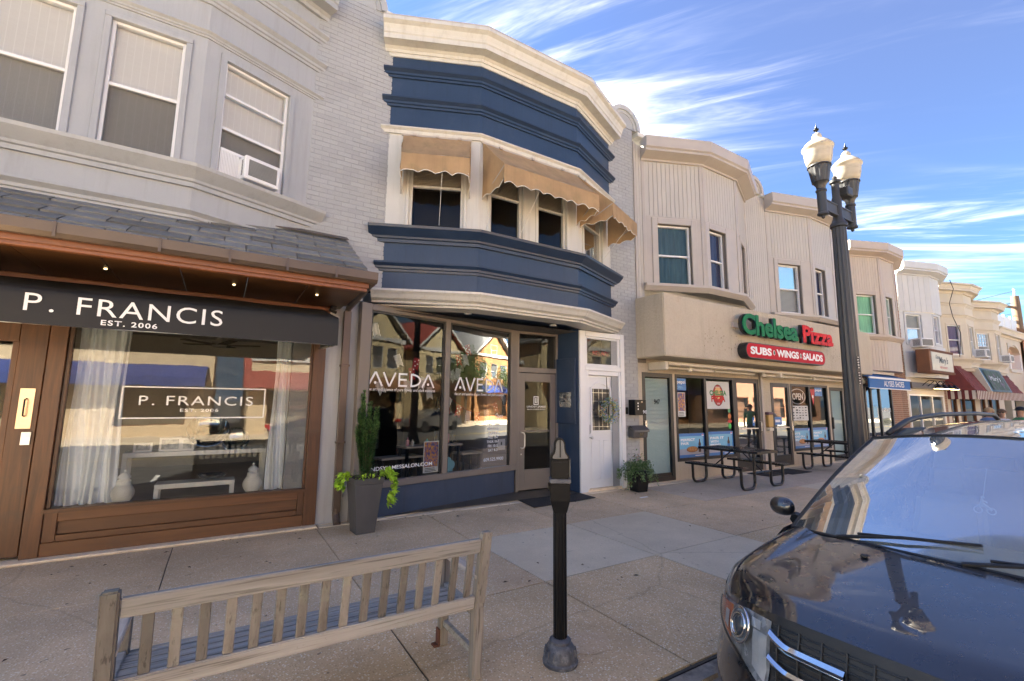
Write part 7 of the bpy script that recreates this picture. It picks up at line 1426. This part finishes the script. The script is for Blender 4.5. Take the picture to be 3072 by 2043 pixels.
for sx in (-1, 1):
    q = MB(); q.grid(lambda t, v: (ws(sx, v).lerp(cw_(acowl(1)+.10+1.02*v, sx*(.895-.185*v), 1.02+.59*v), t)+V((0, 0, .012*math.sin(t*math.pi)))), 6, 14); q.make('front_pillar', m_paint, van, smooth='all'); MB().tube([ws(sx, i/12)+V((0, 0, .004)) for i in range(13)], .009, 6).make('windscreen_seal', m_plast, van)
    def sidew(t, v): p0 = belt(t, sx); p1 = roofe(max(0, (t-.02)/.98), sx); f0 = cw_(acowl(1)+.10+1.02*v, sx*(.895-.185*v), 1.02+.59*v); p = p0.lerp(p1, v); return f0 if t == 0 else p
    q = MB(); q.grid(sidew, 24, 6); q.make('side_glass', m_sideg, van, smooth='all')
    for t in (.36, .62): MB().tube([sidew(t, i/6) for i in range(7)], .03, 6).make('side_pillar', m_plast, van)
    # flank with wheel arches
    def top_(a):      # shoulder line: fender edge in front, belt line behind
        if a < acowl(1): v = max(0, min(1, (a-afront(1))/(acowl(1)-afront(1)))); return hood(sx, v)
        return belt((a-acowl(1)-.02)/(5.1-acowl(1)), sx)
    def arch(a): return max([.24+.02*(a > 4.6)]+[.33+math.sqrt(max(0, .40**2-(a-w0)**2)) for w0 in (1.0, 4.0) if abs(a-w0) < .40])
    A_ = sorted(set([afront(1)+.001*k for k in (0,)]+[.60+.02*k for k in range(41)]+[1.5+.25*k for k in range(9)]+[3.6+.02*k for k in range(41)]+[4.6, 4.8, 5.0, 5.1]))
    q = MB(); n_ = len(A_)-1
    def fl_(x, y):
        a = A_[round(x*n_)]; t = top_(a); lo = arch(a); c = (t.z+.14)*(1-y)+lo*y; p = cw_(a, sx*(abs((t.y-CARY))+(.99-abs(t.y-CARY))*min(1, y*2.2)), c); p.z = c-.14; return p
    q.grid(fl_, n_, 8); q.make('flank', m_paint, van, smooth='all')
    for a in (1.0, 4.0):
        wh = MB(); wh.tube([cw_(a, sx*.74, .33), cw_(a, sx*.97, .33)], .33, 28); w_ = wh.make('wheel', m_tyre, van, bevel=.02); rim = MB(); rim.tube([cw_(a, sx*.97, .33), cw_(a, sx*.978, .33)], .21, 24); r_ = rim.make('rim', m_refl, w_)
    # mirror
    mc = cw_(1.42, sx*1.04, 1.10); q = MB(); q.grid(lambda x, y: mc+V((-.065*math.cos(x*6.283)*math.sin(y*3.1416)*(1 if math.cos(x*6.283) > 0 else .35), .088*sgnp(math.sin(x*6.283), .8)*max(0, math.sin(y*3.1416))**.8, .066*math.cos(y*3.1416))), 24, 12); mi_ = q.make('side_mirror', m_paint, van, smooth='all'); MB().tube([mc+V((.01, -sx*.09, -.05)), cw_(1.38, sx*.93, 1.03)], [.03, .04], 8).make('mirror_arm', m_plast, mi_)
    # roof rails
    rl = [(2.02, .55, 1.645), (2.22, .55, 1.690), (2.40, .548, 1.730), (2.58, .547, 1.752), (3.2, .545, 1.778), (4.2, .545, 1.782), (4.8, .545, 1.765), (4.92, .545, 1.730), (5.02, .545, 1.680)]; MB().tube([cw_(a, sx*b, c) for a, b, c in rl], [.018, .022, .022, .02, .019, .019, .021, .022, .015], 8).make('roof_rail', m_plast, van, smooth='all')
    MB().hexa([cw_(a, sx*b, c) for c, A in ((1.60, (1.98, 2.75)), (1.675, (2.30, 2.75))) for a, b in ((A[0], .525), (A[1], .525), (A[1], .575), (A[0], .575))]).make('rail_foot', m_plast, van, bevel=.01)
rr = MB(); rr.grid(lambda u, v: roofp(u*2-1, 1).lerp(cw_(5.12, (u*2-1)*.93, 1.05), min(1, v*2)) if v <= .5 else cw_(5.12+.08*math.sin((v-.5)*6), (u*2-1)*.95, 1.05-.75*(v-.5)*2), 12, 8); rr.make('tailgate', m_paint, van, smooth='all')
# wipers, nozzles
for u0, u1, v1 in ((.62, -.12, .10), (-.05, -.78, .09)):
    q = MB(); q.tube([wsb(u0)+V((-.02, 0, .012)), ws((u0+u1)/2, .05)+V((-.01, 0, .035)), ws(u1, v1)+V((-.01, 0, .03))], [.012, .009, .006], 6); q.tube([ws(u0*.85+u1*.15, .035)+V((0, 0, .018)), ws(u1, v1+.01)+V((0, 0, .018))], .008, 5); q.make('wiper', m_plast, van)
for b in (-.30, .30): 
    p = hood(b/.96, .80, .008); q = MB(); q.box(p.x-.014, p.y-.016, p.z-.008, p.x+.016, p.y+.016, p.z+.010); q.make('washer_nozzle', m_plast, van, bevel=.006)
# cabin
MB().hexa([cw_(a, b, c) for c in (.55, 1.03) for a, b in ((1.15, -.85), (1.75, -.85), (1.75, .85), (1.15, .85))]).make('dashboard', mat('dash_grey', (.12, .125, .115), rough=.8), van, bevel=.04)
MB().quad(cw_(1.1, -.9, .5), cw_(4.9, -.9, .5), cw_(4.9, .9, .5), cw_(1.1, .9, .5)).make('cabin_floor', m_dark, van); MB().quad(cw_(3.6, -.9, .5), cw_(3.6, .9, .5), cw_(3.6, .7, 1.6), cw_(3.6, -.7, 1.6)).make('rear_seats', m_seat, van)
for b in (-.40, .40):
    s_ = MB(); s_.hexa([cw_(2.35, b-.24, .6), cw_(2.55, b-.24, .6), cw_(2.55, b+.24, .6), cw_(2.35, b+.24, .6), cw_(2.58, b-.20, 1.18), cw_(2.70, b-.20, 1.18), cw_(2.70, b+.20, 1.18), cw_(2.58, b+.20, 1.18)]); st_ = s_.make('seat', m_seat, van, bevel=.05, segs=3, smooth=True); h_ = MB(); h_.hexa([cw_(2.60, b-.13, 1.20), cw_(2.70, b-.13, 1.20), cw_(2.70, b+.13, 1.20), cw_(2.60, b+.13, 1.20), cw_(2.62, b-.11, 1.40), cw_(2.70, b-.11, 1.40), cw_(2.70, b+.11, 1.40), cw_(2.62, b+.11, 1.40)]); h_.make('headrest', m_seat, st_, bevel=.04, segs=3, smooth=True)
MB().tube([cw_(1.82+.03*math.sin(a), -.40+.19*math.cos(a), 1.0+.17*math.sin(a)) for a in [i*math.pi/12 for i in range(24)]], .014, 7, closed=True).make('steering_wheel', m_plast, van)
MB().hexa([cw_(a, b, c) for c in (1.46, 1.54) for a, b in ((1.86, -.12), (1.89, -.12), (1.89, .12), (1.86, .12))]).make('rear_view_mirror', m_plast, van, bevel=.01)
og = thing('hanging_ornament', 'pale motorcycle-shaped ornament hanging behind the minivan windscreen', 'ornament', cw_(1.70, -.02, 1.25)); m_orn = mat('ornament', (.55, .58, .58), rough=.4, bump=0)
oc = cw_(1.66, .0, 1.26); e1 = V((0, -1, 0)); MB().tube([oc+V((0, 0, .05)), cw_(1.80, .0, 1.47)], .002, 5).make('string', m_orn, og)
q = MB()
for s_ in (-.028, .03): q.tube([oc+e1*(s_+.018*math.cos(a))+V((0, 0, -.02+.018*math.sin(a))) for a in [i*math.pi/10 for i in range(20)]], .0035, 5, closed=True)
q.tube([oc+e1*-.03, oc+e1*0+V((0, 0, .012)), oc+e1*.032+V((0, 0, -.015))], [.008, .012, .006], 7); q.tube([oc+e1*-.012+V((0, 0, .008)), oc+e1*-.004+V((0, 0, .04)), oc+e1*.016+V((0, 0, .025))], [.01, .01, .004], 7); q.lathe(oc+e1*-.002+V((0, 0, .045)), [(.002, 0), (.009, .006), (.009, .012), (.002, .018)], 8); q.make('charm', m_orn, og, smooth=True)
# ------------------------------------------------------------------ people beyond the minivan
m_skin = mat('skin', (.42, .24, .16), rough=.55, bump=0, var=.05)
def person(x, y, face, h, shirt, pants, label, hair, cap=False, glasses=False):
    """standing figure grown with a skin modifier"""
    t_ = thing('person', label, 'person', (x, y, 0)); k = h/1.75; ca, sa = math.cos(face), math.sin(face)
    J = [((0, 0, .95), .125), ((0, 0, 1.12), .125), ((0, 0, 1.32), .15), ((0, 0, 1.44), .09), ((0, 0, 1.50), .052), ((0, .01, 1.56), .06), ((0, .01, 1.65), .085), ((0, 0, 1.72), .06),
         ((.09, 0, .88), .095), ((.10, .02, .50), .062), ((.10, -.02, .10), .042), ((.10, .10, .04), .035), ((-.09, 0, .88), .095), ((-.10, -.04, .50), .062), ((-.11, -.10, .10), .042), ((-.11, .02, .04), .035),
         ((.18, 0, 1.38), .06), ((.23, -.02, 1.12), .043), ((.22, .08, .90), .033), ((.21, .12, .82), .028), ((-.18, 0, 1.38), .06), ((-.23, -.03, 1.12), .043), ((-.22, .06, .90), .033), ((-.21, .10, .82), .028)]
    E_ = [(0, 1), (1, 2), (2, 3), (3, 4), (4, 5), (5, 6), (6, 7), (0, 8), (8, 9), (9, 10), (10, 11), (0, 12), (12, 13), (13, 14), (14, 15), (3, 16), (16, 17), (17, 18), (18, 19), (3, 20), (20, 21), (21, 22), (22, 23)]
    def T(p): return V((x+k*(p[0]*ca-p[1]*sa), y+k*(p[0]*sa+p[1]*ca), k*p[2]))
    me = bpy.data.meshes.new('body'); me.from_pydata([T(p) for p, r in J], E_, []); o = bpy.data.objects.new('body_', me); COL.objects.link(o)
    o.modifiers.new('s', 'SKIN')
    for i, (p, r) in enumerate(J): me.skin_vertices[0].data[i].radius = (r*k, r*k); me.skin_vertices[0].data[i].use_root = i == 0
    ss = o.modifiers.new('d', 'SUBSURF'); ss.levels = 2; ss.render_levels = 2; bpy.context.view_layer.update()
    m2 = bpy.data.meshes.new_from_object(o.evaluated_get(bpy.context.evaluated_depsgraph_get())); bpy.data.objects.remove(o); m2.materials.clear()
    for m in (m_skin, shirt, pants, m_black): m2.materials.append(m)
    for p in m2.polygons:
        z = p.center.z/k; d = (V((p.center.x, p.center.y, 0))-V((x, y, 0))).length/k; p.use_smooth = True; p.material_index = 3 if z < .07 else 2 if z < .97 and not (d > .17 and z > .78) else 1 if z < 1.47 and not (d > .19 and z < 1.18) else 0
    bo = link(bpy.data.objects.new('body', m2), t_)
    hc = T((0, -.005, 1.665)); q = MB(); q.grid(lambda u, v: hc+V((.098*k*math.cos(u*6.283)*math.sin(v*1.7), .110*k*math.sin(u*6.283)*math.sin(v*1.7), .10*k*math.cos(v*1.7))), 20, 8); q.make('cap' if cap else 'hair', m_black if cap else hair, t_, smooth='all')
    if cap: br = T((0, .13, 1.66)); MB().lathe(br, [(.0, 0), (.07*k, 0), (.065*k, .012), (0, .016)], 14).make('cap_peak', m_black, t_)
    if glasses: g_ = [T((s_*.035, .088, 1.655)) for s_ in (-1, 1)]; q = MB(); [q.lathe(g, [(.005, -.016), (.024*k, -.01), (.024*k, .01), (.005, .016)], 10) for g in g_]; q.make('sunglasses', m_black, t_)
    q = MB(); nz_ = T((0, .088, 1.62)); q.lathe(nz_, [(.003, -.02), (.014, -.012), (.008, .012), (.002, .02)], 8); q.make('nose', m_skin, t_, smooth=True)
    for s_ in (-1, 1): q = MB(); e_ = T((s_*.088, 0, 1.625)); q.lathe(e_, [(.004, -.025), (.012, -.015), (.013, .015), (.004, .025)], 8); q.make('ear', m_skin, t_, smooth=True)
person(18.1, 3.92, R(95), 1.70, mat('shirt_blue', (.10, .16, .30)), mat('trousers_a', (.05, .05, .07)), 'blond person in blue shirt walking beyond the minivan roof', mat('hair_blond', (.36, .24, .12), rough=.7, bump=.3)); person(18.9, 3.84, R(100), 1.66, mat('shirt_white', (.6, .6, .62)), mat('trousers_b', (.12, .10, .08)), 'person in sunglasses and white shirt beyond the minivan roof', mat('hair_brown', (.10, .055, .03), rough=.7, bump=.3), glasses=True)
person(18.2, 3.34, R(60), 1.73, mat('shirt_green', (.05, .22, .10)), mat('trousers_c', (.06, .07, .10)), 'person in black cap beyond the minivan roof at right edge', mat('hair_black', (.02, .015, .012)), cap=True)
# ------------------------------------------------------------------ across the street (seen in the shop windows and the car paint)
OY = -13.0
opw = struct(MB().box(-60, OY-.4, -.16, 95, -9.6, .0).make('opposite_sidewalk', m_conc))
m_tanst = mat('tan_render', (.62, .48, .31), rough=.8, var=.06, bump=.2); m_roofr = mat('red_tile', (.28, .06, .045), rough=.8, var=.2, fine=.1, bump=.3); m_yel = mat('yellow_clapboard', (.66, .54, .32), rough=.6, var=.06, bump=.1); m_obrick = mat('orange_brick', (.34, .17, .07), rough=.8, var=.2, bump=.3); m_awn = mat('awning_navy', (.03, .055, .22), rough=.6, bump=.1)
class Op(Fr):
    pass
def across(label, x0, x1, h, m, wins, roof=None, shop=True, gable=0.0, rm=None):
    t_ = thing('opposite_building', label, 'building', ((x0+x1)/2, OY-4, 0)); f = Fr((x1, OY), (x0, OY)); W = x1-x0
    op = [(a, b, c, e) for a, b, c, e in wins]; MB().fwall(f, 0, h, op, depth=.15).make('front_wall', m, t_); MB().box(x0, OY-10, 0, x1, OY-.5, h-.02).make('main_block', m, t_)
    for o_ in op: window(f, *o_, t_, m_white if o_[2] > 2 else m_brownf, m_glassup, back=m_c['grey'] if o_[2] > 2 else None, room=None if o_[2] > 2 else m_dark)
    if gable: 
        MB().prism([f.p(-.4, .35, h), f.p(W/2, .35, h+gable), f.p(W+.4, .35, h), f.p(W+.4, .35, h-.15), f.p(W/2, .35, h+gable-.22), f.p(-.4, .35, h-.15)], -f.n*9).make('roof', rm or m_slate, t_); MB().prism([f.p(0, -.02, h-.02), f.p(W/2, -.02, h+gable-.2), f.p(W, -.02, h-.02)], -f.n*.3).make('gable_wall', m, t_)
        MB().prism([f.p(-.45, .36, h-.02), f.p(W/2, .36, h+gable), f.p(W+.45, .36, h-.02), f.p(W+.45, .36, h-.22), f.p(W/2, .36, h+gable-.25), f.p(-.45, .36, h-.22)], f.n*.06).make('bargeboard', m_white, t_); window(Fr((x1, OY+.03), (x0, OY+.03)), W/2-.5, W/2+.5, h+.15, h+.15+gable*.35, t_, m_white, m_glassup, back=m_c['dark'])
    if roof: MB().prism([f.p(-.3, .9, h-1.6), f.p(-.3, -1.2, h+.5), f.p(-.3, -1.5, h+.5), f.p(-.3, -1.5, h-1.6)], f.e*(W+.6)).make('roof', roof, t_)
    q = MB().fbox(f, -.05, W+.05, .001, .12, h-.18, h+.1); q.make('cornice', m_white, t_); return t_, f
o1, f1 = across('tan flat-fronted shop with navy awning across the street', -9.5, -.4, 6.4, m_tanst, [(1, 3.6, .5, 2.5), (5.5, 8.2, .5, 2.5), (1.2, 2.4, 4.0, 5.4), (6, 7.2, 4, 5.4)])
MB().prism([f1.p(.3, .02, 3.3), f1.p(.3, 1.1, 2.7), f1.p(.3, 1.1, 2.3), f1.p(.3, .02, 2.3)], f1.e*8.2).make('awning', m_awn, o1)
o2, f2_ = across('tan shop with red tiled pent roof across the street', 1.2, 9.6, 3.9, m_tanst, [(.8, 3.2, .5, 2.2), (4.6, 7.6, .5, 2.2)], roof=m_roofr)
o3, f3_ = across('orange brick shop with dark awning across the street', 10.2, 15.6, 4.6, m_obrick, [(.6, 2.4, .4, 2.4), (3, 4.9, .4, 2.4)])
o4, f4_ = across('yellow clapboard gabled house nearest, across the street', 17.0, 22.0, 6.2, m_yel, [(.7, 1.6, 4.1, 5.6), (2, 2.9, 4.1, 5.6), (3.3, 4.2, 4.1, 5.6), (.6, 4.4, .4, 2.5)], gable=2.7, rm=m_slate)
o5, f5_ = across('yellow clapboard gabled house with red roof across the street', 23.6, 29.0, 6.0, m_yel, [(.8, 1.8, 4.0, 5.4), (2.2, 3.2, 4.0, 5.4), (3.6, 4.6, 4, 5.4), (.6, 4.8, .4, 2.5)], gable=2.6, rm=m_roofr)
o6, f6_ = across('orange brick gabled house farther along across the street', 31.0, 37.0, 6.2, m_obrick, [(.8, 1.8, 4.0, 5.4), (2.5, 3.5, 4.0, 5.4), (4.2, 5.2, 4, 5.4), (.6, 5.4, .4, 2.5)], gable=2.6)
o7, f7_ = across('long brown brick shop row farthest along across the street', 38.5, 60, 6.5, m_brownbrick, [(1+i*3.4, 2.2+i*3.4, 4, 5.5) for i in range(6)]+[(1+i*3.4, 3.6+i*3.4, .4, 2.5) for i in range(6)])
o8, f8_ = across('cream shop row across the street, at far left', -32, -11, 6.5, m_cream, [(1+i*3.4, 2.2+i*3.4, 4, 5.5) for i in range(6)]+[(1+i*3.4, 3.6+i*3.4, .4, 2.5) for i in range(6)])
for o_, f_, m_ in ((o3, f3_, m_black), (o4, f4_, m_obrick), (o5, f5_, m_brownf), (o6, f6_, m_awn)): W = f_.L; MB().prism([f_.p(.2, .02, 3.4), f_.p(.2, 1.1, 2.9), f_.p(.2, 1.1, 2.6), f_.p(.2, .02, 2.6)], f_.e*(W-.4)).make('awning', m_, o_)
def clap(o_, f_, z0, z1):
    q = MB(); z = z0
    while z < z1: q.prism([f_.p(0, .001, z), f_.p(0, .03, z), f_.p(0, .004, z+.16), f_.p(0, .001, z+.16)], f_.e*.55); q.prism([f_.p(f_.L-.6, .001, z), f_.p(f_.L-.6, .03, z), f_.p(f_.L-.6, .004, z+.16), f_.p(f_.L-.6, .001, z+.16)], f_.e*.6); z += .165
    q.make('clapboards', m_yel, o_)
clap(o4, f4_, 3.5, 6.0); clap(o5, f5_, 3.5, 5.8)
def tree(x, y, h, r, lab, n=5200):
    t_ = thing('street_tree', lab, 'tree', (x, y, 0)); tr = MB(); tr.tube([(x, y, -.1), (x+.05, y, 1.4), (x, y+.05, 2.6), (x+.1, y, h*.7)], [.17, .14, .12, .05], 9); cl = []
    for i in range(9): a = i*.7*2; l = r*random.uniform(.5, .85); z0 = random.uniform(2.0, h*.55); e = V((x+l*math.cos(a), y+l*math.sin(a), z0+random.uniform(.6, 1.8))); tr.tube([(x, y, z0), e], [.06, .02], 6); cl.append((e, r*random.uniform(.3, .45)))
    cl += [(V((x, y, h*.8)), r*.5), (V((x, y, h*.6)), r*.55)]; tr.make('trunk', m_stem, t_, smooth=True); b = MB()
    for i in range(n): c, rr = random.choice(cl); p = c+rd3(rr*random.random()**.4); leaf(b, p, rd3(), rd3(), random.uniform(.10, .18), .08, cur=random.choice((0, 0, 1)))
    b.make('crown', [leaf_mat('tree_leaf_%d' % int(x), (.06, .10, .03), 0), leaf_mat('tree_leaf2_%d' % int(x), (.11, .15, .045), 0)], t_)
tree(26.5, -10.6, 6.6, 2.3, 'leafy street tree before the red-roofed yellow house across the street'); tree(35, -10.6, 6.4, 2.2, 'leafy street tree farther along across the street')
# dark saloon parked across the street
def saloon(x, y, lab, m):
    t_ = thing('parked_car', lab, 'car', (x, y, -.14)); q = MB(); prof = [(-2.25, .35), (-2.3, .6), (-2.15, .82), (-1.2, .95), (-.45, 1.36), (.75, 1.40), (1.55, 1.02), (2.15, .95), (2.28, .65), (2.22, .33)]
    def fn(u, v):
        i = min(8, int(u*9)); f = u*9-i; a = prof[i][0]*(1-f)+prof[i+1][0]*f; c = prof[i][1]*(1-f)+prof[i+1][1]*f; s_ = v*2-1; w = .88-.16*max(0, (c-.9)/.5)
        return V((x+a, y+s_*w, c-.14-.04*s_*s_))
    q.grid(fn, 36, 10); q.make('body_top', m, t_, smooth='all')
    for s_ in (-1, 1):
        q = MB(); q.add([V((x+a, y+s_*(.88-.16*max(0, (c-.9)/.5)), c-.18)) for a, c in prof], [tuple(range(10))]); q.make('flank', m, t_); q = MB(); q.add([V((x+a, y+s_*(.885-.16*max(0, (c-.9)/.5)), c-.18)) for a, c in ((-1.05, .98), (-.42, 1.31), (.7, 1.34), (1.35, 1.02))], [(0, 1, 2, 3)]); q.make('side_glass', m_sideg, t_)
        for a in (-1.4, 1.35): MB().tube([(x+a, y+s_*.7, .18), (x+a, y+s_*.9, .18)], .32, 20).make('wheel', m_tyre, t_)
    for s_ in (-.6, .6): MB().box(x-2.30, y+s_-.18, .5, x-2.2, y+s_+.18, .62).make('tail_lamp', m_redl, t_)
saloon(4.0, -8.3, 'dark saloon car parked across the street, before the red-roofed shop', m_paint); saloon(20, -8.3, 'silver saloon car parked across the street, before the yellow house', mat('silver_paint', (.30, .29, .27), rough=.3, metal=.6, coat=.6, bump=0))
